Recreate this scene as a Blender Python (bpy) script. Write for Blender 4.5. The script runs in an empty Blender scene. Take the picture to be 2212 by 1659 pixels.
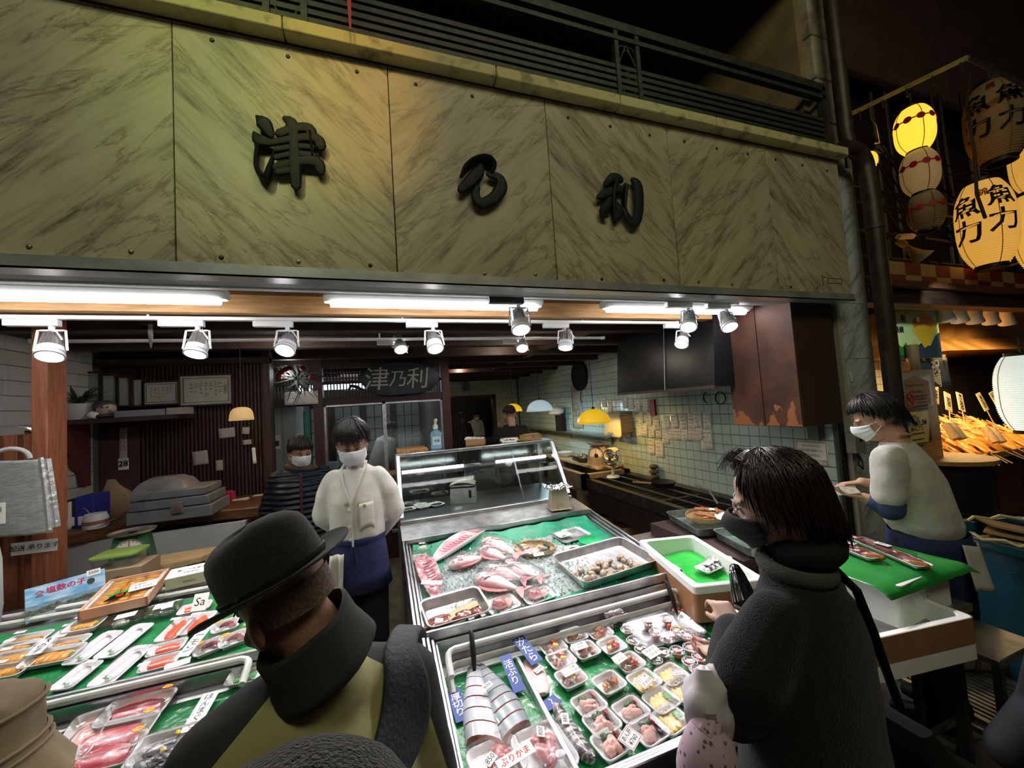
import bpy,bmesh,math,random
from math import pi,sin,cos,tan,radians as rad
from mathutils import Vector as V,Matrix as M,Euler,noise
SC=bpy.context.scene
COL=SC.collection
random.seed(11)
RND=random.uniform
# camera
IMG_W,IMG_H,FOC=2212.0,1659.0,831.0
CAM=V((0,0,1.75))
_y,_p,_r=rad(18.9),rad(3.04),rad(3.72)
FWD=V((sin(_y)*cos(_p),cos(_y)*cos(_p),sin(_p)))
_r0=V((cos(_y),-sin(_y),0));_u0=_r0.cross(FWD)
RGT=cos(_r)*_r0-sin(_r)*_u0
UPV=sin(_r)*_r0+cos(_r)*_u0
cam=bpy.data.objects.new('camera',bpy.data.cameras.new('camera'));COL.objects.link(cam)
cam.matrix_world=M(((RGT.x,UPV.x,-FWD.x,CAM.x),(RGT.y,UPV.y,-FWD.y,CAM.y),(RGT.z,UPV.z,-FWD.z,CAM.z),(0,0,0,1)))
cam.data.sensor_fit='HORIZONTAL';cam.data.sensor_width=36.0
cam.data.lens=36.0*FOC/IMG_W
cam.data.clip_start=0.02;cam.data.clip_end=100
SC.camera=cam
# world, exposure, street lamps
w=bpy.data.worlds.new('night');SC.world=w;w.use_nodes=True
w.node_tree.nodes['Background'].inputs[0].default_value=(0.55,0.5,0.42,1)
w.node_tree.nodes['Background'].inputs[1].default_value=0.012
vs=SC.view_settings
vs.view_transform='Standard';vs.look='None';vs.gamma=1;vs.use_curve_mapping=False
vs.exposure=0.0
def lamp(kind,loc,energy,color=(1,1,1),target=None,size=.3,sy=None,spot=60,blend=.5,radius=None):
 l=bpy.data.lights.new(kind.lower()+'_light',kind);l.energy=energy;l.color=color
 if kind=='AREA':
  l.size=size
  if sy:l.shape='RECTANGLE';l.size_y=sy
 elif kind=='SPOT':
  l.spot_size=rad(spot);l.spot_blend=blend;l.shadow_soft_size=radius or.03
 else:
  l.shadow_soft_size=radius or.05
 o=bpy.data.objects.new(kind.lower()+'_light',l);COL.objects.link(o);o.location=loc
 if target is not None:
  o.rotation_euler=(V(target)-V(loc)).to_track_quat('-Z','Y').to_euler()
 return o
 # lamps of the arcade over the street (stained glass roof: green, yellow and orange light)
lamp('AREA',(.6,-1.6,5.4),62,(.97,.94,.62),(1.0,1.8,2.6),4.0,1.2)
lamp('SPOT',(-1.2,-1.2,5.2),130,(.80,1.0,.14),(-.45,1.8,3.2),spot=24,blend=1)
lamp('SPOT',(0.1,-1.3,5.2),170,(1.0,.40,.06),(-.05,1.8,3.2),spot=15,blend=1)
lamp('SPOT',(1.4,-1.2,5.3),40,(.25,1.0,.45),(1.5,2.0,4.1),spot=30,blend=1)
lamp('SPOT',(-1.4,-1.4,4.8),60,(.85,1.0,.85),(-.9,1.8,2.5),spot=40,blend=1)
# pixels to points on real surfaces
def ray(px,py):return FWD+RGT*((px-IMG_W/2)/FOC)-UPV*((py-IMG_H/2)/FOC)
def onz(px,py,z):d=ray(px,py);return CAM+d*((z-CAM.z)/d.z)
def ony(px,py,y):d=ray(px,py);return CAM+d*(y/d.y)
def onx(px,py,x):d=ray(px,py);return CAM+d*(x/d.x)
def onp(px,py,pl):
 z0,y0,s=pl;d=ray(px,py)
 return CAM+d*((z0-s*y0-CAM.z)/(d.z-s*d.y))
 # materials
MATS={}
def mat(name,col=(.5,.5,.5),rough=.5,metal=0,spec=.5,emit=None,es=0,trans=0,alpha=1,ior=1.45,n2=None,nscale=8,nlo=.4,nhi=.62,bump=0,bscale=60,coat=0,sheen=0,stretch=None,sss=0,detail=5):
 if name in MATS:return MATS[name]
 m=bpy.data.materials.new(name);m.use_nodes=True;nt=m.node_tree;N=nt.nodes;L=nt.links
 b=N['Principled BSDF'];I=b.inputs
 I['Base Color'].default_value=(*col,1);I['Roughness'].default_value=rough;I['Metallic'].default_value=metal
 I['Specular IOR Level'].default_value=spec;I['IOR'].default_value=ior
 I['Transmission Weight'].default_value=trans;I['Alpha'].default_value=alpha
 I['Coat Weight'].default_value=coat;I['Coat Roughness'].default_value=.08
 if sheen:I['Sheen Weight'].default_value=sheen;I['Sheen Roughness'].default_value=.4
 if sss:I['Subsurface Weight'].default_value=sss;I['Subsurface Radius'].default_value=(.02,.008,.005);I['Subsurface Scale'].default_value=.5
 if emit:I['Emission Color'].default_value=(*emit,1);I['Emission Strength'].default_value=es
 if n2 or bump:
  tc=N.new('ShaderNodeTexCoord');src=tc.outputs['Object']
  if stretch:
   mp=N.new('ShaderNodeMapping');mp.inputs['Scale'].default_value=stretch;L.new(src,mp.inputs[0]);src=mp.outputs[0]
 if n2:
  nz=N.new('ShaderNodeTexNoise');nz.inputs['Scale'].default_value=nscale;nz.inputs['Detail'].default_value=detail
  L.new(src,nz.inputs['Vector'])
  cr=N.new('ShaderNodeValToRGB');cr.color_ramp.elements[0].position=nlo;cr.color_ramp.elements[1].position=nhi
  cr.color_ramp.elements[0].color=(*col,1);cr.color_ramp.elements[1].color=(*n2,1)
  L.new(nz.outputs['Fac'],cr.inputs[0]);L.new(cr.outputs[0],I['Base Color'])
 if bump:
  bz=N.new('ShaderNodeTexNoise');bz.inputs['Scale'].default_value=bscale;bz.inputs['Detail'].default_value=3
  L.new(src,bz.inputs['Vector'])
  bp=N.new('ShaderNodeBump');bp.inputs['Strength'].default_value=bump;bp.inputs['Distance'].default_value=.01
  L.new(bz.outputs['Fac'],bp.inputs['Height']);L.new(bp.outputs[0],I['Normal'])
 MATS[name]=m
 return m
def thin_film(name,col=(1,1,1),amount=.2,rough=.08,bump=.5,bscale=18,dens=.8):
 """clear cling film or glass: mostly transparent with a glossy skin"""
 if name in MATS:return MATS[name]
 m=bpy.data.materials.new(name);m.use_nodes=True;nt=m.node_tree;N=nt.nodes;L=nt.links
 N.remove(N['Principled BSDF']);out=N['Material Output']
 tr=N.new('ShaderNodeBsdfTransparent');tr.inputs[0].default_value=(*col,1)
 gl=N.new('ShaderNodeBsdfGlossy');gl.inputs['Roughness'].default_value=rough
 mx=N.new('ShaderNodeMixShader')
 fr=N.new('ShaderNodeLayerWeight');fr.inputs[0].default_value=.5
 pw=N.new('ShaderNodeMath');pw.operation='POWER';pw.inputs[1].default_value=3.5;L.new(fr.outputs['Facing'],pw.inputs[0])
 ad=N.new('ShaderNodeMath');ad.operation='MULTIPLY_ADD';ad.inputs[1].default_value=.75;ad.inputs[2].default_value=amount+.025;ad.use_clamp=True
 L.new(pw.outputs[0],ad.inputs[0]);L.new(ad.outputs[0],mx.inputs[0])
 L.new(tr.outputs[0],mx.inputs[1]);L.new(gl.outputs[0],mx.inputs[2]);L.new(mx.outputs[0],out.inputs[0])
 if bump:
  tc=N.new('ShaderNodeTexCoord')
  bz=N.new('ShaderNodeTexNoise');bz.inputs['Scale'].default_value=bscale;bz.inputs['Detail'].default_value=4;bz.inputs['Distortion'].default_value=1.2
  L.new(tc.outputs['Object'],bz.inputs['Vector'])
  bp=N.new('ShaderNodeBump');bp.inputs['Strength'].default_value=bump;bp.inputs['Distance'].default_value=.02
  L.new(bz.outputs['Fac'],bp.inputs['Height']);L.new(bp.outputs[0],gl.inputs['Normal']);L.new(bp.outputs[0],fr.inputs['Normal'])
 MATS[name]=m
 return m
def marble(name,sgn,k=1.0,t=(1,1,1)):
 """bookmatched grey green marble: long slanting streaks, cloudy patches and a few dark cracks"""
 if name in MATS:return MATS[name]
 m=mat(name,(.42,.38,.28),.42,spec=.35)
 nt=m.node_tree;N=nt.nodes;L=nt.links;b=N['Principled BSDF']
 tc=N.new('ShaderNodeTexCoord')
 def noise_ramp(scale,rot,sc,det,rgh,dist,stops):
  mp=N.new('ShaderNodeMapping');mp.inputs['Rotation'].default_value=(0,rot,0);L.new(tc.outputs['Object'],mp.inputs[0])
  m2=N.new('ShaderNodeMapping');m2.inputs['Scale'].default_value=sc;L.new(mp.outputs[0],m2.inputs[0])
  z=N.new('ShaderNodeTexNoise');z.inputs['Scale'].default_value=scale;z.inputs['Detail'].default_value=det;z.inputs['Roughness'].default_value=rgh;z.inputs['Distortion'].default_value=dist;L.new(m2.outputs[0],z.inputs['Vector'])
  cr=N.new('ShaderNodeValToRGB');e=cr.color_ramp.elements
  for i,(p,c)in enumerate(stops):
   q=e[i]if i<2 else e.new(p)
   q.position=p;q.color=(c[0]*t[0],c[1]*t[1],c[2]*t[2],1)
  return z.outputs['Fac'],cr
 def mul(a,c):
  x=N.new('ShaderNodeMix');x.data_type='RGBA';x.blend_type='MULTIPLY';x.inputs[0].default_value=1;L.new(a,x.inputs[6]);L.new(c,x.inputs[7]);return x.outputs[2]
 f,r1=noise_ramp(3.4,sgn*rad(46),(.42,1,4.0),10,.70,.35,((.38,(.47*k,.435*k,.31*k)),(.50,(.42*k,.38*k,.265*k)),(.585,(.29*k,.255*k,.17*k)),(.66,(.13*k,.11*k,.07*k))));L.new(f,r1.inputs[0])
 f2,r2=noise_ramp(1.5,sgn*rad(40),(.45,1,2.6),8,.66,.9,((.0,(.50,.46,.40)),(.006,(.80,.78,.74)),(.02,(1,1,1)),(.3,(1.04,1.04,1.02))))
 s1=N.new('ShaderNodeMath');s1.operation='SUBTRACT';s1.inputs[1].default_value=.47;L.new(f2,s1.inputs[0]);ab=N.new('ShaderNodeMath');ab.operation='ABSOLUTE';L.new(s1.outputs[0],ab.inputs[0]);L.new(ab.outputs[0],r2.inputs[0])
 f3,r3=noise_ramp(1.3,0,(1,1,1),5,.6,0,((.3,(.74,.76,.72)),(.68,(1.12,1.08,1.0))));L.new(f3,r3.inputs[0])
 L.new(mul(mul(r1.outputs[0],r2.outputs[0]),r3.outputs[0]),b.inputs['Base Color'])
 return m
 # mesh builder
def wm(o):
 m=M.Identity(4)
 while o is not None:
  m=o.matrix_basis@m;o=o.parent
 return m
class MB:
 def __init__(s):s.v=[];s.f=[];s.mi=[];s.cur=0
 def add(s,vs,fs):
  k=len(s.v);s.v+=[V(p)for p in vs];s.f+=[[k+i for i in f]for f in fs];s.mi+=[s.cur]*len(fs);return s
 def box(s,c,d,rot=None):
  x,y,z=d[0]/2,d[1]/2,d[2]/2
  p=[V((a*x,b*y,e*z))for e in(-1,1)for b in(-1,1)for a in(-1,1)]
  if rot is not None:
   R=rot if isinstance(rot,M)else Euler(rot).to_matrix()
   R=R.to_3x3();p=[R@q for q in p]
  c=V(c)
  return s.add([c+q for q in p],[(0,2,3,1),(4,5,7,6),(0,1,5,4),(2,6,7,3),(0,4,6,2),(1,3,7,5)])
 def bx(s,x0,x1,y0,y1,z0,z1):return s.box(((x0+x1)/2,(y0+y1)/2,(z0+z1)/2),(abs(x1-x0),abs(y1-y0),abs(z1-z0)))
 def rings(s,R,cap=True,close=True):
  n=len(R[0]);k=len(s.v);vs=[p for r in R for p in r];fs=[]
  for i in range(len(R)-1):
   for j in range(n if close else n-1):
    a=i*n+j;b=i*n+(j+1)%n;fs.append((a,b,b+n,a+n))
  if cap:
   fs.append(tuple(reversed(range(n))));fs.append(tuple(range((len(R)-1)*n,len(R)*n)))
  return s.add(vs,fs)
 def tube(s,path,r,n=8,closed=False,flat=1.0,cap=True):
  P=[V(p)for p in path];rr=r if isinstance(r,(list,tuple))else[r]*len(P)
  T=[]
  for i in range(len(P)):
   a=P[(i-1)%len(P)]if(closed or i>0)else P[i];b=P[(i+1)%len(P)]if(closed or i<len(P)-1)else P[i]
   t=(b-a);T.append(t.normalized()if t.length>1e-9 else V((0,0,1)))
  up=V((0,0,1))if abs(T[0].z)<.9 else V((0,1,0))
  x=T[0].cross(up).normalized();R=[]
  for i in range(len(P)):
   x=(x-T[i]*x.dot(T[i]));x=x.normalized()if x.length>1e-6 else T[i].orthogonal().normalized()
   y=T[i].cross(x)
   R.append([P[i]+x*(rr[i]*cos(2*pi*j/n))+y*(rr[i]*flat*sin(2*pi*j/n))for j in range(n)])
  if closed:R.append(R[0]);cap=False
  return s.rings(R,cap)
 def cyl(s,p0,p1,r0,r1=None,n=14,cap=True):return s.tube([p0,p1],[r0,r0 if r1 is None else r1],n,cap=cap)
 def lathe(s,prof,c=(0,0,0),n=24,R=None,cap=False,sx=1,sy=1):
  c=V(c);rg=[]
  for r,z in prof:
   q=[V((r*sx*cos(2*pi*j/n),r*sy*sin(2*pi*j/n),z))for j in range(n)]
   if R is not None:q=[R@a for a in q]
   rg.append([c+a for a in q])
  return s.rings(rg,cap)
 def ell(s,c,r,R=None,n=14,m=9):
  if isinstance(r,(int,float)):r=(r,r,r)
  rg=[];c=V(c)
  for i in range(m+1):
   t=pi*i/m;rad_=max(sin(t),1e-3)
   q=[V((r[0]*rad_*cos(2*pi*j/n),r[1]*rad_*sin(2*pi*j/n),-r[2]*cos(t)))for j in range(n)]
   if R is not None:q=[R@a for a in q]
   rg.append([c+a for a in q])
  return s.rings(rg,True)
 def prism(s,pts,h,c=(0,0,0),R=None):
  """polygon in the local XY plane, thickness h along local Z"""
  c=V(c);R=R or M.Identity(3)
  a=[c+R@V((x,y,0))for x,y in pts];b=[c+R@V((x,y,h))for x,y in pts]
  return s.rings([a,b],True)
 def grid(s,fn,nu,nv):
  vs=[fn(i/nu,j/nv)for j in range(nv+1)for i in range(nu+1)]
  fs=[(j*(nu+1)+i,j*(nu+1)+i+1,(j+1)*(nu+1)+i+1,(j+1)*(nu+1)+i)for j in range(nv)for i in range(nu)]
  return s.add(vs,fs)
 def xf(s,R,t=(0,0,0)):
  t=V(t);R=R.to_3x3()if isinstance(R,M)else R
  s.v=[R@p+t for p in s.v];return s
 def mesh(s,name,m,smooth=True,ang=35):
  me=bpy.data.meshes.new(name);me.from_pydata([tuple(p)for p in s.v],[],s.f)
  for q in(m if isinstance(m,(list,tuple))else[m]):me.materials.append(q)
  if isinstance(m,(list,tuple)):me.polygons.foreach_set('material_index',s.mi)
  me.update()
  if smooth:
   me.polygons.foreach_set('use_smooth',[True]*len(me.polygons));me.set_sharp_from_angle(angle=rad(ang))
  return me
 def build(s,name,m,parent=None,smooth=True,bevel=0,sub=0,solid=0,ang=35,local=False,seg=2):
  if parent is not None and not local:
   iv=wm(parent).inverted();s.v=[iv@p for p in s.v]
  o=bpy.data.objects.new(name,s.mesh(name,m,smooth,ang));COL.objects.link(o);o.parent=parent
  if solid:q=o.modifiers.new('solid','SOLIDIFY');q.thickness=solid;q.offset=0
  if bevel:q=o.modifiers.new('bevel','BEVEL');q.width=bevel;q.segments=seg;q.limit_method='ANGLE';q.angle_limit=rad(40)
  if sub:q=o.modifiers.new('sub','SUBSURF');q.levels=sub;q.render_levels=sub
  return o
def rrect(w,d,r,n=4):
 """rounded rectangle outline"""
 p=[]
 for cx,cy,a0 in((w/2-r,d/2-r,0),(-w/2+r,d/2-r,pi/2),(-w/2+r,-d/2+r,pi),(w/2-r,-d/2+r,3*pi/2)):
  for i in range(n+1):
   a=a0+pi/2*i/n;p.append((cx+r*cos(a),cy+r*sin(a)))
 return p
def tag(o,label=None,cat=None,group=None,kind=None):
 if label:o['label']=label
 if cat:o['category']=cat
 if group:o['group']=group
 if kind:o['kind']=kind
 return o
def thing(name,label,cat,loc=(0,0,0),rot=None,group=None):
 o=bpy.data.objects.new(name,None);COL.objects.link(o);o.empty_display_size=.05
 m=M.Identity(4)
 if rot is not None:m=(rot if isinstance(rot,M)else Euler(rot).to_matrix()).to_4x4()
 m.translation=V(loc);o.matrix_basis=m
 return tag(o,label,cat,group)
def copy_tree(o,parent=None):
 c=o.copy();COL.objects.link(c);c.parent=parent
 for ch in[x for x in o.children]:copy_tree(ch,c)
 return c
def dup(o,loc,rot=None,label=None,group=None,scale=None):
 c=copy_tree(o);m=M.Identity(4)
 if rot is not None:m=(rot if isinstance(rot,M)else Euler(rot).to_matrix()).to_4x4()
 if scale:m=m@M.Diagonal((*((scale,)*3 if isinstance(scale,(int,float))else scale),1))
 m.translation=V(loc);c.matrix_basis=m
 if label:c['label']=label
 if group:c['group']=group
 return c
def struct(o):o['kind']='structure';return o
# lettering: outlines of the built-in font turned into thin meshes
_TX={}
def text_mesh(s,vertical=False,bold=0.0):
 k=(s,vertical,bold)
 if k not in _TX:
  body='\n'.join(s)if vertical else s
  cu=bpy.data.curves.new('lettering','FONT');cu.body=body;cu.align_x='CENTER';cu.align_y='CENTER'
  cu.size=1;cu.space_line=.95 if vertical else 1.0;cu.resolution_u=2;cu.offset=bold;cu.extrude=.004
  o=bpy.data.objects.new('lettering',cu);COL.objects.link(o)
  bpy.context.view_layer.update()
  me=bpy.data.meshes.new_from_object(o.evaluated_get(bpy.context.evaluated_depsgraph_get()))
  bpy.data.objects.remove(o);bpy.data.curves.remove(cu)
  _TX[k]=[v.co.copy()for v in me.vertices],[list(p.vertices)for p in me.polygons]
  bpy.data.meshes.remove(me)
 return _TX[k]
def text(s,size,m,parent,mx,vertical=False,name='lettering',bold=.012,sx=1.0,shear=0):
 """mx: world matrix of the text plane (local X right, Y up, Z out)"""
 vs,fs=text_mesh(s,vertical,bold)
 b=MB();b.add([mx@V((v.x*size*sx+v.y*shear*size,v.y*size,v.z*size*.3))for v in vs],fs)
 return b.build(name,m,parent,smooth=False)
def frame(o,x,y):
 """matrix from an origin and two direction vectors (x right, y up)"""
 x=V(x).normalized();y=V(y);y=(y-x*y.dot(x)).normalized();z=x.cross(y)
 return M(((x.x,y.x,z.x,o[0]),(x.y,y.y,z.y,o[1]),(x.z,y.z,z.z,o[2]),(0,0,0,1)))
def facing(o):return frame(o,(1,0,0),(0,0,1))
def blob(name,m,parent,b,voxel=.012,smooth=6,local=False):
 """one continuous skin over overlapping volumes"""
 if parent is not None and not local:
  iv=wm(parent).inverted();b.v=[iv@p for p in b.v]
 t=bpy.data.objects.new('t',b.mesh('t',m,False));COL.objects.link(t)
 r=t.modifiers.new('r','REMESH');r.mode='VOXEL';r.voxel_size=voxel;r.use_smooth_shade=True
 sm=t.modifiers.new('s','SMOOTH');sm.iterations=smooth;sm.factor=.5
 bpy.context.view_layer.update()
 me=bpy.data.meshes.new_from_object(t.evaluated_get(bpy.context.evaluated_depsgraph_get()))
 old=t.data;bpy.data.objects.remove(t);bpy.data.meshes.remove(old)
 me.name=name
 if not me.materials:me.materials.append(m)
 o=bpy.data.objects.new(name,me);COL.objects.link(o);o.parent=parent
 return o
def limb(b,pts,rr,n=12,sub=3):
 """tapered rounded limb"""
 P=[V(p)for p in pts];path=[];rad_=[]
 for i in range(len(P)-1):
  for k in range(sub):
   t=k/sub;path.append(P[i].lerp(P[i+1],t));rad_.append(rr[i]*(1-t)+rr[i+1]*t)
 path.append(P[-1]);rad_.append(rr[-1])
 b.tube(path,rad_,n)
 for p,r in zip(P,rr):b.ell(p,r*.99,n=n,m=8)
 return b
def zone(m,col2,planes,n2=None):
 """second cloth colour inside a set of seam planes (point, normal) in object space"""
 nt=m.node_tree;N=nt.nodes;L=nt.links;b=N['Principled BSDF'];tc=N.new('ShaderNodeTexCoord');prev=None
 for p,n in planes:
  d=N.new('ShaderNodeVectorMath');d.operation='DOT_PRODUCT';d.inputs[1].default_value=n;L.new(tc.outputs['Object'],d.inputs[0])
  g=N.new('ShaderNodeMath');g.operation='GREATER_THAN';g.inputs[1].default_value=V(p).dot(V(n));L.new(d.outputs['Value'],g.inputs[0])
  if prev is not None:
   k=N.new('ShaderNodeMath');k.operation='MULTIPLY';L.new(prev,k.inputs[0]);L.new(g.outputs[0],k.inputs[1]);prev=k.outputs[0]
  else:prev=g.outputs[0]
 mx=N.new('ShaderNodeMix');mx.data_type='RGBA';L.new(prev,mx.inputs[0]);i=b.inputs['Base Color']
 if i.links:L.new(i.links[0].from_socket,mx.inputs[6])
 else:mx.inputs[6].default_value=i.default_value
 mx.inputs[7].default_value=(*col2,1);L.new(mx.outputs[2],i)
def oval(b,secs,n=20):
 """loft through horizontal ovals: (x, y, z, rx, ry)"""
 b.rings([[V((x+rx*cos(2*pi*j/n),y+ry*sin(2*pi*j/n),z))for j in range(n)]for x,y,z,rx,ry in secs],True);return b
 # shared materials
steel=mat('steel',(.62,.62,.63),.28,1,n2=(.42,.42,.44),nscale=9,bump=.05,bscale=90)
steel_dull=mat('steel_dull',(.50,.50,.50),.42,1,n2=(.33,.33,.33),nscale=14)
alu=mat('aluminium',(.72,.72,.73),.35,1,n2=(.55,.55,.56),nscale=20)
darkmetal=mat('dark_metal',(.045,.045,.045),.5,.4,n2=(.08,.075,.07),nscale=30)
black=mat('black',(.008,.008,.009),.5)
blackm=mat('matte_black',(.012,.012,.013),.85)
white=mat('white_paint',(.8,.8,.8),.4)
paper=mat('paper',(.82,.81,.77),.8,n2=(.74,.72,.67),nscale=6)
card=mat('card',(.86,.85,.82),.7)
ink=mat('ink',(.01,.01,.012),.6)
redink=mat('red_ink',(.55,.02,.03),.6)
greyink=mat('grey_ink',(.12,.12,.13),.7)
wood_red=mat('wood_red',(.115,.040,.026),.55,n2=(.07,.024,.016),nscale=5,stretch=(14,14,1.2),bump=.1,bscale=40)
wood_dark=mat('wood_dark',(.045,.020,.015),.6,n2=(.022,.011,.009),nscale=5,stretch=(1.2,14,14))
wood_darkv=mat('wood_dark_upright',(.060,.030,.026),.6,n2=(.03,.016,.014),nscale=5,stretch=(14,14,1.2))
wood_bar=mat('wood_bar',(.19,.085,.035),.42,n2=(.10,.042,.018),nscale=4,stretch=(1.5,12,12),coat=.25)
wood_pale=mat('wood_pale',(.58,.42,.24),.6,n2=(.46,.31,.16),nscale=4,stretch=(1.5,14,14))
wood_orange=mat('wood_orange',(.50,.28,.11),.5,n2=(.36,.19,.07),nscale=4,stretch=(1.2,14,14))
tile_teal=mat('tile_teal',(.55,.69,.67),.18,n2=(.47,.61,.59),nscale=3,coat=.3)
tile_grey=mat('tile_grey',(.46,.47,.47),.3,n2=(.40,.41,.41),nscale=3)
tile_cream=mat('tile_cream',(.46,.47,.38),.25,n2=(.38,.40,.32),nscale=3)
grout=mat('grout',(.10,.11,.11),.9)
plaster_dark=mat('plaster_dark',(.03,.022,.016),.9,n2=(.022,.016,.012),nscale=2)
ochre=mat('ochre_plaster',(.30,.22,.10),.9,n2=(.22,.16,.08),nscale=4)
stone=mat('stone',(.40,.36,.26),.8,n2=(.22,.19,.13),nscale=9,bump=.3,bscale=40)
coping=mat('coping',(.52,.46,.22),.75,n2=(.14,.12,.08),nscale=11,nlo=.52,nhi=.72,bump=.2,bscale=60)
concrete=mat('concrete',(.16,.13,.10),.8,n2=(.09,.075,.06),nscale=7,bump=.15,bscale=50)
glass=thin_film('clear_glass',(.93,.96,.95),-.019,.02,0)
film=thin_film('cling_film',(.99,.99,.99),.0,.10,.35,26)
bagfilm=thin_film('bag_film',(.985,.985,.99),.03,.12,.7,30)
steam_glass=thin_film('greasy_glass',(.80,.84,.83),.07,.18,.1,8)
def plain(name,bxs,m,kind='structure',parent=None,bevel=0,label=None):
 b=MB()
 for q in bxs:b.bx(*q)
 o=b.build(name,m,parent,bevel=bevel)
 if parent is None:o['kind']=kind
 return o
 # floor
floor=plain('floor',[(-4,7.5,-2.5,11.5,-.2,-.02)],concrete)
plain('shop_floor',[(-2.4,3.25,1.95,11.5,-.02,0)],concrete,parent=floor)
pav_m=[mat('paver_brown',(.10,.085,.065),.55,n2=(.06,.05,.04),nscale=9,bump=.1,bscale=80),mat('paver_grey',(.075,.07,.062),.55,n2=(.05,.045,.04),nscale=9,bump=.1,bscale=80)]
pm=[MB().bx(-.195,.195,-.195,.195,-.02,0).mesh('paver',q)for q in pav_m]
for i in range(14):
 for j in range(7):
  x,y=.2+i*.4,1.75-j*.4
  o=bpy.data.objects.new('paver',pm[(i*5+j*3)%7%2]);COL.objects.link(o);o.parent=floor;o.location=(x,y,RND(-.002,.001))
  # drain grate in the pavement
gr=thing('drain_grate','galvanised steel drain grate let into the dark pavement under the stool','drain grate',(3.02,1.32,.002))
b=MB();b.bx(2.80,3.24,1.10,1.13,.001,.02).bx(2.80,3.24,1.50,1.53,.001,.02).bx(2.78,2.81,1.10,1.53,.001,.02).bx(3.23,3.26,1.10,1.53,.001,.02);b.build('grate_frame',steel_dull,gr)
for k in range(11):MB().bx(2.83+k*.036,2.845+k*.036,1.13,1.5,.004,.018).build('bar',steel_dull,gr)
# shop room
ceiling=plain('ceiling',[(-2.4,3.3,2.05,11.5,2.46,2.5)],mat('ceiling_board',(.060,.030,.026),.6,n2=(.035,.02,.018),nscale=4,stretch=(1,10,10)))
for k in range(9):
 y=3.0+k*.72
 MB().bx(-2.2,3.2,y,y+.09,2.36,2.458).build('beam',wood_dark,ceiling)
for k,x in enumerate((-1.4,.35,1.9)):
 MB().bx(x,x+.10,2.95,9,2.40,2.459).build('beam',wood_dark,ceiling)
for k in range(4):
 MB().bx(-2.2,3.2,2.06+k*.105,2.16+k*.105,2.445,2.459).build('board',wood_red,ceiling)
MB().bx(-2.2,3.2,2.43,2.53,2.345,2.458).build('beam',wood_orange,ceiling)  # orange light on this beam is put into its wood colour
MB().bx(-2.2,3.2,2.66,2.75,2.39,2.458).build('beam',wood_red,ceiling)
def tiles(wall,mk,nu,nv,m,visible,name='tile',limit=300,du=.1,dv=.1,g=.004,t=.006):
 """square tiles on a wall: mk(u, v, h) gives a world point; the largest in view are pieces, the others one joined part"""
 spots=[]
 for i in range(nu):
  for j in range(nv):
   c=mk((i+.5)*du,(j+.5)*dv,0)
   d=(c-CAM).dot(FWD)
   if d<.2:key=99
   else:
    x=IMG_W/2+FOC*(c-CAM).dot(RGT)/d;y=IMG_H/2-FOC*(c-CAM).dot(UPV)/d
    key=d if visible(x,y)else 50+d
   spots.append((key,i,j))
 spots.sort()
 def one(b,i,j):
  u0,v0=i*du+g/2,j*dv+g/2;u1,v1=(i+1)*du-g/2,(j+1)*dv-g/2;e=.003
  p=[mk(u0,v0,0),mk(u1,v0,0),mk(u1,v1,0),mk(u0,v1,0),mk(u0+e,v0+e,t),mk(u1-e,v0+e,t),mk(u1-e,v1-e,t),mk(u0+e,v1-e,t)]
  b.add(p,[(4,5,6,7),(0,1,5,4),(1,2,6,5),(2,3,7,6),(3,0,4,7)])
 for n,(k,i,j)in enumerate(spots[:limit]):
  b=MB();one(b,i,j);b.build(name,m,wall,smooth=False)
 if len(spots)>limit:
  b=MB()
  for k,i,j in spots[limit:]:one(b,i,j)
  o=b.build('tile_field',m,wall,smooth=False);o['kind']='stuff'
wall_right=plain('wall_right',[(3.2,3.26,1.97,9.0,0,2.46)],grout)
tiles(wall_right,lambda u,v,h:V((3.2-h,1.985+u,.02+v)),69,24,tile_teal,lambda x,y:1190<x<1850 and 680<y<1150)
wall_left=plain('wall_left',[(-2.36,-2.3,1.9,4.3,0,2.46)],grout)
tiles(wall_left,lambda u,v,h:V((-2.3+h,4.2-u,.02+v)),11,24,tile_grey,lambda x,y:True,du=.2)
wall_back=plain('wall_back',[(.8,1.42,9.0,9.06,0,2.46),(2.58,3.26,9.0,9.06,0,2.46),(1.42,2.58,9.0,9.06,1.96,2.46)],grout)
b=MB()
for i in range(24):
 for j in range(24):
  x0,z0=.8+i*.1,.02+j*.1
  if 1.40<x0+.05<2.60 and z0+.05<1.99:continue
  b.box((x0+.05,8.997,z0+.05),(.095,.006,.095))
o=b.build('tile_field',tile_cream,wall_back,smooth=False);o['kind']='stuff'
# doorway in the back wall and the room behind it
door_1=plain('door_1',[(1.38,1.46,8.93,9.08,0,2.0),(2.54,2.62,8.93,9.08,0,2.0),(1.38,2.62,8.93,9.08,1.92,2.02)],wood_dark)
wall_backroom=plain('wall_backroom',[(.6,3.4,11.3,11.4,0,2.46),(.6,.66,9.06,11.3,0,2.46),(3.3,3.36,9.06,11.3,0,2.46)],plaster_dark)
for k in range(9):MB().bx(1.48+k*.045,1.50+k*.045,9.0,9.03,.5,1.6).build('slat',wood_dark,door_1)
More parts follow.
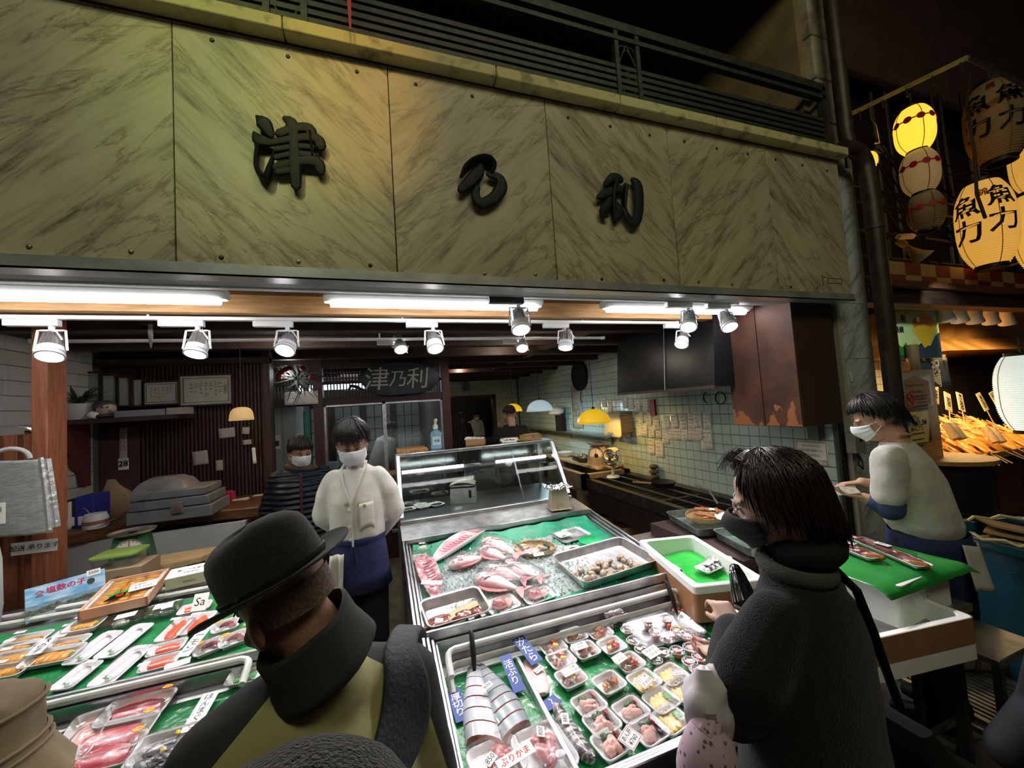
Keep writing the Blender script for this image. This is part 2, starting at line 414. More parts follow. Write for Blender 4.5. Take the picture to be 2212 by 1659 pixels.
# wall with dark upright slats behind the counter
wall_slatted=plain('wall_slatted',[(-2.36,-1.0,4.3,4.36,0,2.46)],wood_dark)
for k in range(32):
 x=-2.00+k*.0295
 MB().bx(x,x+.017,4.265,4.30,.9,2.40).build('slat',wood_darkv,wall_slatted)
MB().bx(-2.29,-2.02,4.27,4.30,.9,1.78).build('panel',mat('panel_red',(.075,.030,.026),.6),wall_slatted)
MB().bx(-1.06,-1.0,4.22,4.36,0,2.46).build('post',wood_darkv,wall_slatted)
MB().bx(-2.28,-1.0,4.20,4.30,2.30,2.355).build('rail',wood_dark,wall_slatted)
# glazed timber partition
PY=5.0
partition=plain('wall_partition',[(-1.9,.86,PY-.06,PY+.06,2.32,2.46),(-1.9,.86,PY-.06,PY+.06,1.885,1.97)],wood_dark)
for x in(-.74,.74):MB().bx(x,x+.10,PY-.07,PY+.07,0,2.46).build('post',mat('post_red',(.085,.028,.022),.5,n2=(.05,.018,.015),nscale=5,stretch=(14,14,1.2)),partition)
for k in range(56):
 x=-1.15+k*.0345
 if abs(x+.69)>.06 and abs(x-.79)>.06:MB().bx(x,x+.013,PY-.012,PY+.012,1.97,2.32).build('slat',wood_dark,partition)
MB().bx(-1.9,.74,PY-.02,PY+.02,2.125,2.155).build('rail',wood_dark,partition)
for x0,x1 in((-.64,.03),(.03,.74)):
 b=MB();b.bx(x0,x0+.022,PY-.02,PY+.02,.3,1.885).bx(x1-.022,x1,PY-.02,PY+.02,.3,1.885).bx(x0,x1,PY-.02,PY+.02,.3,.33).bx(x0,x1,PY-.02,PY+.02,1.86,1.885);b.build('sash',alu,partition)
 MB().bx(x0+.022,x1-.022,PY-.004,PY+.004,.33,1.86).build('pane',steam_glass,partition)
MB().bx(-.64,.74,PY-.02,PY+.02,0,.3).build('skirting',wood_dark,partition)
# back room behind the partition: rear wall of lattice screens and lit high windows
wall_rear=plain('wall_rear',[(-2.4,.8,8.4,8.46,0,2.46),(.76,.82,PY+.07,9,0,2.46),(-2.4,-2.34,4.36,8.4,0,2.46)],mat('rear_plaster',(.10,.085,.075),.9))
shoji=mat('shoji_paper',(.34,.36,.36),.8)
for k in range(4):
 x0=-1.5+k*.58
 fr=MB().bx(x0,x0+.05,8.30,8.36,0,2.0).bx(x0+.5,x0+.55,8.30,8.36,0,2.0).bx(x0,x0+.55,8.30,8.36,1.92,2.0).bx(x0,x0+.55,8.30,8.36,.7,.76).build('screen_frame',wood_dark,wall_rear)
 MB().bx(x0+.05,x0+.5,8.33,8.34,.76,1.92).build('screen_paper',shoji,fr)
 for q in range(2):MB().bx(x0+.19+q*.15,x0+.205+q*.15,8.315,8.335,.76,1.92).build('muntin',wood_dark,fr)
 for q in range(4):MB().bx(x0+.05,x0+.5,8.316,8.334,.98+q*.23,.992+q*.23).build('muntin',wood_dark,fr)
win_em=mat('lit_window',(.7,.75,.75),.5,emit=(.80,.95,1.0),es=3.5)
window_1=plain('window_1',[(-1.30,1.10,7.2,7.22,2.20,2.30)],win_em)
MB().bx(-1.3,.7,7.19,7.23,2.17,2.20).build('window_frame',wood_dark,window_1)
# marble front over the shop
FY=1.8
wall_front=plain('wall_front',[(-2.6,3.262,1.83,2.04,2.37,3.385)],plaster_dark)
seams=[-2.37,-1.55,-.731,.097,.907,1.713,2.535,3.262]
for i in range(7):
 x0,x1=seams[i]+.0015,seams[i+1]-.0015;z0,z1=2.372,3.384
 me=MB().box((0,0,0),(x1-x0,.03,z1-z0)).mesh('panel',marble('marble_b' if i%2==0 else 'marble_a',-1 if i%2==0 else 1))
 o=bpy.data.objects.new('panel',me);COL.objects.link(o);o.parent=wall_front;o.location=((x0+x1)/2,FY+.015,(z0+z1)/2)
 q=o.modifiers.new('bevel','BEVEL');q.width=.002;q.segments=1
bolt_m=mat('bolt_brass',(.30,.25,.16),.4,.8);bolt_d=mat('bolt_dark',(.05,.045,.04),.5,.6)
for px,py in((458,87),(622,122),(771,155),(898,182),(1020,208),(1227,254),(1318,273),(1403,292),(1478,306),(1548,321),(1615,333),(1675,345),(1733,357),(1786,369),(63,533),(283,544),(478,556),(645,565),(800,573),(1047,591),(1157,593),(1300,603),(1434,605),(1509,609),(1581,615),(1708,620),(1765,621)):
 p=ony(px,py,FY);MB().ell((p.x,FY,p.z),(.0095,.007,.0095),n=8,m=5).build('bolt',bolt_m if py>500 and px%2 else bolt_d,wall_front)
 # mason's plate carved low on the last panel
b=MB();c=ony(1803,607,FY)
for a in((-.075,.075,-.02,-.016),(-.075,.075,.016,.02),(-.075,-.071,-.02,.02),(.071,.075,-.02,.02),(-.13,-.122,-.04,.04),(-.115,-.09,.02,.026)):b.bx(c.x+a[0],c.x+a[1],FY-.002,FY+.004,c.z+a[2],c.z+a[3])
b.build('mason_mark',mat('mark_dark',(.10,.09,.06),.9),wall_front)
trim_1=plain('trim_1',[(-2.6,3.262,1.785,1.80,2.335,2.385),(-2.6,3.262,1.785,1.86,2.335,2.343)],mat('bright_trim',(.62,.62,.60),.30,.6,n2=(.42,.42,.40),nscale=5))
trim_2=plain('trim_2',[(-2.6,3.262,1.86,1.95,2.345,2.37),(-2.6,3.262,1.95,2.06,2.36,2.40)],mat('soffit_grey',(.34,.34,.34),.5,.2))
# coping stones of the ledge
trim_3=plain('trim_3',[(-2.6,3.28,1.80,2.05,3.386,3.44)],plaster_dark)
xs=[-2.6,-1.35,-.325,.62,1.35,2.05,2.7,3.29]
for i in range(7):MB().bx(xs[i]+.002,xs[i+1]-.002,1.735,2.05,3.392,3.452).build('coping_stone',coping,trim_3,bevel=.006)
# balcony rail over the front
rail_m=mat('rail_paint',(.055,.055,.042),.5,.2,n2=(.035,.035,.028),nscale=25)
bal=thing('balcony_railing','dark iron balcony railing with close lower bars above the marble front','railing',(1.4,1.9,3.45))
for z,h in((4.045,.055),(3.965,.028)):MB().bx(-2.6,3.36,1.88,1.92,z-h/2,z+h/2).build('rail',rail_m,bal)
for k in range(7):MB().bx(-2.6,3.36,1.895,1.912,3.790-k*.043-.013,3.790-k*.043+.013).build('bar',rail_m,bal)
MB().tube([(-2.6,2.02,3.89),(3.36,2.02,3.89)],.006,6).build('wire',rail_m,bal)
for x in(-.43,1.455):
 for dx in(0,.155):MB().bx(x+dx,x+dx+.028,1.885,1.92,3.53,4.02).build('baluster',rail_m,bal)
 MB().bx(x+.075,x+.10,1.89,1.915,3.45,3.53).build('baluster',rail_m,bal)
 b=MB();cx=x+.092;y=1.90;z0,z1=3.55,3.95;zm=(z0+z1)/2
 for a,c in(((cx,z1),(cx-.06,zm+.07)),((cx,z1),(cx+.06,zm+.07)),((cx,z0),(cx-.06,zm-.07)),((cx,z0),(cx+.06,zm-.07))):
  b.tube([(a[0],y,a[1]),(c[0],y,c[1])],.005,6)
 for sx in(-1,1):
  for sz in(-1,1):
   b.tube([(cx+sx*(.005+.026*(1-cos(t))+.0),y,zm+sz*(.012+.03*sin(t)+.012*t/3))for t in[i*pi/6 for i in range(8)]],.004,6)
   b.tube([(cx+sx*(.03+.022*cos(t)),y,zm+sz*(.165+.022*sin(t)))for t in[i*pi/5 for i in range(8)]],.004,6)
 b.build('scrollwork',rail_m,bal)
MB().bx(3.33,3.37,1.88,1.92,3.45,4.05).build('baluster',rail_m,bal)
# upper storey: dark wall, soffit and the ochre return wall
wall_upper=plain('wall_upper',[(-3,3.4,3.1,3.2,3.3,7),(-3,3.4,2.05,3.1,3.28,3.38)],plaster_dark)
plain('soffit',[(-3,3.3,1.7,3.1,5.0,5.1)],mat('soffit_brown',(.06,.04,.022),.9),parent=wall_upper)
wall_return=plain('wall_return',[(3.3,3.5,2.0,3.2,3.4,6.5)],ochre)
for k in range(6):MB().bx(3.36,3.60,1.93,2.02,3.46+k*.36,3.81+k*.36).build('block',stone,wall_return,bevel=.012)
pennant=MB();pp=ony(757,66,1.7)
pennant.prism([(-.035,1.0),(.035,1.0),(.004,0),(-.004,0)],.006,(pp.x,1.7,pp.z),M(((1,0,0),(0,0,-1),(0,1,0))))
tag(pennant.build('pennant',mat('pennant_red',(.34,.03,.06),.8)),'dark red pennant tip hanging in front of the balcony bars','pennant')
# pillar, pipes at the end of the front
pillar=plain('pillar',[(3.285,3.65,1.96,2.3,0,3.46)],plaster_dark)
zz=[0,.62,1.28,1.93,2.36,3.46]
for i in range(5):
 me=MB().box((0,0,0),(.30,.035,zz[i+1]-zz[i]-.003)).mesh('slab',marble('marble_pillar',1,1.25,(1,1.06,1.28)))
 o=bpy.data.objects.new('slab',me);COL.objects.link(o);o.parent=pillar;o.location=(3.475,1.945,(zz[i]+zz[i+1])/2)
strip_m=mat('strip_beige',(.40,.37,.29),.5)
MB().bx(3.285,3.322,1.925,1.96,0,2.37).build('edge_strip',strip_m,pillar)
MB().bx(3.628,3.66,1.925,2.3,0,3.46).build('edge_strip',strip_m,pillar)
gap_shade=plain('gap_shade',[(3.235,3.262,1.955,1.99,0,2.37)],black)  # black strip painted in for the shaded gap beside the pillar
pipe_m=mat('pipe_brown',(.035,.028,.02),.45,.2,n2=(.055,.045,.03),nscale=12)
MB().tube([(3.40,1.80,6.2),(3.40,1.80,3.62),(3.42,1.80,3.52)],.048,14).build('drain_pipe',pipe_m)
tag(bpy.data.objects['drain_pipe'],'thin dark drain pipe climbing past the balcony end','pipe')
dp=thing('downpipe','thick dark brown downpipe with an elbow beside the marble pillar','pipe',(3.57,1.78,0))
MB().tube([(3.33,1.80,3.50)]+[(3.40+.14*sin(t)+.03,1.79,3.36+.14*cos(t))for t in[i*pi/12 for i in range(7)]]+[(3.57,1.78,3.1),(3.57,1.78,0)],.055,16).build('pipe',pipe_m,dp)
for z in(2.9,1.35):MB().lathe([(.056,z-.015),(.062,z-.015),(.062,z+.015),(.056,z+.015)],(3.57,1.78,0),16).build('bracket',darkmetal,dp)
# carved sign characters on the marble
signm=mat('sign_black',(.006,.008,.008),.6,spec=.3,n2=(.012,.015,.014),nscale=20)
def strokes(data,y,k=2.304,ox=500,oy=220,m=signm,name='sign_character',parent=None,depth=.5,ws=1.45,off=.0,tubes=8):
 b=MB()
 for pts in data:
  P=[];W_=[]
  for i in range(len(pts)-1):
   for q in range(4):
   # Catmull-Rom
    p0=pts[max(i-1,0)];p1=pts[i];p2=pts[i+1];p3=pts[min(i+2,len(pts)-1)];t=q/4
    P.append([.5*((2*p1[a])+(-p0[a]+p2[a])*t+(2*p0[a]-5*p1[a]+4*p2[a]-p3[a])*t*t+(-p0[a]+3*p1[a]-3*p2[a]+p3[a])*t**3)for a in range(3)])
  P.append(list(pts[-1]))
  path=[];rr=[]
  for x,z,w_ in P:
   c=ony(ox+x/k,oy+z/k,y);e=ony(ox+x/k,oy+(z+1)/k,y)
   path.append(c+V((0,off,0)));rr.append((c-e).length*max(w_,1.5)*depth*ws)
  b.tube(path,rr,tubes,flat=1/depth)
  for i_ in(0,-1):b.ell(path[i_],(rr[i_]*1.6,rr[i_],rr[i_]*1.6),n=8,m=5)
 return b.build(name,m,parent)
tsu=[[(126,72,6),(160,105,24),(196,168,12)],[(112,152,6),(140,190,22),(196,205,14)],[(132,215,14),(124,320,16),(168,385,24),(192,330,18),(214,238,4)],[(268,84,12),(300,110,20),(312,200,17),(316,330,20),(322,425,15)],[(236,160,16),(320,132,17),(385,135,20),(402,180,15)],[(196,205,12),(320,183,15),(420,182,19),(446,226,17)],[(218,238,10),(320,222,11),(402,226,12)],[(214,278,10),(320,258,12),(410,268,12)],[(392,150,12),(404,270,10)],[(206,328,12),(320,300,16),(420,300,22),(446,350,14)],[(226,350,12),(290,340,14)]]
no=[[(1142,372,7),(1166,322,16),(1216,286,17),(1274,284,21),(1306,318,19),(1292,356,13)],[(1243,322,10),(1218,366,22),(1142,440,15)],[(1278,362,10),(1330,378,17),(1342,424,22),(1306,480,20),(1244,506,19),(1215,468,16),(1226,424,9)]]
ri=[[(1858,414,9),(1900,376,16),(1936,388,15)],[(1824,478,9),(1874,452,17),(1946,432,11)],[(1916,384,14),(1896,470,17),(1906,598,8)],[(1888,486,13),(1850,548,17),(1868,566,10)],[(1904,500,12),(1930,540,16),(1918,576,12)],[(1962,420,14),(1956,470,15),(1956,530,9)],[(1998,390,12),(2022,424,20),(2026,540,19),(2004,606,16),(1966,566,14),(1956,524,8)]]
for d,lab in((tsu,'large black carved sign character 津 on the marble front'),(no,'small looping black carved sign character 乃 on the marble front'),(ri,'black carved sign character 利 on the marble front')):
 o=strokes(d,FY-.03)
 tag(o,lab,'sign','carved shop name characters')
 # fluorescent fittings, rails, spotlights
tube_m=mat('tube_light',(.9,.9,.9),.4,emit=(1.0,.98,1.0),es=38)
lamp_white=mat('lamp_white',(.78,.78,.78),.35)
lens_m=mat('lens_light',(.9,.9,.9),.3,emit=(1.0,.97,1.0),es=22)
for x0,x1,lab in((-1.93,-.69,'long fluorescent batten fitting nearest the tiled wall with certificates'),(-.26,.98,'fluorescent batten fitting over the aisle between the two counters'),(1.43,2.72,'fluorescent batten fitting close to the rusty wall cabinet')):
 t=thing('fluorescent_fitting',lab,'ceiling light',((x0+x1)/2,2.2,2.40),group='fluorescent fittings behind the front')
 z=2.40
 prof=[(-.055,0),(-.075,-.028),(-.03,-.05),(.03,-.05),(.075,-.028),(.055,0)]
 b=MB();b.rings([[V((x,2.2+a*s,z+c))for a,c in prof]for x,s in((x0,.6),(x0+.02,1),(x1-.02,1),(x1,.6))]);b.build('housing',lamp_white,t)
 MB().tube([(x0+.03,2.2,z-.054),(x1-.03,2.2,z-.054)],.021,10).build('tube',tube_m,t)
 MB().bx(x0+.1,x1-.1,2.18,2.22,z,2.46).build('mount',lamp_white,t)
def rail(x0,x1,y,z,lab,m=lamp_white):
 t=thing('track_rail',lab,'track rail',((x0+x1)/2,y,z))
 MB().bx(x0,x1,y-.017,y+.017,z-.02,z).build('track',m,t,bevel=.003)
 for x in(x0,x1):MB().bx(x-.012,x+.012,y-.02,y+.02,z-.024,z+.002).build('end_cap',m,t)
 for k in range(3):MB().cyl((x0+(x1-x0)*(.2+.3*k),y,z),(x0+(x1-x0)*(.2+.3*k),y,2.46 if y>2 else z+.02),.006,n=6).build('hanger',m,t)
rail(-2.0,2.30,2.5,2.335,'main white track rail holding the middle row of spotlights')
rail(-2.0,2.35,1.985,2.36,'slim pale track rail fixed behind the marble front edge')
rail(-2.0,2.02,3.15,2.335,'rear white track rail holding the two rear spotlights')
def spotlight(px,py,y,ztop,target,lab,ax=-1,energy=22):
 am=darkmetal if 'black track box' in lab else lamp_white
 """track spotlight: adapter, yoke, finned heat sink, rim and lens; px,py is the middle of its head"""
 c=ony(px,py,y)
 tgt=V(target);dr=(tgt-c).normalized()
 t=thing('spotlight',lab,'spotlight',(c.x,y,ztop),group='white track spotlights')
 MB().bx(c.x-.17 if ax<0 else c.x-.03,c.x+.03 if ax<0 else c.x+.17,y-.018,y+.018,ztop-.034,ztop-.0005).build('adapter',am,t,bevel=.004)
 top=V((c.x,y,ztop-.055));MB().cyl((c.x,y,ztop-.034),top,.012,n=10).build('swivel',lamp_white,t)
 side=dr.cross(V((0,1,0))).normalized();side=V((side.x,side.y*.2,0)).normalized()
 if side.x<0:side=-side
 yk=MB();piv=c+dr*.028
 a1,a2=piv+side*.062,piv-side*.062
 tp=V((c.x,y,top.z))
 yk.tube([a1,tp+side*.052,tp+side*.04,tp-side*.04,tp-side*.052,a2],.0055,6);yk.build('yoke',lamp_white,t)
 R=V((0,0,-1)).rotation_difference(dr).to_matrix()
 def L(p):return c+R@V(p)
 b=MB();b.lathe([(.0,.075),(.026,.075),(.03,.07),(.04,-.012),(0,-.012)],c,16,R)
 for k in range(16):
  a=2*pi*k/16;Rz=M.Rotation(a,3,'Z')
  b.add([L(Rz@V(q))for q in((.026,-.0022,.082),(.036,-.0022,.082),(.047,-.0022,-.01),(.03,-.0022,-.01),(.026,.0022,.082),(.036,.0022,.082),(.047,.0022,-.01),(.03,.0022,-.01))],[(0,1,2,3),(7,6,5,4),(0,4,5,1),(1,5,6,2),(2,6,7,3),(3,7,4,0)])
 b.build('heat_sink',alu,t)
 MB().lathe([(.047,-.010),(.050,-.014),(.050,-.036),(.046,-.040),(.046,-.046),(.053,-.048),(.055,-.062),(.047,-.064),(.045,-.056)],c,20,R).build('rim',lamp_white,t)
 MB().lathe([(0,-.058),(.02,-.0575),(.0455,-.056),(.0455,-.053),(0,-.053)],c,20,R).build('lens',lens_m,t)
 MB().tube([tp,tp+side*.03+V((0,-.02,-.01)),tp+side*.055+V((0,-.03,-.05)),L((.02,0,.07))],.0035,6).build('cable',lamp_white,t)
 p=c+dr*.075
 lamp('SPOT',p,energy,(1.0,.96,.98),tgt,spot=95,blend=.8,radius=.04)
Z2=2.315
for a in((112,748,2.5,Z2,(-1.35,1.9,.9),'track spotlight over the roe counter beside the red timber post'),(428,744,2.5,Z2,(-1.05,2.0,.9),'track spotlight hanging above the framed certificates'),(622,741,2.5,Z2,(-.75,1.55,.85),'track spotlight above the clerk in white'),(937,738,2.5,Z2,(.45,1.7,.85),'track spotlight in front of the dark fish shaped signboard'),(1222,735,2.5,Z2,(1.0,2.2,.9),'track spotlight above the glass showcase'),(1474,732,2.5,Z2,(1.5,2.0,.9),'track spotlight in front of the black range hood'),(863,743,3.15,2.314,(.4,2.2,.9),'small rear track spotlight next to the fish signboard'),(1127,742,3.15,2.314,(.9,2.2,.9),'small rear track spotlight partly behind a larger one')):
 spotlight(*a,ax=-1,energy=34)
for a in((1122,694,1.985,2.34,(.65,1.25,.75),'large spotlight on the black track box at the front edge'),(1487,692,1.985,2.34,(1.15,1.3,.75),'tilted front spotlight near the black hood'),(1570,693,1.985,2.34,(1.95,1.2,.9),'tilted front spotlight closest to the rusty cabinet')):
 spotlight(*a,ax=-1,energy=37)
 # small round ceiling downlights inside
for px,py,lab in((590,707,'warm recessed downlight above the slatted wall'),(1098,741,'warm recessed downlight by the rear spotlight'),(1160,705,'recessed downlight close to the white track rail'),(995,792,'tiny recessed downlight deep in the shop ceiling')):
 p=onz(px,py,2.455)
 t=thing('downlight',lab,'downlight',p,group='recessed downlights')
 MB().lathe([(.03,0),(.042,0),(.045,-.006),(.034,-.008),(.03,-.002)],p,18).build('ring',lamp_white,t)
 MB().lathe([(0,-.004),(.03,-.004),(.03,0),(0,0)],p,16).build('bulb',mat('bulb_warm',(.9,.7,.4),.4,emit=(1,.72,.35),es=10),t);lamp('POINT',p-V((0,0,.05)),7,(1,.88,.70),radius=.04)
 # dark unlit lamp stick hanging from the rail
p=ony(325,690,3.0)
tag(MB().lathe([(0,0),(.012,-.002),(.013,-.10),(.008,-.16),(.004,-.185),(0,-.19)],(p.x,3.0,2.44),10).build('hanging_rod',mat('rod_pink',(.4,.34,.34),.5)),'short pale rod hanging from the ceiling above the certificates','rod')
# pendant lamps
def pendant(px,py,y,w_px,col,lab,em,es,cord_top=2.455,prof=None,m=None):
 """px,py = middle of the shade's lower rim"""
 c=ony(px,py,y);r=(ony(px+w_px/2,py,y)-c).length
 t=thing('pendant_lamp',lab,'pendant lamp',c)
 prof=prof or[(1,0),(.97,.18),(.86,.42),(.66,.64),(.40,.78),(.12,.84),(.02,.85)]
 MB().lathe([(a*r,z*r)for a,z in prof],c,26).build('shade',m or mat('shade_'+lab[:6],col,.35,emit=em,es=es),t,solid=.004)
 MB().cyl(c+V((0,0,r*.83)),c+V((0,0,r*1.0)),.022,.012).build('cap',black,t)
 MB().cyl(c+V((0,0,r*.95)),(c.x,c.y,cord_top),.004,n=6).build('cord',black,t)
 MB().ell(c+V((0,0,r*.22)),r*.22).build('bulb',mat('bulb_'+lab[:6],(.9,.9,.8),.3,emit=em,es=12),t)
 return c,r
c,r=pendant(522,908,3.6,52,(.45,.32,.15),'woven straw pendant lamp shade over the wooden counter',(1,.62,.22),.35,prof=[(1,0),(1,.22),(.97,.24),(.96,.5),(.86,.85),(.66,1.12),(.38,1.24),(.1,1.27)])
lamp('POINT',c+V((0,0,.03)),3,(1,.6,.25))
c,r=pendant(1108,889,6.6,38,(.9,.55,.03),'yellow dome pendant lamp above the person in black',(1,.60,.02),.55);lamp('POINT',c+V((0,0,.0)),13,(1,.72,.22))
c,r=pendant(1166,888,5.6,52,(.7,.85,.9),'white dome pendant lamp over the rear worktop',(.62,.88,1),.38);lamp('POINT',c+V((.1,0,.0)),14,(.62,.88,1))
c,r=pendant(1283,914,4.4,62,(.9,.55,.03),'yellow dome pendant lamp over the kitchen scale',(1,.60,.02),.55);lamp('POINT',c+V((0,0,.0)),13,(1,.70,.22))
# range hood, wall cabinet
hood=thing('range_hood','large plain black metal range hood above the grill','range hood',(2.85,3.7,1.75))
hm=mat('hood_black',(.020,.021,.022),.30,.5,n2=(.034,.034,.035),nscale=3)
# (front X 2.55)
b=MB();b.rings([[V((2.56,y,1.79)),V((3.195,y,1.79)),V((3.195,y,2.455)),V((2.62,y,2.455))]for y in(2.42,3.78)]);b.build('canopy',hm,hood)
MB().bx(2.555,2.575,2.42,3.78,1.775,1.80).build('rim',mat('hood_rim',(.16,.12,.10),.4,.6),hood)
MB().cyl((2.552,2.99,1.79),(2.60,2.99,2.42),.0045,n=6).build('seam_strip',alu,hood)
cab=thing('wall_cabinet','rust brown wall cabinet with peeling lower edge on tiles','cabinet',(2.99,2.45,1.43))
rust=mat('rust_brown',(.105,.040,.022),.6,n2=(.055,.022,.015),nscale=3.5,nlo=.42,nhi=.6,bump=.15,bscale=40)
nt=rust.node_tree
def peel(m,z0,z1,col):
 nt=m.node_tree;N=nt.nodes;L=nt.links;b=N['Principled BSDF']
 tc=N.new('ShaderNodeTexCoord');sp=N.new('ShaderNodeSeparateXYZ');L.new(tc.outputs['Object'],sp.inputs[0])
 nz=N.new('ShaderNodeTexNoise');nz.inputs['Scale'].default_value=9;nz.inputs['Detail'].default_value=8
 mp=N.new('ShaderNodeMapping');mp.inputs['Scale'].default_value=(1,1,.45);L.new(tc.outputs['Object'],mp.inputs[0]);L.new(mp.outputs[0],nz.inputs['Vector'])
 mr=N.new('ShaderNodeMapRange');mr.inputs[1].default_value=z0;mr.inputs[2].default_value=z1;mr.inputs[3].default_value=.16;mr.inputs[4].default_value=-.22;L.new(sp.outputs[2],mr.inputs[0])
 ad=N.new('ShaderNodeMath');L.new(nz.outputs['Fac'],ad.inputs[0]);L.new(mr.outputs[0],ad.inputs[1])
 gt=N.new('ShaderNodeMath');gt.operation='GREATER_THAN';gt.inputs[1].default_value=.565;L.new(ad.outputs[0],gt.inputs[0])
 mx=N.new('ShaderNodeMix');mx.data_type='RGBA';L.new(gt.outputs[0],mx.inputs[0])
 old=b.inputs['Base Color'].links[0].from_socket;L.new(old,mx.inputs[6]);mx.inputs[7].default_value=(*col,1);L.new(mx.outputs[2],b.inputs['Base Color'])
peel(rust,.0,.42,(.36,.135,.05))
CX=2.78
q0=onx(1585,915,CX);q1=onx(1735,918,CX)
z0,z1=1.46,2.40;y0,y1=q1.y,q0.y
MB().bx(CX+.02,3.195,y0,y1,z0,z1).build('body',mat('cabinet_side',(.050,.026,.018),.6),cab)
ym=y0+(y1-y0)*.50
for a,c_ in((y0+.004,ym-.003),(ym+.003,y1-.004)):MB().bx(CX,CX+.02,a,c_,z0+.004,z1-.004).build('door',rust,cab)
MB().bx(3.12,3.195,y0+.13,y0+.21,1.33,1.46).build('switch_box',mat('socket_grey',(.14,.13,.12),.5),cab)
# papers taped over the wall tiles
scrib={}
def scribble(mx,w_,h_,rows,parent,m=greyink,vertical=False,seed=0):
 """hand written lines as thin flat strokes on the sheet"""
 r=random.Random(seed);b=MB()
 for i in range(rows):
  n=r.randint(3,5);u=-.38+r.random()*.1
  for k in range(n):
   a=.05+r.random()*.09
   x,y=(u,.36-.72*i/max(rows-1,1))if not vertical else(.36-.72*i/max(rows-1,1),-u)
   for q in range(2):
    cx,cy=(x+r.uniform(-.02,.02))*w_,(y+r.uniform(-.03,.03))*h_
    lw=r.uniform(.03,.06)*w_;lh=.006*h_+.0008
    if q:lw,lh=lh,r.uniform(.03,.07)*h_
    b.add([mx@V((cx+s*lw,cy+t*lh,.0015))for s,t in((-1,-1),(1,-1),(1,1),(-1,1))],[(0,1,2,3)])
   u+=a+.07
   if u>.4:break
 return b.build('handwriting',m,parent,smooth=False)
def sheet(name,lab,cat,mx,w_,h_,m=paper,curl=.0,group=None,rows=0,seed=0,vertical=False,inkm=greyink):
 """sheet of paper hanging in plane mx (local X right, Y up, Z out)"""
 t=thing(name,lab,cat,mx.translation,mx.to_3x3().to_4x4(),group)
 b=MB();b.grid(lambda u,v:mx@V(((u-.5)*w_,(v-.5)*h_,.001+curl*(1-v)**2*(.6+.4*sin(6*u)))),4,5)
 b.build('sheet',m,t,solid=.0008)
 if rows:
  o=scribble(mx@M.Translation((0,0,.0015+curl*.5)),w_,h_,rows,t,inkm,vertical,seed)
 return t
def right_mx(px,py,off=.009):
 p=onx(px,py,3.2-off);return frame(p,(0,-1,0),(0,0,1))
notes=[]
for px,py in((1418,916),(1440,912),(1458,911),(1477,912),(1494,910),(1508,907),(1528,908)):notes.append((px,py,'upper row'))
for px,py in((1380,930),(1392,928),(1408,931),(1423,932),(1438,944),(1452,935),(1465,935),(1480,937),(1496,934),(1511,935)):notes.append((px,py,'lower row'))
for px,py in((1363,872),(1378,876),(1395,876),(1366,900),(1384,902),(1350,870),(1402,905),(1318,880),(1305,868),(1292,872)):notes.append((px,py,'rear group'))
for px,py in((1408,965),(1425,970),(1527,950)):notes.append((px,py,'low group'))
seen={}
where={'upper row':'in the upper row under the hood, counted from the lamp','lower row':'in the lower row on tiles, counted from the lamp','rear group':'in the cluster beyond the hood, counted from the grill','low group':'of those hung lowest on the tiles'}
nth=['first','second','third','fourth','fifth','sixth','seventh','eighth','ninth','tenth']
for i,(px,py,k)in enumerate(notes):
 n=seen.get(k,0);seen[k]=n+1
 mx=right_mx(px,py)
 big=1.25 if k=='low group' else 1
 sheet('order_slip','handwritten paper slip, %s %s'%(nth[n],where[k]),'paper slip',mx@M.Rotation(RND(-.05,.05),4,'Z'),.115*big*RND(.85,1.05),.16*big,curl=.012,group='handwritten slips on the tiled wall',rows=4,seed=i)
 # red edged notice near the corner
mx=right_mx(1754,979);t=sheet('notice','white notice with red border on the tiles near the marble pillar','notice',mx,.235,.19,m=card)
b=MB()
for x0,x1,y0_,y1_ in((-.112,.112,.086,.090),(-.112,.112,-.090,-.086),(-.112,-.108,-.09,.09),(.108,.112,-.09,.09)):b.add([mx@V((x,y,.003))for x,y in((x0,y0_),(x1,y0_),(x1,y1_),(x0,y1_))],[(0,1,2,3)])
b.build('border',redink,t,smooth=False)
for k,s in enumerate(('Please eat at home.','お持ち帰り専用です。','请勿在店内饮食。','가게 안에서 드시지 마세요')):
 text(s,.0195 if k else.0165,ink,t,mx@M.Translation((0,.058-.038*k,.002)),bold=.01)
 # small round hook marks
b=MB();p=onx(1556,860,3.19)
b.tube([(3.19,p.y+.06*cos(a),p.z+.06*sin(a))for a in[i*pi/8 for i in range(16)]],.006,5,closed=True);tag(b.build('wire_ring',black),'thin black wire ring hung on the tiles below the hood','ring')
p=onx(1547,858,3.19);b=MB();b.tube([(3.19,p.y+.12+.04*cos(a),p.z+.055*sin(a))for a in[-pi/2+i*pi/8 for i in range(9)]],.006,5);tag(b.build('wire_hook',black),'thin black wire hook hung beside the wire ring','hook')
# wall sockets low beside the woman
p=onx(1783,1105,3.19);t=thing('wall_socket','grey wall socket box on tiles at counter height','socket',p)
MB().bx(3.15,3.195,p.y-.05,p.y+.05,p.z-.10,p.z+.02).build('box',mat('socket_pale',(.42,.46,.45),.4),t,bevel=.005);MB().bx(3.165,3.195,p.y-.045,p.y+.045,p.z+.05,p.z+.2).build('switch_plate',MATS['socket_pale'],t,bevel=.004)
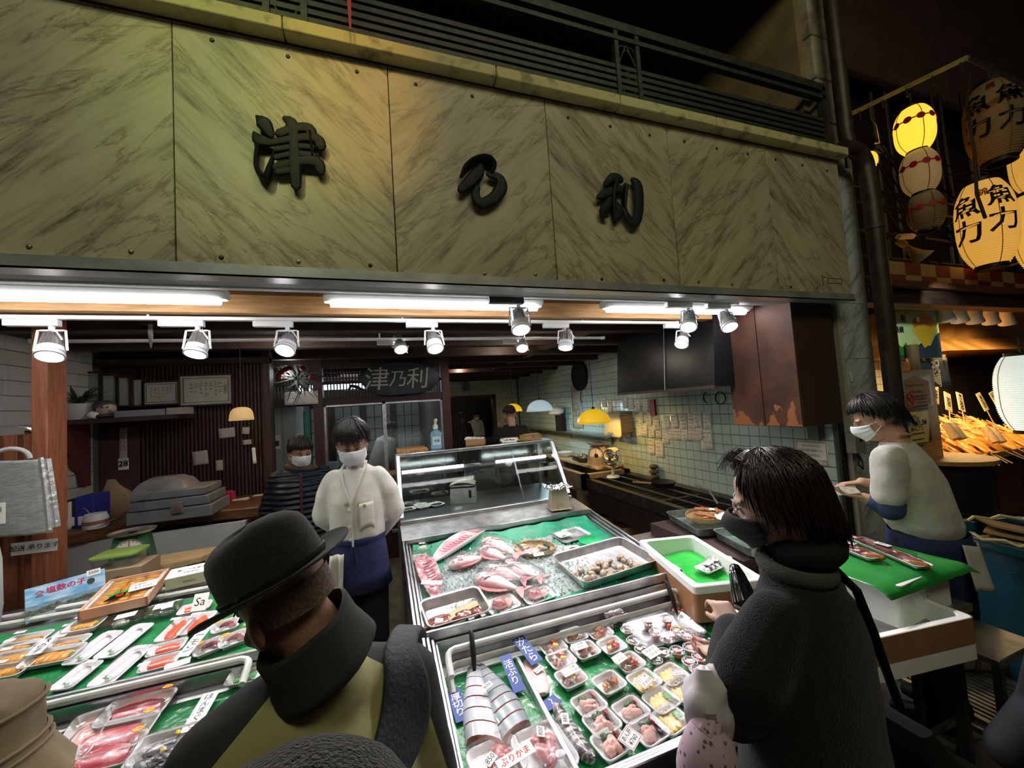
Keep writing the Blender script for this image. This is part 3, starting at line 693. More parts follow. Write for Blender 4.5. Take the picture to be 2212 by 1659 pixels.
# grill, sink bench and things on them
soot=mat('soot',(.018,.017,.016),.55,.3,n2=(.035,.032,.03),nscale=12)
gl=thing('grill_range','long black charcoal grill range under the hood','grill',(2.88,2.75,0))
GX=2.52;g0,g1=2.02,4.55
MB().bx(GX,3.19,g0,g1,.34,.60).build('body',soot,gl)
b=MB();b.bx(GX-.02,GX+.05,g0,g1,.60,.715).bx(3.08,3.19,g0,g1,.60,.72).bx(GX,3.19,g0,g0+.06,.60,.715).bx(GX,3.19,g1-.06,g1,.60,.715).bx(GX,3.19,3.2,3.24,.60,.70);b.build('rim',mat('grill_rim',(.05,.046,.042),.4,.6,n2=(.09,.08,.07),nscale=10),gl)
for k in range(26):
 y=g0+.12+k*.093
 MB().cyl((GX+.05,y,.69),(3.08,y,.69),.006,n=6).build('bar',soot,gl)
for x in(GX+.17,GX+.38):MB().tube([(x,g0+.05,.725),(x,g1-.05,.725)],.011,6).build('spit_rail',darkmetal,gl)
MB().tube([(GX+.3,2.75,.74),(GX+.36,2.9,.83),(GX+.34,3.05,.86)],.010,6).build('poker',alu,gl)
for y in(2.3,4.3):MB().bx(GX+.02,GX+.10,y,y+.08,0,.34).build('leg',soot,gl)
bench_m=mat('bench_stone',(.30,.24,.15),.6,n2=(.19,.15,.095),nscale=5,bump=.1,bscale=30)
sb=thing('sink_bench','stained stone sink bench with deep basins beside the grill','sink',(2.85,5.6,0))
b=MB();y0,y1=4.56,7.2
b.bx(2.48,2.56,y0,y1,.56,.76).bx(3.10,3.19,y0,y1,.56,.76).bx(2.48,3.19,y0,y0+.10,.56,.76).bx(2.48,3.19,y1-.1,y1,.56,.76).bx(2.48,3.19,5.75,5.9,.56,.76).bx(2.5,3.19,y0,y1,.50,.57);b.build('basin',bench_m,sb)
MB().bx(2.50,2.70,4.66,4.85,0,.5).build('leg',bench_m,sb);MB().bx(2.50,2.70,5.3,5.5,0,.5).build('leg',bench_m,sb);MB().bx(2.5,2.7,6.9,7.1,0,.5).build('leg',bench_m,sb)
MB().bx(2.75,3.19,4.7,7.2,.78,.81).build('drain_board',wood_pale,sb)
MB().bx(2.8,3.1,4.72,4.78,.755,.782).bx(2.8,3.1,6.9,6.96,.755,.782).build('board_batten',wood_pale,sb)
shelf=thing('wall_shelf','narrow steel wall shelf above the sink bench','shelf',(3.1,6.3,1.18))
MB().bx(3.0,3.19,4.75,8.4,1.19,1.21).build('board',steel_dull,shelf)
for y in(4.9,6.2,7.6):MB().prism([(0,0),(.16,0),(0,-.12)],.02,(3.19,y,1.19),M(((-1,0,0),(0,0,1),(0,1,0)))).build('bracket',steel_dull,shelf)
def dial_scale(name,lab,loc,rz,s,bodym,facem=card,pan=True,hub=(.02,.02,.02)):
 """kitchen dial scale; face towards local -Y"""
 t=thing(name,lab,'scale',loc,M.Rotation(rz,4,'Z'));X=wm(t)
 def T(b):b.v=[X@(p*s)for p in b.v];return b
 T(MB().rings([[V((x*a,y*c,z))for x,y in((-.5,-.42),(.5,-.42),(.5,.42),(-.5,.42))]for z,a,c in((0,1,1),(.06,1,1),(.75,.86,.62),(.92,.80,.5))])).build('body',bodym,t,bevel=.008*s)
 T(MB().bx(-.56,.56,-.5,.5,-.001,.045)).build('base',bodym,t,bevel=.01*s)
 R=M.Rotation(pi/2,3,'X')
 T(MB().lathe([(0,.31),(.36,.31),(.37,.36),(.40,.36),(.40,.2)],(0,0,.47),28,R)).build('bezel',alu,t)
 f=T(MB().lathe([(0,.335),(.365,.335),(.365,.32)],(0,0,.47),28,R)).build('dial_face',facem,t)
 b=MB()
 for k in range(20):
  a=2*pi*k/20;r0_=.29 if k%5 else.24
  b.add([V((sin(a+e)*q,-.338,.47+cos(a+e)*q))for q,e in((r0_,-.025),(.34,-.025),(.34,.025),(r0_,.025))],[(0,1,2,3)])
 T(b).build('dial_marks',ink,f,smooth=False)
 T(MB().lathe([(0,.345),(.11,.345),(.11,.33)],(0,0,.47),18,R)).build('hub',mat('hub_'+lab[:8],hub,.5),t)
 b=MB();b.bx(-.012,.012,-.35,-.342,.47,.78);T(b).build('needle',redink,t)
 T(MB().cyl((0,0,.9),(0,0,1.0),.12)).build('post',alu,t)
 if pan:T(MB().lathe([(0,1.0),(.5,1.0),(.58,1.06),(.6,1.06),(.52,.98),(0,.98)],(0,0,0),24,sx=1,sy=.85)).build('pan',alu,t)
 return t
dial_scale('kitchen_scale','old kitchen dial scale glowing yellow under the pendant lamp',(2.92,4.86,.81),rad(-62),.30,mat('scale_tan',(.40,.33,.24),.5,n2=(.28,.22,.15),nscale=9))
# desk fan with a cloth on top
p=V((2.80,4.38,.728));t=thing('desk_fan','small white desk fan with a rag draped over its cage','fan',p,M.Rotation(rad(-55),4,'Z'));X=wm(t)
def TX(b):b.v=[X@q for q in b.v];return b
TX(MB().lathe([(0,.02),(.075,.018),(.085,.0),(0,0)],(0,0,0),20)).build('base',white,t)
TX(MB().cyl((0,0,.015),(0,.01,.13),.02,.016)).build('neck',white,t)
Rf=M.Rotation(pi/2,3,'X')
b=MB()
for q in(.125,.095,.06):b.tube([V((q*cos(a),-.05-.02*(q<.1),.235+q*sin(a)))for a in[i*2*pi/28 for i in range(28)]],.003,5,closed=True)
b.tube([V((.127*cos(a),.0,.235+.127*sin(a)))for a in[i*2*pi/28 for i in range(28)]],.004,5,closed=True)
for k in range(24):a=2*pi*k/24;b.tube([V((.02*cos(a),-.072,.235+.02*sin(a))),V((.09*cos(a),-.068,.235+.09*sin(a))),V((.127*cos(a),-.03,.235+.127*sin(a))),V((.127*cos(a),0,.235+.127*sin(a)))],.0015,4)
TX(b).build('cage',alu,t)
for k in range(4):
 a=2*pi*k/4+.3
 TX(MB().add([V((cos(a+e)*q,-.025+d,.235+sin(a+e)*q))for q,e,d in((.02,-.2,0),(.10,-.55,-.012),(.112,0,0),(.10,.45,.014),(.02,.2,.004))],[(0,1,2,3,4)])).build('blade',mat('blade_grey',(.12,.12,.13),.3),t,solid=.002)
TX(MB().lathe([(0,.04),(.035,.04),(.045,-.04),(0,-.07)],(0,.0,.235),16,Rf)).build('motor',darkmetal,t)
b=MB();b.grid(lambda u,v:V((.085*sin((v-.5)*2.6)*(1+.1*sin(9*u)),-.06+.13*u+.01*sin(12*v),.31+.055*cos((v-.5)*2.6)+.012*sin(11*u+5*v))),10,10);TX(b).build('rag',mat('rag_cream',(.52,.45,.32),.9),t,solid=.004)
# stacked round weights, pan, trays and bowls at the sink bench
for i,(dz,r_,lab)in enumerate(((0,.060,'lowest brown pressing stone in the stack behind the grill'),(.062,.056,'middle brown pressing stone in the stack behind the grill'),(.124,.052,'topmost brown pressing stone in the stack behind the grill'))):
 b=MB();b.ell((0,0,.031),(r_,r_,.032),n=16,m=8);b.v=[q+V((.006*sin(9*q.x*20),0,0))for q in b.v]
 o=b.build('pressing_stone',mat('weight_brown',(.16,.115,.07),.8,n2=(.10,.07,.045),nscale=15));o.location=(3.12+.004*i,3.98,.722+dz);tag(o,lab,'stone','pressing stones by the grill')
t=thing('frying_pan','black frying pan left on the far edge of the grill','pan',(2.93,3.6,.735))
MB().lathe([(0,.004),(.11,.004),(.135,.05),(.14,.05),(.115,0),(0,0)],(2.93,3.6,.735),24).build('pan_body',soot,t);MB().tube([(2.80,3.63,.775),(2.62,3.71,.80)],.011,8).build('handle',wood_pale,t)
def steel_tray(name,lab,mx,w_,d_,h_,m=alu,r=.04,cat='tray',group=None,th=.002,flare=.012,rim=.008):
 """open rounded metal tray, base plane mx"""
 t=thing(name,lab,cat,mx.translation,mx.to_3x3().to_4x4(),group)
 b=MB();rg=[]
 for k,z in((-flare-.02,.0),(-flare,.008),(0,h_-.002),(rim,h_),(rim,h_-.004),(0-.001,h_-.006),(-flare-.004,.010),(-flare-.024,.003)):
  rg.append([mx@V((x,y,z))for x,y in rrect(w_+2*k,d_+2*k,max(r+k,.01),5)])
 b.rings(rg,True);b.build('tray_body',m,t);return t
def flatmx(x,y,z,rz=0,tilt=0):return M.Translation((x,y,z))@M.Rotation(tilt,4,'X')@M.Rotation(rz,4,'Z')
tr_=steel_tray('roasting_tray','deep dark tray of scraps on the sink drain board',flatmx(2.90,5.35,.81,rad(80)),.40,.24,.07,darkmetal)
b=MB();r_=random.Random(4)
for k in range(26):b.ell((2.90+r_.uniform(-.09,.09),5.35+r_.uniform(-.16,.16),.85+r_.uniform(0,.04)),(r_.uniform(.015,.04),r_.uniform(.015,.04),r_.uniform(.008,.03)),M.Rotation(r_.random()*3,3,'Z'),8,6)
b.build('scraps',mat('scraps_cream',(.46,.40,.28),.7,n2=(.25,.18,.10),nscale=25),tr_)
def bowl(name,lab,c,r,h,m,cat='bowl',group=None):
 t=tag(MB().lathe([(r*.45,0),(r*.7,h*.25),(r*.94,h*.75),(r,h),(r*1.03,h*.99),(r*.98,h*.74),(r*.74,h*.2),(r*.5,-.0),(0,.0),(0,.004),(r*.45,.004)],(0,0,0),26).build(name,m),lab,cat,group);t.location=c;return t
bowl('mixing_bowl','white enamel mixing bowl beyond the tray of scraps',(2.9,5.95,.81),.13,.085,white)
bowl('steel_bowl','dark steel bowl at the far end of the sink bench',(2.9,6.6,.81),.15,.10,steel_dull)
bowl('black_bowl','small dark bowl sunk inside the stone basin',(2.80,4.95,.57),.10,.06,darkmetal)
sc_c=onx(1213,915,3.12)
t=thing('hanging_hat','white cloth hat and dark board hung over the rear shelf','hat',(3.1,sc_c.y,1.21))
MB().bx(3.06,3.12,sc_c.y-.13,sc_c.y+.13,1.21,1.52).build('board',blackm,t)
b=MB();b.ell((3.05,sc_c.y,1.58),(.11,.20,.085),n=16,m=8);b.ell((3.0,sc_c.y,1.54),(.10,.22,.03),n=16,m=6);blob('cloth',white,t,b,.02)
# covered crate with yellow box on the shelf
c=onx(1336,918,3.06);t=thing('covered_box','box under a pale hanging cloth on the wall shelf','box',(3.06,c.y,1.21))
MB().bx(2.99,3.18,c.y-.16,c.y+.17,1.28,1.50).bx(3.02,3.15,c.y-.12,c.y+.12,1.211,1.28).build('box',wood_pale,t)
b=MB();b.grid(lambda u,v:V((2.98-.008*sin(20*u)-.012*v,c.y-.18+.37*u+(.03*(v)*(u-.5)),1.515-.27*v-.03*sin(7*u)*v)),16,8);b.build('cloth',mat('cloth_cream',(.60,.54,.40),.9),t,solid=.003)
MB().bx(2.99,3.17,c.y-.16,c.y+.13,1.52,1.56).build('lid_box',mat('box_olive',(.30,.25,.12),.7),t)
# round dark pan lid hung high, long calendar roll
c=onx(1250,812,3.15);t=thing('hung_pan','round black pan hung high on the tiled wall','pan',c)
MB().lathe([(0,0),(.24,0),(.25,.02),(.25,.05),(.24,.05),(.23,.025),(0,.02)],(3.19,c.y,c.z),30,M.Rotation(-pi/2,3,'Y')).build('pan',blackm,t)
MB().tube([(3.17,c.y,c.z-.25),(3.16,c.y+.02,c.z-.38),(3.17,c.y,c.z-.46)],.006,5).build('hook',black,t)
mx=right_mx(1247,878);sheet('hanging_sheet','long dark inscribed paper sheet hung below the black pan','sheet',mx,.36,.75,m=mat('paper_dim',(.45,.45,.42),.8),rows=6,seed=99,curl=.03)
mx=right_mx(1412,880);tag(MB().box((mx.translation.x-.01,mx.translation.y,mx.translation.z),(.03,.09,.2)).build('red_charm',mat('charm_red',(.30,.03,.03),.3)),'small glossy red packet hung among the paper slips','packet')
# crates under the bench
for k,(y,z,lab)in enumerate(((4.05,0.15,'shallow wooden crate, top one under the grill end'),(4.08,.0,'shallow wooden crate on the floor under the grill end'))):
 t=thing('wooden_crate',lab,'crate',(2.72,y,z),group='crates under the grill')
 b=MB();x0,x1,y0,y1=2.50,2.95,y-.24,y+.24
 for q in((x0,x1,y0,y0+.012),(x0,x1,y1-.012,y1),(x0,x0+.012,y0,y1),(x1-.012,x1,y0,y1)):MB().bx(q[0],q[1],q[2],q[3],z+.01,z+.12).build('side',wood_pale,t)
 MB().bx(x0,x1,y0,y1,z,z+.012).build('base',wood_pale,t)
 # display counters
TL=math.atan(.105)
RIM=(.85,1.66,.105);PF=(.795,1.66,.105);PO=(.705,1.0,.03);PU=(.81,1.66,.105);PL=(.78,1.72,.105)
def c1(x,y):return x/3.26,1150+y/3.26
def c2(x,y):return 850+x/4.022,1100+y/4.022
def c3(x,y):return 900+x/3.352,1280+y/3.352
def c4(x,y):return 1350+x/2.949,1050+y/2.949
def rz_(y,pl):return pl[0]+pl[2]*(y-pl[1])
def slope_mx(pl,p,rz=0,lift=0):
 """frame on a sloping display surface: local Z is its normal"""
 t=math.atan(pl[2]);m=M.Rotation(t,4,'X')@M.Rotation(rad(rz),4,'Z');n=m.to_3x3()@V((0,0,1))
 m.translation=V(p)+n*lift;return m
def at(pl,px,py,rz=0,lift=0):return slope_mx(pl,onp(px,py,(pl[0]+lift,pl[1],pl[2])),rz,0)
def slab(b,x0,x1,y0,y1,t0,t1,pl):
 """block between two heights above a sloping plane"""
 p=[V((x,y,rz_(y,pl)+t))for t in(t0,t1)for y in(y0,y1)for x in(x0,x1)]
 return b.add(p,[(0,2,3,1),(4,5,7,6),(0,1,5,4),(2,6,7,3),(0,4,6,2),(1,3,7,5)])
pipe_white=mat('pipe_white',(.62,.62,.60),.5,n2=(.50,.50,.48),nscale=14)
def counter(name,lab,x0,x1,y0,y1,bed,steps=3,pipes=None,deck=None,skirt=.05):
 t=thing(name,lab,'display counter',((x0+x1)/2,(y0+y1)/2,0))
 b=MB();b.add([V((x,y,z))for x,y,z in((x0+.02,y0+skirt,.02),(x1-.02,y0+skirt,.02),(x1-.02,y1,.02),(x0+.02,y1,.02),(x0+.02,y0+skirt,rz_(y0,bed)-.03),(x1-.02,y0+skirt,rz_(y0,bed)-.03),(x1-.02,y1,rz_(y1,bed)-.03),(x0+.02,y1,rz_(y1,bed)-.03))],[(0,3,2,1),(4,5,6,7),(0,1,5,4),(1,2,6,5),(2,3,7,6),(3,0,4,7)])
 b.build('body',steel_dull,t)
 slab(MB(),x0+.01,x1-.01,y0+.01,y1-.01,-.028,-.006,bed).build('bed',steel_dull,t)
 yb=deck or y1
 for k in range(steps):
  e=.018*k;h=rz_(y0,RIM)-rz_(y0,bed)
  for n,q in(('rail',(x0+e,x1-e,y0+e,y0+e+.013)),('rail',(x0+e,x0+e+.013,y0+e,yb)),('rail',(x1-e-.013,x1-e,y0+e,yb))):
   b=MB();slab(b,*q,-.05,-.012*k,RIM);b.build(n,steel,t,bevel=.003)
 e=.018*steps
 b=MB()
 for q in((x0+e,x1-e,y0+e,y0+e+.006),(x0+e,x0+e+.006,y0+e,yb),(x1-e-.006,x1-e,y0+e,yb),(x0+e,x1-e,yb-.008,yb)):
  p=[V((x,y,(rz_(y,bed)-.012)if lo else rz_(y,RIM)-.04))for lo in(1,0)for y in q[2:]for x in q[:2]]
  b.add(p,[(0,2,3,1),(4,5,7,6),(0,1,5,4),(2,6,7,3),(0,4,6,2),(1,3,7,5)])
 b.build('liner',steel,t)
 if pipes:
  for yy,dz in pipes:
   xa,xb=x0+e+.035,x1-e-.035;z=rz_(yy,RIM)+dz
   pth=[(xa,yy-.10,z-.035),(xa,yy-.035,z-.012)]+[(xa+.03*(1-cos(a)),yy-.03+.03*sin(a),z-.006*(1-a/1.6))for a in(.5,1.0,1.57)]+[(xb-.03,yy,z)]+[(xb-.03*(1-sin(a)),yy-.03*(1-cos(a)),z-.006*a)for a in(.6,1.1,1.57)]+[(xb,yy-.1,z-.035)]
   MB().tube(pth,.0125,10).build('cooling_pipe',pipe_white,t)
 return t
fc=counter('fish_counter','stainless steel display counter filled with ice and whole bream',.085,1.425,1.655,2.80,PF,deck=2.56)
b=MB();slab(b,.085,1.425,2.55,2.82,-.03,0,RIM);b.build('deck',steel_dull,fc)
b=MB();slab(b,.085,1.425,2.545,2.56,-.018,.004,RIM);b.build('deck_edge',steel,fc)
lc=counter('tray_counter','stainless steel front counter of small seafood trays on green sheet',.11,1.40,.93,1.648,PO,pipes=((1.575,-.035),(1.56,-.085)))
for x in(.30,1.26):
 MB().tube([(x,1.59,rz_(1.59,RIM)+.01),(x,1.575,rz_(1.59,RIM)-.0),(x-.004,1.54,rz_(1.54,RIM)-.05),(x-.008,1.515,rz_(1.5,RIM)-.10)],[.006,.010,.011,.006],8).build('clip_hook',black,lc)
ul=counter('roe_counter','stainless steel upper counter of roe, salmon and squid trays',-1.95,-.42,1.80,2.62,(.81,1.66,.105),pipes=((2.49,-.012),(2.44,-.02)))
ll=counter('tuna_counter','stainless steel lower counter of tuna trays on green sheet',-1.95,-.42,1.08,1.795,PL,pipes=((1.765,.0),))
green_sheet=mat('green_sheet',(.008,.17,.045),.3,n2=(.012,.24,.07),nscale=6,bump=.9,bscale=26,coat=.3,spec=.6)
green_bright=mat('green_film',(.012,.34,.035),.3,n2=(.02,.42,.05),nscale=5,bump=.5,bscale=14,coat=.25)
def liner(name,lab,x0,x1,y0,y1,pl,nx=40,ny=30,amp=.005,m=green_sheet,lift=.0,back=0):
 def f(u,v):
  x=x0+(x1-x0)*u;y=y0+(y1-y0)*v
  z=rz_(y,pl)+lift+amp*(.5+noise.noise((x*9,y*9,3))+.5*noise.noise((x*24,y*24,8)))
  if back and v>.9:z+=back*(v-.9)*10*(.7+.5*noise.noise((x*6,0,0)))
  return V((x,y,z))
 b=MB();b.grid(f,nx,ny);o=b.build(name,m,ang=180);tag(o,lab,'sheet','green display sheets');return o
liner('green_sheet','crinkled green plastic sheet under the small trays of the front counter',.165,1.345,.99,1.56,PO,lift=-.004)
liner('green_sheet','crinkled green plastic sheet under the tuna trays',-1.88,-.48,1.14,1.735,PL,lift=-.004)
liner('green_sheet','green plastic sheet under the roe and salmon trays',-1.88,-.48,1.862,2.40,PU,lift=-.004)
liner('green_sheet','green plastic sheet showing between ice and fish at the counter back',.145,1.365,1.72,2.53,PF,lift=-.006,amp=.012,m=mat('green_sheet_teal',(.006,.21,.10),.45,n2=(.01,.30,.16),nscale=7,bump=.4,bscale=20),back=.04)
# packs of seafood
foam=mat('foam_white',(.74,.74,.76),.45)
flesh={'tuna':mat('tuna',(.50,.035,.065),.35,n2=(.62,.12,.14),nscale=22,stretch=(1,7,1),coat=.3),'toro':mat('toro',(.62,.16,.15),.35,n2=(.80,.55,.50),nscale=30,stretch=(1,5,1),nlo=.46,nhi=.52,coat=.3),'salmon':mat('salmon',(.70,.045,.012),.35,n2=(.76,.15,.06),nscale=34,stretch=(1,5,1),coat=.3),'roe':mat('roe',(.68,.33,.045),.4,n2=(.58,.22,.025),nscale=60,coat=.3),'squid':mat('squid_white',(.70,.70,.73),.3,coat=.4,n2=(.66,.64,.66),nscale=12),'octo':mat('octopus',(.16,.018,.022),.3,n2=(.28,.06,.07),nscale=25,coat=.5),'sucker':mat('sucker',(.62,.42,.42),.4),'brown':mat('simmer_brown',(.16,.06,.028),.3,n2=(.30,.14,.06),nscale=30,coat=.6),'amber':mat('simmer_amber',(.48,.20,.05),.3,n2=(.30,.11,.03),nscale=25,coat=.6),'whelk':mat('whelk',(.46,.27,.22),.3,n2=(.22,.11,.10),nscale=28,coat=.5),'liver':mat('liver_pink',(.60,.26,.20),.35,n2=(.68,.42,.36),nscale=26,coat=.4),'yellow':mat('roll_yellow',(.70,.42,.08),.4,n2=(.74,.56,.22),nscale=14,coat=.3),'kama':mat('kama_red',(.30,.035,.045),.3,n2=(.52,.20,.20),nscale=14,coat=.5),'red':mat('red_garnish',(.52,.01,.03),.35,coat=.4),'flower':mat('flower_yellow',(.80,.62,.02),.5),'leaf':mat('leaf_green',(.03,.20,.02),.4,n2=(.05,.28,.04),nscale=30),'dark':mat('roll_dark',(.012,.012,.014),.35,coat=.4),'redroe':mat('red_roe',(.62,.03,.012),.3,n2=(.75,.12,.05),nscale=80,coat=.5),'pinkroe':mat('pink_roe',(.50,.10,.09),.3,n2=(.66,.30,.27),nscale=40,coat=.5),'seaweed':mat('seaweed',(.02,.06,.015),.4,n2=(.05,.11,.03),nscale=40),'paste':mat('paste_white',(.62,.60,.52),.5,n2=(.50,.47,.38),nscale=40),}
_TR={}
def tray_mesh(w_,d_,h_,m=None,flare=.010):
 k=(round(w_,3),round(d_,3),round(h_,3),(m or foam).name)
 if k not in _TR:
  r=min(w_,d_)*.2;rg=[]
  for q,z in((-flare-.012,0),(-flare-.002,.001),(-.003,h_-.003),(.002,h_),(.004,h_-.002),(.002,h_-.004),(-.004,h_-.004),(-flare-.004,.005),(-flare-.016,.003)):
   rg.append([V((x,y,z))for x,y in rrect(w_+2*q,d_+2*q,max(r+q,.004),3)])
  b=MB();b.rings(rg,True);_TR[k]=b.mesh('tray',m or foam)
 return _TR[k]
def film_mesh(w_,d_,h_):
 k=('film',round(w_,3),round(d_,3),round(h_,3))
 if k not in _TR:
  rg=[]
  for q,z in((.005,h_*.55),(.0045,h_-.001),(.001,h_+.0012),(-w_*.12,h_+.004),(-w_*.3,h_+.006)):
   rg.append([V((x,y,z+.001*sin(40*x+30*y)))for x,y in rrect(w_+2*q,d_+2*q,max(min(w_,d_)*.2+q,.002),3)])
  b=MB();b.rings(rg,False);b.f.append(list(range(len(b.v)-len(rg[0]),len(b.v))));b.mi.append(0);_TR[k]=b.mesh('film',film,ang=180)
 return _TR[k]
def link(name,me,parent,loc=(0,0,0),rz=0,rot=None,sc=None):
 o=bpy.data.objects.new(name,me);COL.objects.link(o);o.parent=parent
 m=(rot or M.Rotation(rz,4,'Z')).to_4x4()
 if sc:m=m@M.Diagonal((*sc,1))
 m.translation=V(loc);o.matrix_basis=m;return o
_LM={}
def lump(kind,seed=0,rough=.35,n=12,m=8):
 """irregular lump of unit size"""
 k=(kind,seed,rough)
 if k not in _LM:
  b=MB();b.ell((0,0,0),1,n=n,m=m)
  b.v=[p*(1+rough*noise.noise(p*1.6+V((seed*3.1,0,seed))))for p in b.v];_LM[k]=b.mesh(kind,flesh[kind],ang=180)
 return _LM[k]
def slabm(kind,seed=0):
 k=('slab',kind,seed)
 if k not in _LM:
  b=MB();rg=[]
  for i in range(9):
   t=i/8;x=(t-.5)*2;s=(1-abs(x)**4*.55);z=.9+.25*noise.noise((x*2,seed,0))
   rg.append([V((x,y*s,zz*z))for y,zz in((-1,0),(1,0),(1.0,.55),(.8,.9),(.3,1.0),(-.35,.98),(-.85,.8),(-1.02,.4))])
  b.rings(rg,True);_LM[k]=b.mesh(kind,flesh[kind],ang=50)
 return _LM[k]
def leafm():
 if 'leaf' not in _LM:
  b=MB();pts=[]
  for i in range(7):x=-.9+1.8*i/6;pts+=[(x,.35 if i%2==0 else 1.0)]
  b.prism([(.9,-1),(-.9,-1)][::-1]+pts[::-1],.05);_LM['leaf']=b.mesh('leaf',flesh['leaf'],False)
 return _LM['leaf']
yel=mat('sticker_yellow',(.85,.55,.01),.5);
def sticker(parent,loc,rz,r=.017,txt='500',tilt=0):
 b=MB();b.lathe([(0,.0012),(r*.92,.0012),(r*.92,.0004)],(0,0,0),18,sy=.62);s=link('sticker',b.mesh('sticker',yel),parent,loc,rz,M.Rotation(tilt,4,'X')@M.Rotation(rz,4,'Z'))
 X=wm(s);text(txt,r*.8,redink,s,X@M.Translation((0,0,.0013)),bold=.02)
 b=MB();b.tube([(r*.95*cos(a),r*.6*sin(a),.001)for a in[i*pi/9 for i in range(18)]],.0008,4,closed=True);link('sticker_rim',b.mesh('sticker_rim',redink),s)
def tagc(parent,loc,rz,txt,w_=.035,h_=.016,m=card,inkm=ink,tilt=0):
 b=MB();b.box((0,0,0),(w_,h_,.0008));s=link('price_tag',b.mesh('price_tag',m,False),parent,loc,0,M.Rotation(tilt,4,'X')@M.Rotation(rz,4,'Z'))
 text(txt,h_*.72,inkm,s,wm(s)@M.Translation((0,0,.0006)),bold=.0,shear=.15)
def fill(t,kind,w_,d_,h_,r):
 z0=.004
 def L(k,x,y,z,sx,sy,sz,rz=None,nm=None,seed=None):return link(nm or k,lump(k,r.randint(0,3)if seed is None else seed),t,(x,y,z),r.random()*6 if rz is None else rz,sc=(sx,sy,sz))
 if kind in('tuna','toro','salmon'):
  link('fillet',slabm(kind,r.randint(0,2)),t,(.02*w_,-.02*d_,z0),r.uniform(-.06,.06)+(pi/2 if d_>w_ else 0),sc=(max(w_,d_)*.40,min(w_,d_)*.37,h_*.8))
  if kind=='tuna':link('leaf',leafm(),t,(w_*.36,d_*.10,h_*.6),r.uniform(-.5,.5),sc=(w_*.09,d_*.16,.02))
 elif kind=='roe':
  for i in range(4):L('roe',(i-1.5)*w_*.17,r.uniform(-.04,.04)*d_,h_*.45,w_*.17,d_*.36,h_*.42,r.uniform(-.5,.1),'roe_sac')
  link('leaf',leafm(),t,(w_*.38,-.05*d_,h_*.7),1.2,sc=(d_*.14,w_*.07,.02))
 elif kind=='squid':
  link('fillet',slabm('squid',r.randint(0,2)),t,(0,.05*d_,z0),pi/2 if d_>w_ else 0,sc=(max(w_,d_)*.40,min(w_,d_)*.34,h_*.65));link('leaf',leafm(),t,(-.05*w_,-d_*.30,h_*.7),r.uniform(-.2,.2),sc=(w_*.20,d_*.07,.02))
 elif kind=='octo':
  b=MB();n=16;pth=[]
  for i in range(n+1):
   a=i/n*4.2-.5;pth.append((w_*.27*cos(a)*(1-.35*i/n),d_*.27*sin(a)*(1-.35*i/n),h_*.55))
  rr=[h_*.48*(1-.72*i/n)for i in range(n+1)];b.tube(pth,rr,10);link('tentacle',b.mesh('tentacle',flesh['octo']),t)
  for i in range(1,n,1):
   a=i/n*4.2-.5;q=1-.35*i/n
   link('sucker',lump('sucker',0,0,8,5),t,(w_*.27*cos(a)*q+rr[i]*.75*cos(a),d_*.27*sin(a)*q+rr[i]*.75*sin(a),h_*.55+rr[i]*.6),0,sc=(rr[i]*.42,)*3)
  link('leaf',leafm(),t,(-.22*w_,-.28*d_,.008),.3,sc=(w_*.14,d_*.14,.02))
 elif kind in('brown','egg'):
  for i in range(7):L('brown' if i%3 else 'amber',r.uniform(-.24,.24)*w_,r.uniform(-.24,.24)*d_,h_*r.uniform(.4,.7),w_*r.uniform(.12,.2),d_*r.uniform(.08,.14),h_*.35,nm='morsel')
  if kind=='egg':L('amber',.05*w_,.12*d_,h_*.85,w_*.2,d_*.17,h_*.45,0,'egg_roll',0);L('red',.08*w_,-.16*d_,h_*.95,w_*.11,d_*.11,h_*.25,nm='red_garnish')
 elif kind=='whelk':
  for i in range(6):L('whelk' if i%2 else 'liver',r.uniform(-.22,.22)*w_,r.uniform(-.22,.22)*d_,h_*r.uniform(.45,.75),w_*r.uniform(.13,.2),d_*r.uniform(.1,.17),h_*.4,nm='morsel')
  L('red',.08*w_,.18*d_,h_*1.0,w_*.13,d_*.11,h_*.25,nm='red_garnish')
  f=L('flower',.05*w_,-.06*d_,h_*1.05,w_*.10,d_*.10,h_*.2,nm='yellow_flower')
 elif kind=='liver':
  for i in range(5):L('liver',r.uniform(-.2,.12)*w_,r.uniform(-.22,.1)*d_,h_*r.uniform(.5,.8),w_*r.uniform(.16,.24),d_*r.uniform(.14,.2),h_*.45,nm='liver_piece')
  for i in range(3):L('seaweed',r.uniform(-.15,.2)*w_,.24*d_+r.uniform(-.05,.05)*d_,h_*.8,w_*.13,d_*.10,h_*.3,nm='seaweed')
  link('dark_strip',slabm('dark'),t,(.32*w_,.0,h_*.4),1.45,sc=(d_*.3,w_*.06,h_*.35));L('red',.28*w_,.18*d_,h_*1.0,w_*.03,d_*.14,h_*.12,.2,'red_garnish')
 elif kind=='yellow':
  for i in range(3):link('slice',slabm('yellow',i),t,((i-1)*.19*w_-.06*w_,-.02*d_,z0+h_*.12),1.2,sc=(d_*.36,w_*.15,h_*.5))
  link('leaf',leafm(),t,(.26*w_,.02*d_,h_*.85),1.3,sc=(d_*.16,w_*.12,.02))
 elif kind=='kama':
  for i in range(5):L('kama',r.uniform(-.2,.2)*w_,r.uniform(-.24,.24)*d_,h_*r.uniform(.6,1.1),w_*r.uniform(.2,.3),d_*r.uniform(.13,.22),h_*.6,nm='collar_piece')
  L('squid',.2*w_,-.3*d_,h_*1.2,w_*.10,d_*.12,h_*.3,nm='fin_bone')
 elif kind=='dark':
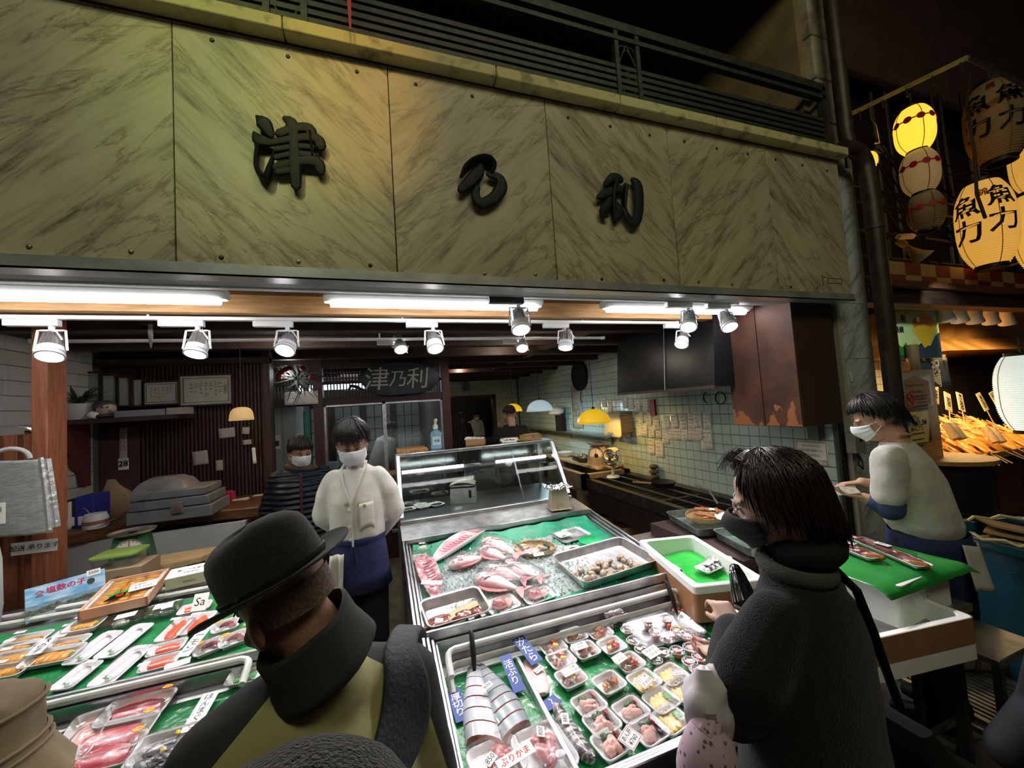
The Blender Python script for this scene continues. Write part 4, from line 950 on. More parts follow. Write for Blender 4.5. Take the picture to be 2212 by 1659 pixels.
  for i in range(3):L('dark',(i-1)*.22*w_,r.uniform(-.1,.1)*d_,h_*.55,w_*.18,d_*.3,h_*.4,nm='morsel')
  L('flower',.1*w_,.28*d_,h_*1.0,w_*.07,d_*.09,h_*.2,nm='yellow_flower')
 elif kind=='greens':
  for i in range(5):link('leaf',leafm(),t,((i-2)*.16*w_,r.uniform(-.1,.1)*d_,h_*.4+.002*i),r.uniform(-.3,.3),sc=(w_*.12,d_*.3,.03))
 elif kind=='paste':
  for i in range(4):L('paste',r.uniform(-.2,.2)*w_,r.uniform(-.15,.15)*d_,h_*.5,w_*.25,d_*.25,h_*.45,nm='heap')
 elif kind=='head':
  L('kama',-.1*w_,0,h_*1.0,w_*.30,d_*.34,h_*1.0,0,'fish_head',1);L('liver',.2*w_,0,h_*.8,w_*.22,d_*.28,h_*.8,0,'cut_flesh',2)
  link('eye',lump('sucker',0,0,8,5),t,(-.2*w_,.06*d_,h_*1.9),0,sc=(.010,.010,.004));link('pupil',lump('dark',0,0,8,5),t,(-.2*w_,.06*d_,h_*1.93),0,sc=(.006,.006,.004))
NP=[0]
def pack(lab,pl,px,py,rz,w_,d_,kind,h_=.024,stick=None,price=None,group='wrapped seafood trays',lift=0,traym=None,wrap=True,name='seafood_tray',sp=(.28,.34),srz=0):
 NP[0]+=1;r=random.Random(NP[0]*7+3)
 mx=at(pl,px,py,rz,lift)
 t=thing(name,lab,'food tray',mx.translation,mx.to_3x3().to_4x4(),group)
 link('tray',tray_mesh(w_,d_,h_,traym),t)
 fill(t,kind,w_-.02+.22*w_*(kind in('brown','egg','whelk','liver','yellow','octo')),d_-.02+.22*d_*(kind in('brown','egg','whelk','liver','yellow','octo')),h_*1.1,r)
 top=h_*1.35 if kind in('tuna','roe','squid','salmon','yellow')else h_*1.9 if kind in('kama','head')else h_*1.55
 if wrap:link('film',film_mesh(w_,d_,h_*1.25 if kind not in('kama','head')else h_*1.6),t)
 if stick:sticker(t,(sp[0]*w_,sp[1]*d_,h_*1.45+.004),srz,txt=stick)
 if price:tagc(t,(sp[0]*w_,sp[1]*d_,h_*1.45+.004),srz,price)
 return t
def price_card(lab,pl,px,py,txt,w_,h_,rz=0,lift=.04,m=card,inkm=ink,border=None,vertical=False,size=None,tilt=8,name='price_card',sub=None,bold=.0):
 mx=at(pl,px,py,rz,lift)@M.Rotation(rad(tilt),4,'X')
 t=thing(name,lab,'price card',mx.translation,mx.to_3x3().to_4x4(),'handwritten price cards')
 b=MB();b.box((0,0,0),(w_,h_,.0012));link('sheet',b.mesh('sheet',m,False),t)
 if border:
  for x,y,a,c in((0,h_*.44,w_*.9,.0014),(0,-h_*.44,w_*.9,.0014),(w_*.45,0,.0014,h_*.88),(-w_*.45,0,.0014,h_*.88)):
   q=MB();q.box((x,y,.0008),(a,c,.0004));link('border_line',q.mesh('border_line',border,False),t)
 X=wm(t)@M.Translation((0,0,.0009));n=max(len(txt),1)
 if vertical:text(txt,size or min(h_*.95/n,w_*.8),inkm,t,X,True,bold=bold)
 elif sub:text(txt,size or min(h_*.36,w_*.8/n),inkm,t,X@M.Translation((0,h_*.2,0)),bold=bold,shear=.1);text(sub,h_*.38,inkm,t,X@M.Translation((0,-h_*.2,0)),bold=bold,shear=.1)
 else:text(txt,size or min(h_*.7,w_*.85/n),inkm,t,X,bold=bold,shear=.08)
 return t
 # front counter, small foam trays (labels follow the rows between the blue name tags and the checked apron)
S=(.100,.088)
for x,y,kind,rz,lab in((990,415,'whelk',4,'small tray of whelk with red garnish at the corner below the cooling pipes'),(1140,330,'brown',3,'small tray of brown simmered seafood touching the pipe, half under a card'),(1225,440,'brown',5,'small tray of dark simmered squid below the 600 yen card'),(1325,305,'egg',3,'small tray with an amber egg roll and red flower by the pipe'),(1415,405,'egg',5,'small tray with egg roll above the 500 yen card'),(1048,510,'whelk',6,'small tray of pink whelk and yellow flower above the cod roe card'),(1120,640,'whelk',8,'small tray with yellow flower and red ball under the cod roe card'),(1543,530,'egg',7,'small tray of dark simmered pieces next to the brown cups'),(1396,680,'brown',9,'small tray of amber simmered pieces standing apart on green sheet'),(1650,665,'yellow',9,'small tray half hidden under the red edged octopus card'),(1848,622,'yellow',10,'small tray of pale yellow rolls under the 700 yen card'),(1925,735,'yellow',10,'small tray of yellow rolls with leaf nearest the floral bag'),(1775,812,'yellow',10,'small tray of yellow rolls in the middle of the yellow row'),(1845,955,'yellow',10,'small tray of yellow rolls at the front edge of the counter'),(1250,838,'liver',9,'small tray of pink monkfish liver with seaweed beside the dark cod'),(1345,975,'liver',9,'small tray of pink liver behind the 760 yen card'),(1555,885,'liver',10,'small tray of liver with seaweed and a red sprig beside yellow rolls'),(1412,1130,'liver',8,'small tray of liver at the front rail, before the 760 yen card'),(1685,1035,'liver',9,'small tray of liver with dark strip just behind the front rail')):
 pack(lab,PO,*c3(x,y+14),rz,*S,kind,h_=.026,group='small foam trays on the front counter',lift=0)
clear_m=thin_film('clear_plastic',(.92,.93,.94),.16,.10,.3,30)
mx=at(PO,*c3(1450,225),3);t=thing('clear_box','clear plastic box of red salted seafood below the pipes','food box',mx.translation,mx.to_3x3().to_4x4())
link('box',tray_mesh(.095,.075,.035,clear_m),t)
r_=random.Random(5)
for i in range(7):link('seafood',lump('pinkroe',i%3),t,(r_.uniform(-.025,.025),r_.uniform(-.02,.02),.012+r_.uniform(0,.012)),r_.random()*6,sc=(.018,.014,.008))
link('lid',tray_mesh(.095,.075,.006,clear_m),t,(0,0,.034))
def cup(lab,px,py,kind,r=.026,h=.03,pl=PO,lift=0):
 mx=at(pl,px,py,RND(0,90),lift);t=thing('sauce_cup',lab,'cup',mx.translation,mx.to_3x3().to_4x4(),'round clear cups of pickled seafood')
 link('cup',CUPM,t);rr=random.Random(int(px*13+py))
 for i in range(4):link('filling',lump(kind if i else('amber' if kind=='brown' else kind),i%3),t,(rr.uniform(-.007,.007),rr.uniform(-.007,.007),.010+.004*i),rr.random()*6,sc=(.016,.014,.010))
 link('lid',LIDM,t);link('rim',RIMM,t);return t
RIMM=MB().tube([(.0272*cos(2*pi*k/20),.0272*sin(2*pi*k/20),.029)for k in range(20)],.0016,6,closed=True).tube([(.0195*cos(2*pi*k/20),.0195*sin(2*pi*k/20),.0362)for k in range(20)],.0008,5,closed=True).mesh('rim',mat('rim_clear',(.70,.72,.74),.2,alpha=.75))
CUPM=MB().lathe([(0,0),(.018,0),(.019,.002),(.025,.028),(.027,.029),(.0245,.0285),(.0175,.003),(0,.002)],n=18).mesh('cup',clear_m)
LIDM=MB().lathe([(.0275,.027),(.0275,.031),(.024,.0325),(.020,.0335),(.019,.036),(.010,.0375),(0,.0378)],n=18).mesh('lid',clear_m)
for x,y,k,lab in((1527,318,'brown','clear cup of amber pickles at the head of the brown column'),(1572,398,'brown','clear cup of amber pickles, second in the brown column'),(1632,462,'brown','clear cup half under the octopus egg card'),(1795,488,'brown','clear cup of brown pickles touching the octopus egg card edge'),(1730,540,'brown','clear cup of brown pickles right above the red edged card'),(1890,472,'redroe','clear cup of red roe nearest the octopus egg card'),(1984,450,'redroe','clear cup of bright red roe next to the bagged octopus'),(1980,556,'redroe','clear cup of red roe above the yellow rolls'),(2052,520,'redroe','clear cup of red roe close to the floral bag'),(2035,615,'redroe','clear cup of red roe lowest in the red group'),(1680,262,'pinkroe','clear cup with the 300 yen mark in the steel tray'),(1812,235,'pinkroe','clear cup of pink squid at the back of the steel tray'),(1736,335,'pinkroe','clear cup of pink squid at the steel tray front edge'),(1818,388,'pinkroe','clear cup with a white label in front of the steel tray'),(1890,330,'pinkroe','clear cup of pink squid behind the white 400 yen slip'),(1955,360,'pinkroe','clear cup of rosy squid beside the bagged octopus leg')):
 t=cup(lab,*c3(x,y),k,lift=.006 if k=='pinkroe' else 0)
 if(x,y)==(1680,262):tagc(t,(0,0,.0386),.0,'300',.034,.024)
 if(x,y)==(1818,388):tagc(t,(0,0,.0386),1.2,'',.012,.03)
t=steel_tray('steel_tray','small steel tray under the clear cups of pink squid',at(PO,*c3(1790,290),-3),.30,.17,.02,alu,.02)
def bag(parent_name,lab,mx,w_,d_,h_,seed,fillers,cat='bag',name='plastic_bag',stick=None,group='clear plastic bags of seafood'):
 t=thing(name,lab,cat,mx.translation,mx.to_3x3().to_4x4(),group)
 def f(u,v):
  a,c=(u-.5)*2,(v-.5)*2;e=max(0,1-a*a)**.5*max(0,1-c*c)**.5
  n_=noise.noise((a*2.2+seed,c*2.2,seed))+.6*noise.noise((a*6+seed,c*6,2))
  return V((a*w_/2*(1+.08*n_),c*d_/2*(1+.08*n_),h_*e*(1+.45*n_)+.003+.006*abs(n_)))
 b=MB();b.grid(f,22,18);link('bag_film',b.mesh('bag_film',bagfilm,ang=180),t)
 for nm,me,loc,rz,sc in fillers:link(nm,me,t,loc,rz,sc=sc)
 if stick:sticker(t,(stick[0],stick[1],h_*1.1),stick[2],txt=stick[3],r=.02)
 return t
def legm(kind):
 k=('leg',kind)
 if k not in _LM:b=MB();b.tube([(-1,-.1,.2),(-.5,.06,.25),(0,-.03,.25),(.5,.1,.2),(1,-.05,.15)],[.12,.14,.12,.08,.03],8);_LM[k]=b.mesh(kind,flesh[kind])
 return _LM[k]
redleg=legm('pinkroe');oleg=legm('octo');rleg=legm('redroe')
bag('b','clear bag of red dried squid legs at the back corner of the front counter',at(PO,*c3(1990,185),-20),.17,.16,.025,1.3,[('squid_leg',rleg,(-.02,.02,.004),-.6,(.06,.06,.06)),('squid_leg',rleg,(.01,.0,.006),-.9,(.055,.05,.05)),('squid_leg',rleg,(.03,-.05,.004),-.3,(.055,.05,.05))],stick=(.0,.05,.3,'450'))
bag('b','clear bag holding a long purple octopus leg with a yellow sticker',at(PO,*c3(2010,375),-72),.24,.12,.03,5.1,[('octopus_leg',redleg,(.0,.01,.006),.1,(.10,.10,.07)),('octopus_leg',redleg,(.01,-.02,.006),-.12,(.09,.10,.07)),('bottle_cap',lump('redroe',0,0),(-.11,0,.02),0,(.01,.01,.014))],stick=(-.075,.0,1.2,'780'))
bag('b','crumpled clear bag of pale squid under the woman sleeve',at(PO,*c3(1880,140),10),.13,.10,.028,9.1,[('squid',lump('pinkroe',1),(0,0,.012),.4,(.04,.025,.012))])
# cards on the front counter
price_card('white card reading 600 yen between two brown trays',PO,*c3(1180,385),'珍味煮',.062,.036,2,.045,sub='¥600',inkm=greyink)
price_card('white card for cod roe lying over two whelk trays',PO,*c3(1115,562),'たら子煮',.072,.034,10,.045,sub='一パック ¥500')
price_card('white card reading 500 yen tilted over the egg roll trays',PO,*c3(1468,474),'いわし',.056,.036,16,.045,sub='¥500')
price_card('white card listing two prices over the brown cups',PO,*c3(1705,430),'明太子',.072,.044,12,.045,sub='¥1200 ¥700')
price_card('red edged white card for octopus over a yellow tray',PO,*c3(1650,637),'生だこ煮',.062,.042,22,.045,border=redink,sub='1P ¥500')
price_card('red edged white card reading 700 yen over pale yellow rolls',PO,*c3(1888,577),'明太玉子',.046,.030,-14,.045,border=redink,sub='¥700')
price_card('red edged white card reading 760 yen over the liver trays',PO,*c3(1545,1050),'あん肝',.062,.050,30,.05,border=redink,sub='¥760',bold=.01)
price_card('white slip among the cups in the steel tray',PO,*c3(1815,303),'いか塩辛',.052,.026,-12,.045,sub='¥400')
blue_tag=mat('tag_blue',(.012,.045,.28),.5)
for x,y,s,w_,h_,rz,lab,li in((800,412,'汐たら',.055,.135,16,'blue vertical name tag 汐たら standing above the cod fillet',.05),(690,578,'活ぶり',.045,.155,3,'blue vertical name tag 活ぶり above the sliced yellowtail',.03),(300,812,'厚切り',.046,.145,2,'blue vertical name tag 厚切り at the sheet edge beside the yellowtail',.008),(975,795,'〜',.045,.06,-70,'short blue tag lying between cod fillet and dark cod',.008)):
 price_card(lab,PO,*c3(x,y),s,w_,h_,rz,li,m=blue_tag,inkm=card,vertical=True,name='name_tag',tilt=14 if li>.02 else 0,bold=.008)
 # divider rail of the inset tray
t=thing('tray_divider','white edged divider rail between yellowtail and cod','rail',(.465,1.28,.71))
b=MB();slab(b,.458,.476,1.0,1.52,-.003,.028,PO);b.build('rail',alu,t,bevel=.004)
# yellowtail cut in thick slices
skin_l=mat('yellowtail_belly',(.56,.57,.60),.3,n2=(.40,.43,.48),nscale=7,stretch=(4,1,1),coat=.4);skin_d=mat('yellowtail_back',(.20,.24,.27),.3,n2=(.34,.38,.40),nscale=9,coat=.4)
cutm=mat('cut_flesh',(.42,.09,.09),.35,n2=(.62,.34,.32),nscale=9,coat=.4);bloodm=mat('blood_line',(.20,.006,.012),.3,coat=.4)
def yellowtail(lab,P0,P1,w0,w1,skin,n,skew,sgn):
 a,c=onp(*c3(*P0),PO),onp(*c3(*P1),PO);d=(c-a);L_=d.length
 z=V((0,0,1));x=d.normalized();y=z.cross(x);mx=M(((x.x,y.x,0,a.x),(x.y,y.y,0,a.y),(x.z,y.z,1,a.z),(0,0,0,1)))
 t=thing('yellowtail_side',lab,'fish',a,None,'sliced yellowtail sides')
 def ring(s,off):
  w_=w0+(w1-w0)*min(1,s*1.5)**.8*(1 if s<.8 else 1-.12*(s-.8)*5);h=w_*.62;o=[]
  for k in range(9):
   al=pi*k/8;yy=cos(al)*w_;zz=sin(al)**.75*h
   o.append(mx@V((s*L_+skew*yy+off,yy,zz+.002)))
  return o
 for i in range(n):
  s0=i/n;s1=(i+1)/n-.012
  b=MB();r0,r1,rm=ring(s0,RND(-.002,.002)),ring(s1,0),ring((s0+s1)/2,0)
  b.rings([r0,rm,r1],False,False);b.cur=1;k=len(b.v)
  b.add(r0,[tuple(range(9))]);b.add(r1,[tuple(reversed(range(9)))]);b.add([r0[0],r0[8],r1[8],r1[0]],[(0,1,2,3)])
  o=b.build('slice',[skin,cutm],t,ang=50)
  b=MB();e=r1[0]if sgn>0 else r1[8];e0=r0[0]if sgn>0 else r0[8];m_=r1[2]if sgn>0 else r1[6];m0=r0[2]if sgn>0 else r0[6]
  b.add([e0.lerp(m0,.2),e.lerp(m_,.2),e.lerp(m_,.75),e0.lerp(m0,.75)],[(0,1,2,3)]);b.v=[q+V((0,0,.0015))for q in b.v];b.build('blood_line',bloodm,o,solid=.001)
 return t
yellowtail('pale silver yellowtail side cut in thick slices',(415,520),(500,1130),.018,.062,skin_l,7,.35,1)
yellowtail('blue grey yellowtail back cut in thick slices showing red flesh',(455,540),(725,1060),.016,.066,skin_d,8,-.25,-1)
price_card('white 60 yen tag stuck on the yellowtail slices',PO,*c3(510,675),'600',.042,.022,28,.055,size=.02)
def fillet(name,lab,P,W_,m,th=.018,tagtxt=None,tagat=None,tagrz=0):
 """flat fish piece along a list of points in the picture of the counter"""
 pts=[onp(*c3(*p),PO)for p in P];t=thing(name,lab,'fish',pts[0]);rg=[]
 for i,p in enumerate(pts):
  d=(pts[min(i+1,len(pts)-1)]-pts[max(i-1,0)]);d.z=0;d.normalize();s=V((-d.y,d.x,0));w_=W_[i]
  rg.append([p+s*w_*a+V((0,0,h*th))for a,h in((-1,.05),(1,.05),(.95,.6),(.5,1),(-.1,1.1),(-.6,.95),(-.97,.5))])
 MB().rings(rg,True).build('flesh',m,t,sub=1)
 if tagtxt:q=at(PO,*c3(*tagat),tagrz,th+.006);b=MB();b.box((0,0,0),(.042,.024,.001));s=link('price_tag',b.mesh('price_tag',card,False),t);s.matrix_basis=wm(t).inverted()@q;text(tagtxt,.018,ink,s,q@M.Translation((0,0,.0006)),shear=.1)
 return t
cod_m=mat('cod_pink',(.66,.42,.41),.35,n2=(.72,.56,.54),nscale=22,coat=.4)
fillet('cod_fillet','pink wrapped salted cod fillet below its blue tag',((800,500),(840,560),(880,660),(905,740),(915,770)),(.022,.046,.044,.034,.022),cod_m,.02,'1150',(885,555),25)
dkcod=mat('cod_dark',(.50,.45,.45),.3,n2=(.055,.045,.05),nscale=26,stretch=(1,3,1),nlo=.45,nhi=.55,coat=.5)
fillet('dark_cod','long narrow dark mottled fish half in clear wrap',((1000,825),(1040,900),(1090,1000),(1170,1120),(1240,1210),(1300,1262)),(.012,.024,.030,.030,.028,.016),dkcod,.026,'880',(1075,912),70)
pack('large tray of dark red fish collar at the very front of the counter',PO,*c3(925,1190),6,.155,.17,'kama',.024,group='trays of fish collar',wrap=True)
pack('tray of pale fish collar with the 850 yen tag',PO,*c3(580,1265),6,.15,.13,'kama',.024,group='trays of fish collar')
price_card('white 800 yen tag standing in the collar tray',PO,*c3(898,1005),'800',.036,.024,70,.05,size=.02)
price_card('white 850 yen tag on the pale collar tray',PO,*c3(532,1205),'850',.038,.026,38,.05,size=.022)
price_card('white card with red lettering ぶりかま across the collar trays',PO,*c3(717,1185),'ぶりかま',.115,.034,12,.06,inkm=redink,bold=.008)
# fish counter: ice, bream, shellfish
icem=mat('ice',(.70,.78,.77),.12,trans=.55,ior=1.2,n2=(.86,.90,.90),nscale=30,coat=.4)
b=MB();r_=random.Random(9)
def icef(u,v):
 x=.17+1.02*u;y=1.74+.74*v
 return V((x,y,rz_(y,PF)-.012+.030*max(0,1-(2*abs(u-.45))**3)*max(0,1-(2*abs(v-.45))**3)+.006*noise.noise((x*30,y*30,0))))
b.grid(icef,60,44)
CH=[(V((1,0,0)),V((0,1,0)))]
for k in range(2600):
 u,v=r_.random(),r_.random()
 if(2*abs(u-.45))**2+(2*abs(v-.48))**2>1.0 and r_.random()<.85:continue
 p=icef(u,v)+V((0,0,r_.uniform(-.001,.010)));s=r_.uniform(.004,.011);R=Euler((r_.random()*6,r_.random()*6,r_.random()*6)).to_matrix()
 q=[p+R@V((a*s*r_.uniform(.5,1),c_*s*r_.uniform(.5,1),e*s*r_.uniform(.4,.9)))for a,c_,e in((1,0,0),(-1,0,0),(0,1,0),(0,-1,0),(0,0,1),(0,0,-1))]
 b.add(q,[(0,2,4),(2,1,4),(1,3,4),(3,0,4),(2,0,5),(1,2,5),(3,1,5),(0,3,5)])
o=b.build('crushed_ice',icem,smooth=False);tag(o,'bed of crushed ice under the whole bream','ice',kind='stuff')
bream_m=mat('bream_skin',(.62,.50,.48),.3,n2=(.52,.24,.24),nscale=9,coat=.5,spec=.6)
def grad(m,lo,hi,axis,a,c):
 """own colouring of the fish: belly to back across its body"""
 nt=m.node_tree;N=nt.nodes;L=nt.links;tc=N.new('ShaderNodeTexCoord');sp=N.new('ShaderNodeSeparateXYZ');L.new(tc.outputs['Object'],sp.inputs[0])
 nz=N.new('ShaderNodeTexNoise');nz.inputs['Scale'].default_value=28;nz.inputs['Detail'].default_value=4
 mp=N.new('ShaderNodeMapping');mp.inputs['Scale'].default_value=(.5,1.6,1);L.new(tc.outputs['Object'],mp.inputs[0]);L.new(mp.outputs[0],nz.inputs['Vector'])
 ma=N.new('ShaderNodeMath');ma.operation='MULTIPLY_ADD';ma.inputs[1].default_value=.05;L.new(nz.outputs['Fac'],ma.inputs[0]);L.new(sp.outputs[axis],ma.inputs[2])
 mr=N.new('ShaderNodeMapRange');mr.inputs[1].default_value=a+.025;mr.inputs[2].default_value=c+.025;L.new(ma.outputs[0],mr.inputs[0])
 cr=N.new('ShaderNodeValToRGB');cr.color_ramp.elements[0].color=(*lo,1);cr.color_ramp.elements[1].color=(*hi,1);L.new(mr.outputs[0],cr.inputs[0]);L.new(cr.outputs[0],N['Principled BSDF'].inputs['Base Color'])
grad(bream_m,(.72,.69,.68),(.56,.20,.21),1,-.005,.06)
fin_m=mat('fin_pink',(.52,.14,.15),.4,n2=(.62,.34,.33),nscale=40,stretch=(1,6,1));eye_w=mat('eye_silver',(.55,.5,.42),.25)
def bream_proto():
 t=thing('bream','','fish');L_=.27;rg=[]
 for s,hu,hd,th,dy in((0,.006,.006,.005,-.004),(.03,.022,.018,.016,-.002),(.10,.042,.036,.028,0),(.20,.056,.046,.034,0),(.32,.060,.050,.036,0),(.45,.056,.046,.033,0),(.60,.042,.036,.026,0),(.72,.027,.024,.018,0),(.82,.015,.014,.010,0),(.88,.013,.012,.007,0)):
  rg.append([V((L_*(.45-s),dy+(hu if sin(a)>0 else hd)*sin(a),.030+th*cos(a)))for a in[2*pi*k/14 for k in range(14)]])
 MB().rings(rg,True).build('body',bream_m,t,sub=1)
 x=L_*(.45-.86)
 MB().prism([(x,.010),(x-.05,.052),(x-.065,.055),(x-.040,.0),(x-.065,-.05),(x-.05,-.047),(x,-.010)],.004,(0,0,.028)).build('tail_fin',fin_m,t)
 MB().prism([(.07,.045),(.05,.072),(.0,.078),(-.05,.06),(-.085,.032),(-.07,.026),(-.02,.044),(.03,.052)],.003,(0,0,.029)).build('dorsal_fin',fin_m,t)
 MB().prism([(.055,-.004),(.01,-.026),(.0,-.016),(.02,.0),(.05,.008)],.003,(0,0,.064)).build('pectoral_fin',fin_m,t)
 MB().prism([(.02,-.044),(-.02,-.062),(-.03,-.055),(.0,-.040)],.003,(0,0,.03)).build('pelvic_fin',fin_m,t)
 e=MB().lathe([(.0105,.0),(.0105,.004),(.006,.0055),(0,.0055)],(.089,.012,.0525),14).build('eye',eye_w,t);MB().lathe([(.006,0),(.005,.003),(0,.0035)],(.089,.012,.0565),12).build('pupil',black,e)
 MB().tube([(.066,.045,.052),(.056,.02,.062),(.054,-.01,.060),(.062,-.035,.050)],.0018,5).build('gill_line',mat('gill_dark',(.35,.12,.12),.4),t)
 MB().tube([(.118,-.008,.04),(.106,-.012,.047),(.098,-.016,.048)],.0016,5).build('mouth_line',MATS['gill_dark'],t)
 return t
BR=bream_proto()
spots=[((755,345),(1090,490),.028,'bream under clear wrap at the top of the ice heap','1980'),((740,400),(1010,520),.020,'bream lying just below the topmost wrapped one','1500'),((475,560),(800,470),.010,'bream pointing its head toward the belly cut','2580'),((925,545),(1290,670),.016,'bream in a clear bag beside the clam tray','1380'),((770,575),(1150,690),.016,'bream second from the front of the ice','1480'),((675,640),(1125,770),.006,'bream nearest the two red heads at the front','1380')]
for i,(h,tl,li,lab,pr)in enumerate(spots):
 a,c=onp(*c2(*h),PF),onp(*c2(*tl),PF);d=c-a;m_=a.lerp(c,.5);ang=math.degrees(math.atan2(-d.y,-d.x));sc=max(.9,min(1.1,d.length/.29))
 mx=slope_mx(PF,m_,ang,li)
 if i in(2,):mx=mx@M.Rotation(rad(10),4,'X')
 if i==0:o=BR;o.matrix_basis=mx@M.Diagonal((sc,sc,sc,1));o['label']=lab
 else:o=copy_tree(BR);o.matrix_basis=mx@M.Diagonal((sc,sc,sc,1));o['label']=lab
 o['group']='whole bream on the ice'
 q=mx@M.Translation((.04,.02,.070));s=MB();s.box((0,0,0),(.036,.018,.001));s_=link('price_tag',s.mesh('price_tag',card,False),o);s_.matrix_basis=wm(o).inverted()@q@M.Rotation(rad(-ang),4,'Z');text(pr,.013,ink,s_,wm(s_)@M.Translation((0,0,.0007)),shear=.1)
 if i in(0,3,4):
  def f(u,v):
   a_,c_=(u-.5)*2,(v-.5)*2;e=max(0,1-a_**4)**.5*max(0,1-c_*c_)**.5;n_=noise.noise((a_*3+i,c_*3,i*2))+.5*noise.noise((a_*8,c_*8,i))
   return V((a_*.155,c_*.075*(1+.15*n_),.080*e*(1+.12*n_)+.003))
  wb=MB();wb.grid(f,24,14);link('wrap',wb.mesh('wrap',bagfilm,ang=180),o)
def halfboat(lab,p0,p1,w_,h_,topm,shellm,name='belly_cut',wrap=False,lift=.0):
 a,c=onp(*c2(*p0),PF),onp(*c2(*p1),PF);d=c-a;L_=d.length;ang=math.degrees(math.atan2(d.y,d.x));mx=slope_mx(PF,a.lerp(c,.5),ang,lift)
 t=thing(name,lab,'fish',mx.translation,mx.to_3x3().to_4x4(),'yellowtail belly cuts');rg=[];rt=[]
 for i in range(13):
  s=i/12;x=(s-.5)*L_;e=max(.12,sin(pi*(s*.86+.05))**.7)if s<.9 else.55;ww=w_*e;hh=h_*e
  rg.append([V((x,-ww*cos(al),hh*(1-.95*sin(al))))for al in[pi*k/10 for k in range(11)]])
  rt.append([V((x,ww*.95*q,hh*(.98-.30*(1-q*q))+.0015*((k%2))))for k,q in enumerate([(-1+2*k/8)for k in range(9)])])
 MB().rings(rg,False,False).build('skin',shellm,t,solid=.003,local=True)
 MB().rings(rt,False,False).build('flesh',topm,t,local=True)
 for k in range(9):
  s=.18+.065*k;x=(s-.5)*L_
  MB().tube([(x,-.55*w_,h_*.80),(x-.012,-.1*w_,h_*.74),(x-.015,.25*w_,h_*.80)],.0022,5).build('rib',mat('rib_dark',(.42,.05,.09),.35),t,local=True)
 if wrap:
  wb=MB();wb.grid(lambda u,v:V(((u-.5)*L_*1.08,(v-.5)*2.2*w_*(1+.1*sin(9*u)),h_*(1.12-.55*(2*v-1)**2)+.006*noise.noise((u*14,v*9,1)))),26,12);link('wrap',wb.mesh('wrap',bagfilm,ang=180),t)
 return t
bellym=mat('belly_pink',(.70,.25,.30),.35,n2=(.78,.46,.48),nscale=14,coat=.4);belly2=mat('belly_red',(.45,.10,.13),.3,n2=(.72,.55,.55),nscale=34,coat=.5)
halfboat('large open pink yellowtail belly cut with white rim, at the back of the ice',(350,485),(760,225),.062,.055,bellym,mat('shell_white',(.70,.64,.64),.35,coat=.3),lift=.012)
b_=halfboat('wrapped pink yellowtail piece lying along the counter side',(375,810),(240,430),.056,.05,belly2,belly2,wrap=True,lift=.004)
price_card('white card ぶりハラ in brush writing on the wrapped belly piece',PF,*c2(332,636),'ぶりハラ',.105,.028,-24,.06,bold=.012)
t=pack('clear plastic pack lying empty at the back corner of the ice',PF,*c2(250,350),-5,.11,.09,'paste',.02,group='clear packs on the ice',traym=clear_m,wrap=False,price='380',sp=(0,.2))
pack('white foam pack with a clear lid, against the counter side',PF,*c2(190,450),0,.09,.08,'squid',.018,group='clear packs on the ice')
def basket(lab,mx,w_,d_,pieces,name='bamboo_tray',r=None):
 t=thing(name,lab,'basket',mx.translation,mx.to_3x3().to_4x4());bam=mat('bamboo',(.50,.34,.16),.6,n2=(.36,.22,.09),nscale=26,stretch=(1,8,1))
 rg=[[V((x*1.0,y*1.0,z))for x,y in[(w_/2*q*cos(a),d_/2*q*sin(a))for a in[2*pi*k/36 for k in range(36)]]]for q,z in((0.05,.006),(.8,.006),(.97,.020),(1.0,.034),(1.03,.036),(1.03,.030),(.98,.014),(.82,.001),(.05,.001))]
 MB().rings(rg,True).build('weave',bam,t,local=True)
 for k in range(22):
  y=d_*(-.4+.8*k/21);xx=w_/2*.82*math.sqrt(max(0,1-(2*y/d_)**2));MB().bx(-xx,xx,y-.002,y+.002,.006,.0085).build('strip',bam,t,local=True)
 for nm,me,loc,rz,sc in pieces:link(nm,me,t,loc,rz,sc=sc)
 return t
r_=random.Random(21)
mx=at(PF,*c2(1225,375),-16,.012)
t=basket('round bamboo tray of small squid in clear wrap on the ice',mx,.245,.17,[('squid',lump(k,i%3),(r_.uniform(-.08,.08),r_.uniform(-.05,.05),.022),r_.random()*6,(.032,.013,.011))for i,k in enumerate(['liver','squid','whelk','squid','liver','squid','dark','whelk','squid','liver','squid','whelk'])]+[('yellow_flower',lump('flower',0),(-.05,.03,.034),0,(.01,.01,.005)),('yellow_flower',lump('flower',0),(.03,.01,.034),0,(.01,.01,.005)),('leaf',leafm(),(.06,-.025,.035),.4,(.016,.012,.02))])
wb=MB();wb.grid(lambda u,v:V(((u-.5)*.25,(v-.5)*.18,.045-.06*((u-.5)**2+(v-.5)**2)+.007*noise.noise((u*9,v*9,5)))),18,14);link('wrap',wb.mesh('wrap',bagfilm,ang=180),t)
price_card('white card tilted on the squid basket',PF,*c2(1262,392),'ほたるいか',.062,.024,0,.055,sub='¥680')
price_card('blank white slip at the near side of the squid basket',PF,*c2(1155,383),'',.045,.016,-14,.05)
steel_tray('steel_tray','shallow steel tray with one wrapped pack behind the green bowl',at(PF,*c2(1545,235),10,.004),.21,.15,.014,alu,.025)
pack('wrapped white pack with a price tag on the shallow steel tray',PF,*c2(1475,235),8,.09,.07,'squid',.016,lift=.014,price='¥500',group='clear packs on the ice')
t=bowl('green_bowl','bright green plastic colander bowl next to the clam tray',at(PF,*c2(1715,330),0).translation,.070,.045,mat('bowl_green',(.02,.50,.17),.35,n2=(.03,.58,.22),nscale=30))
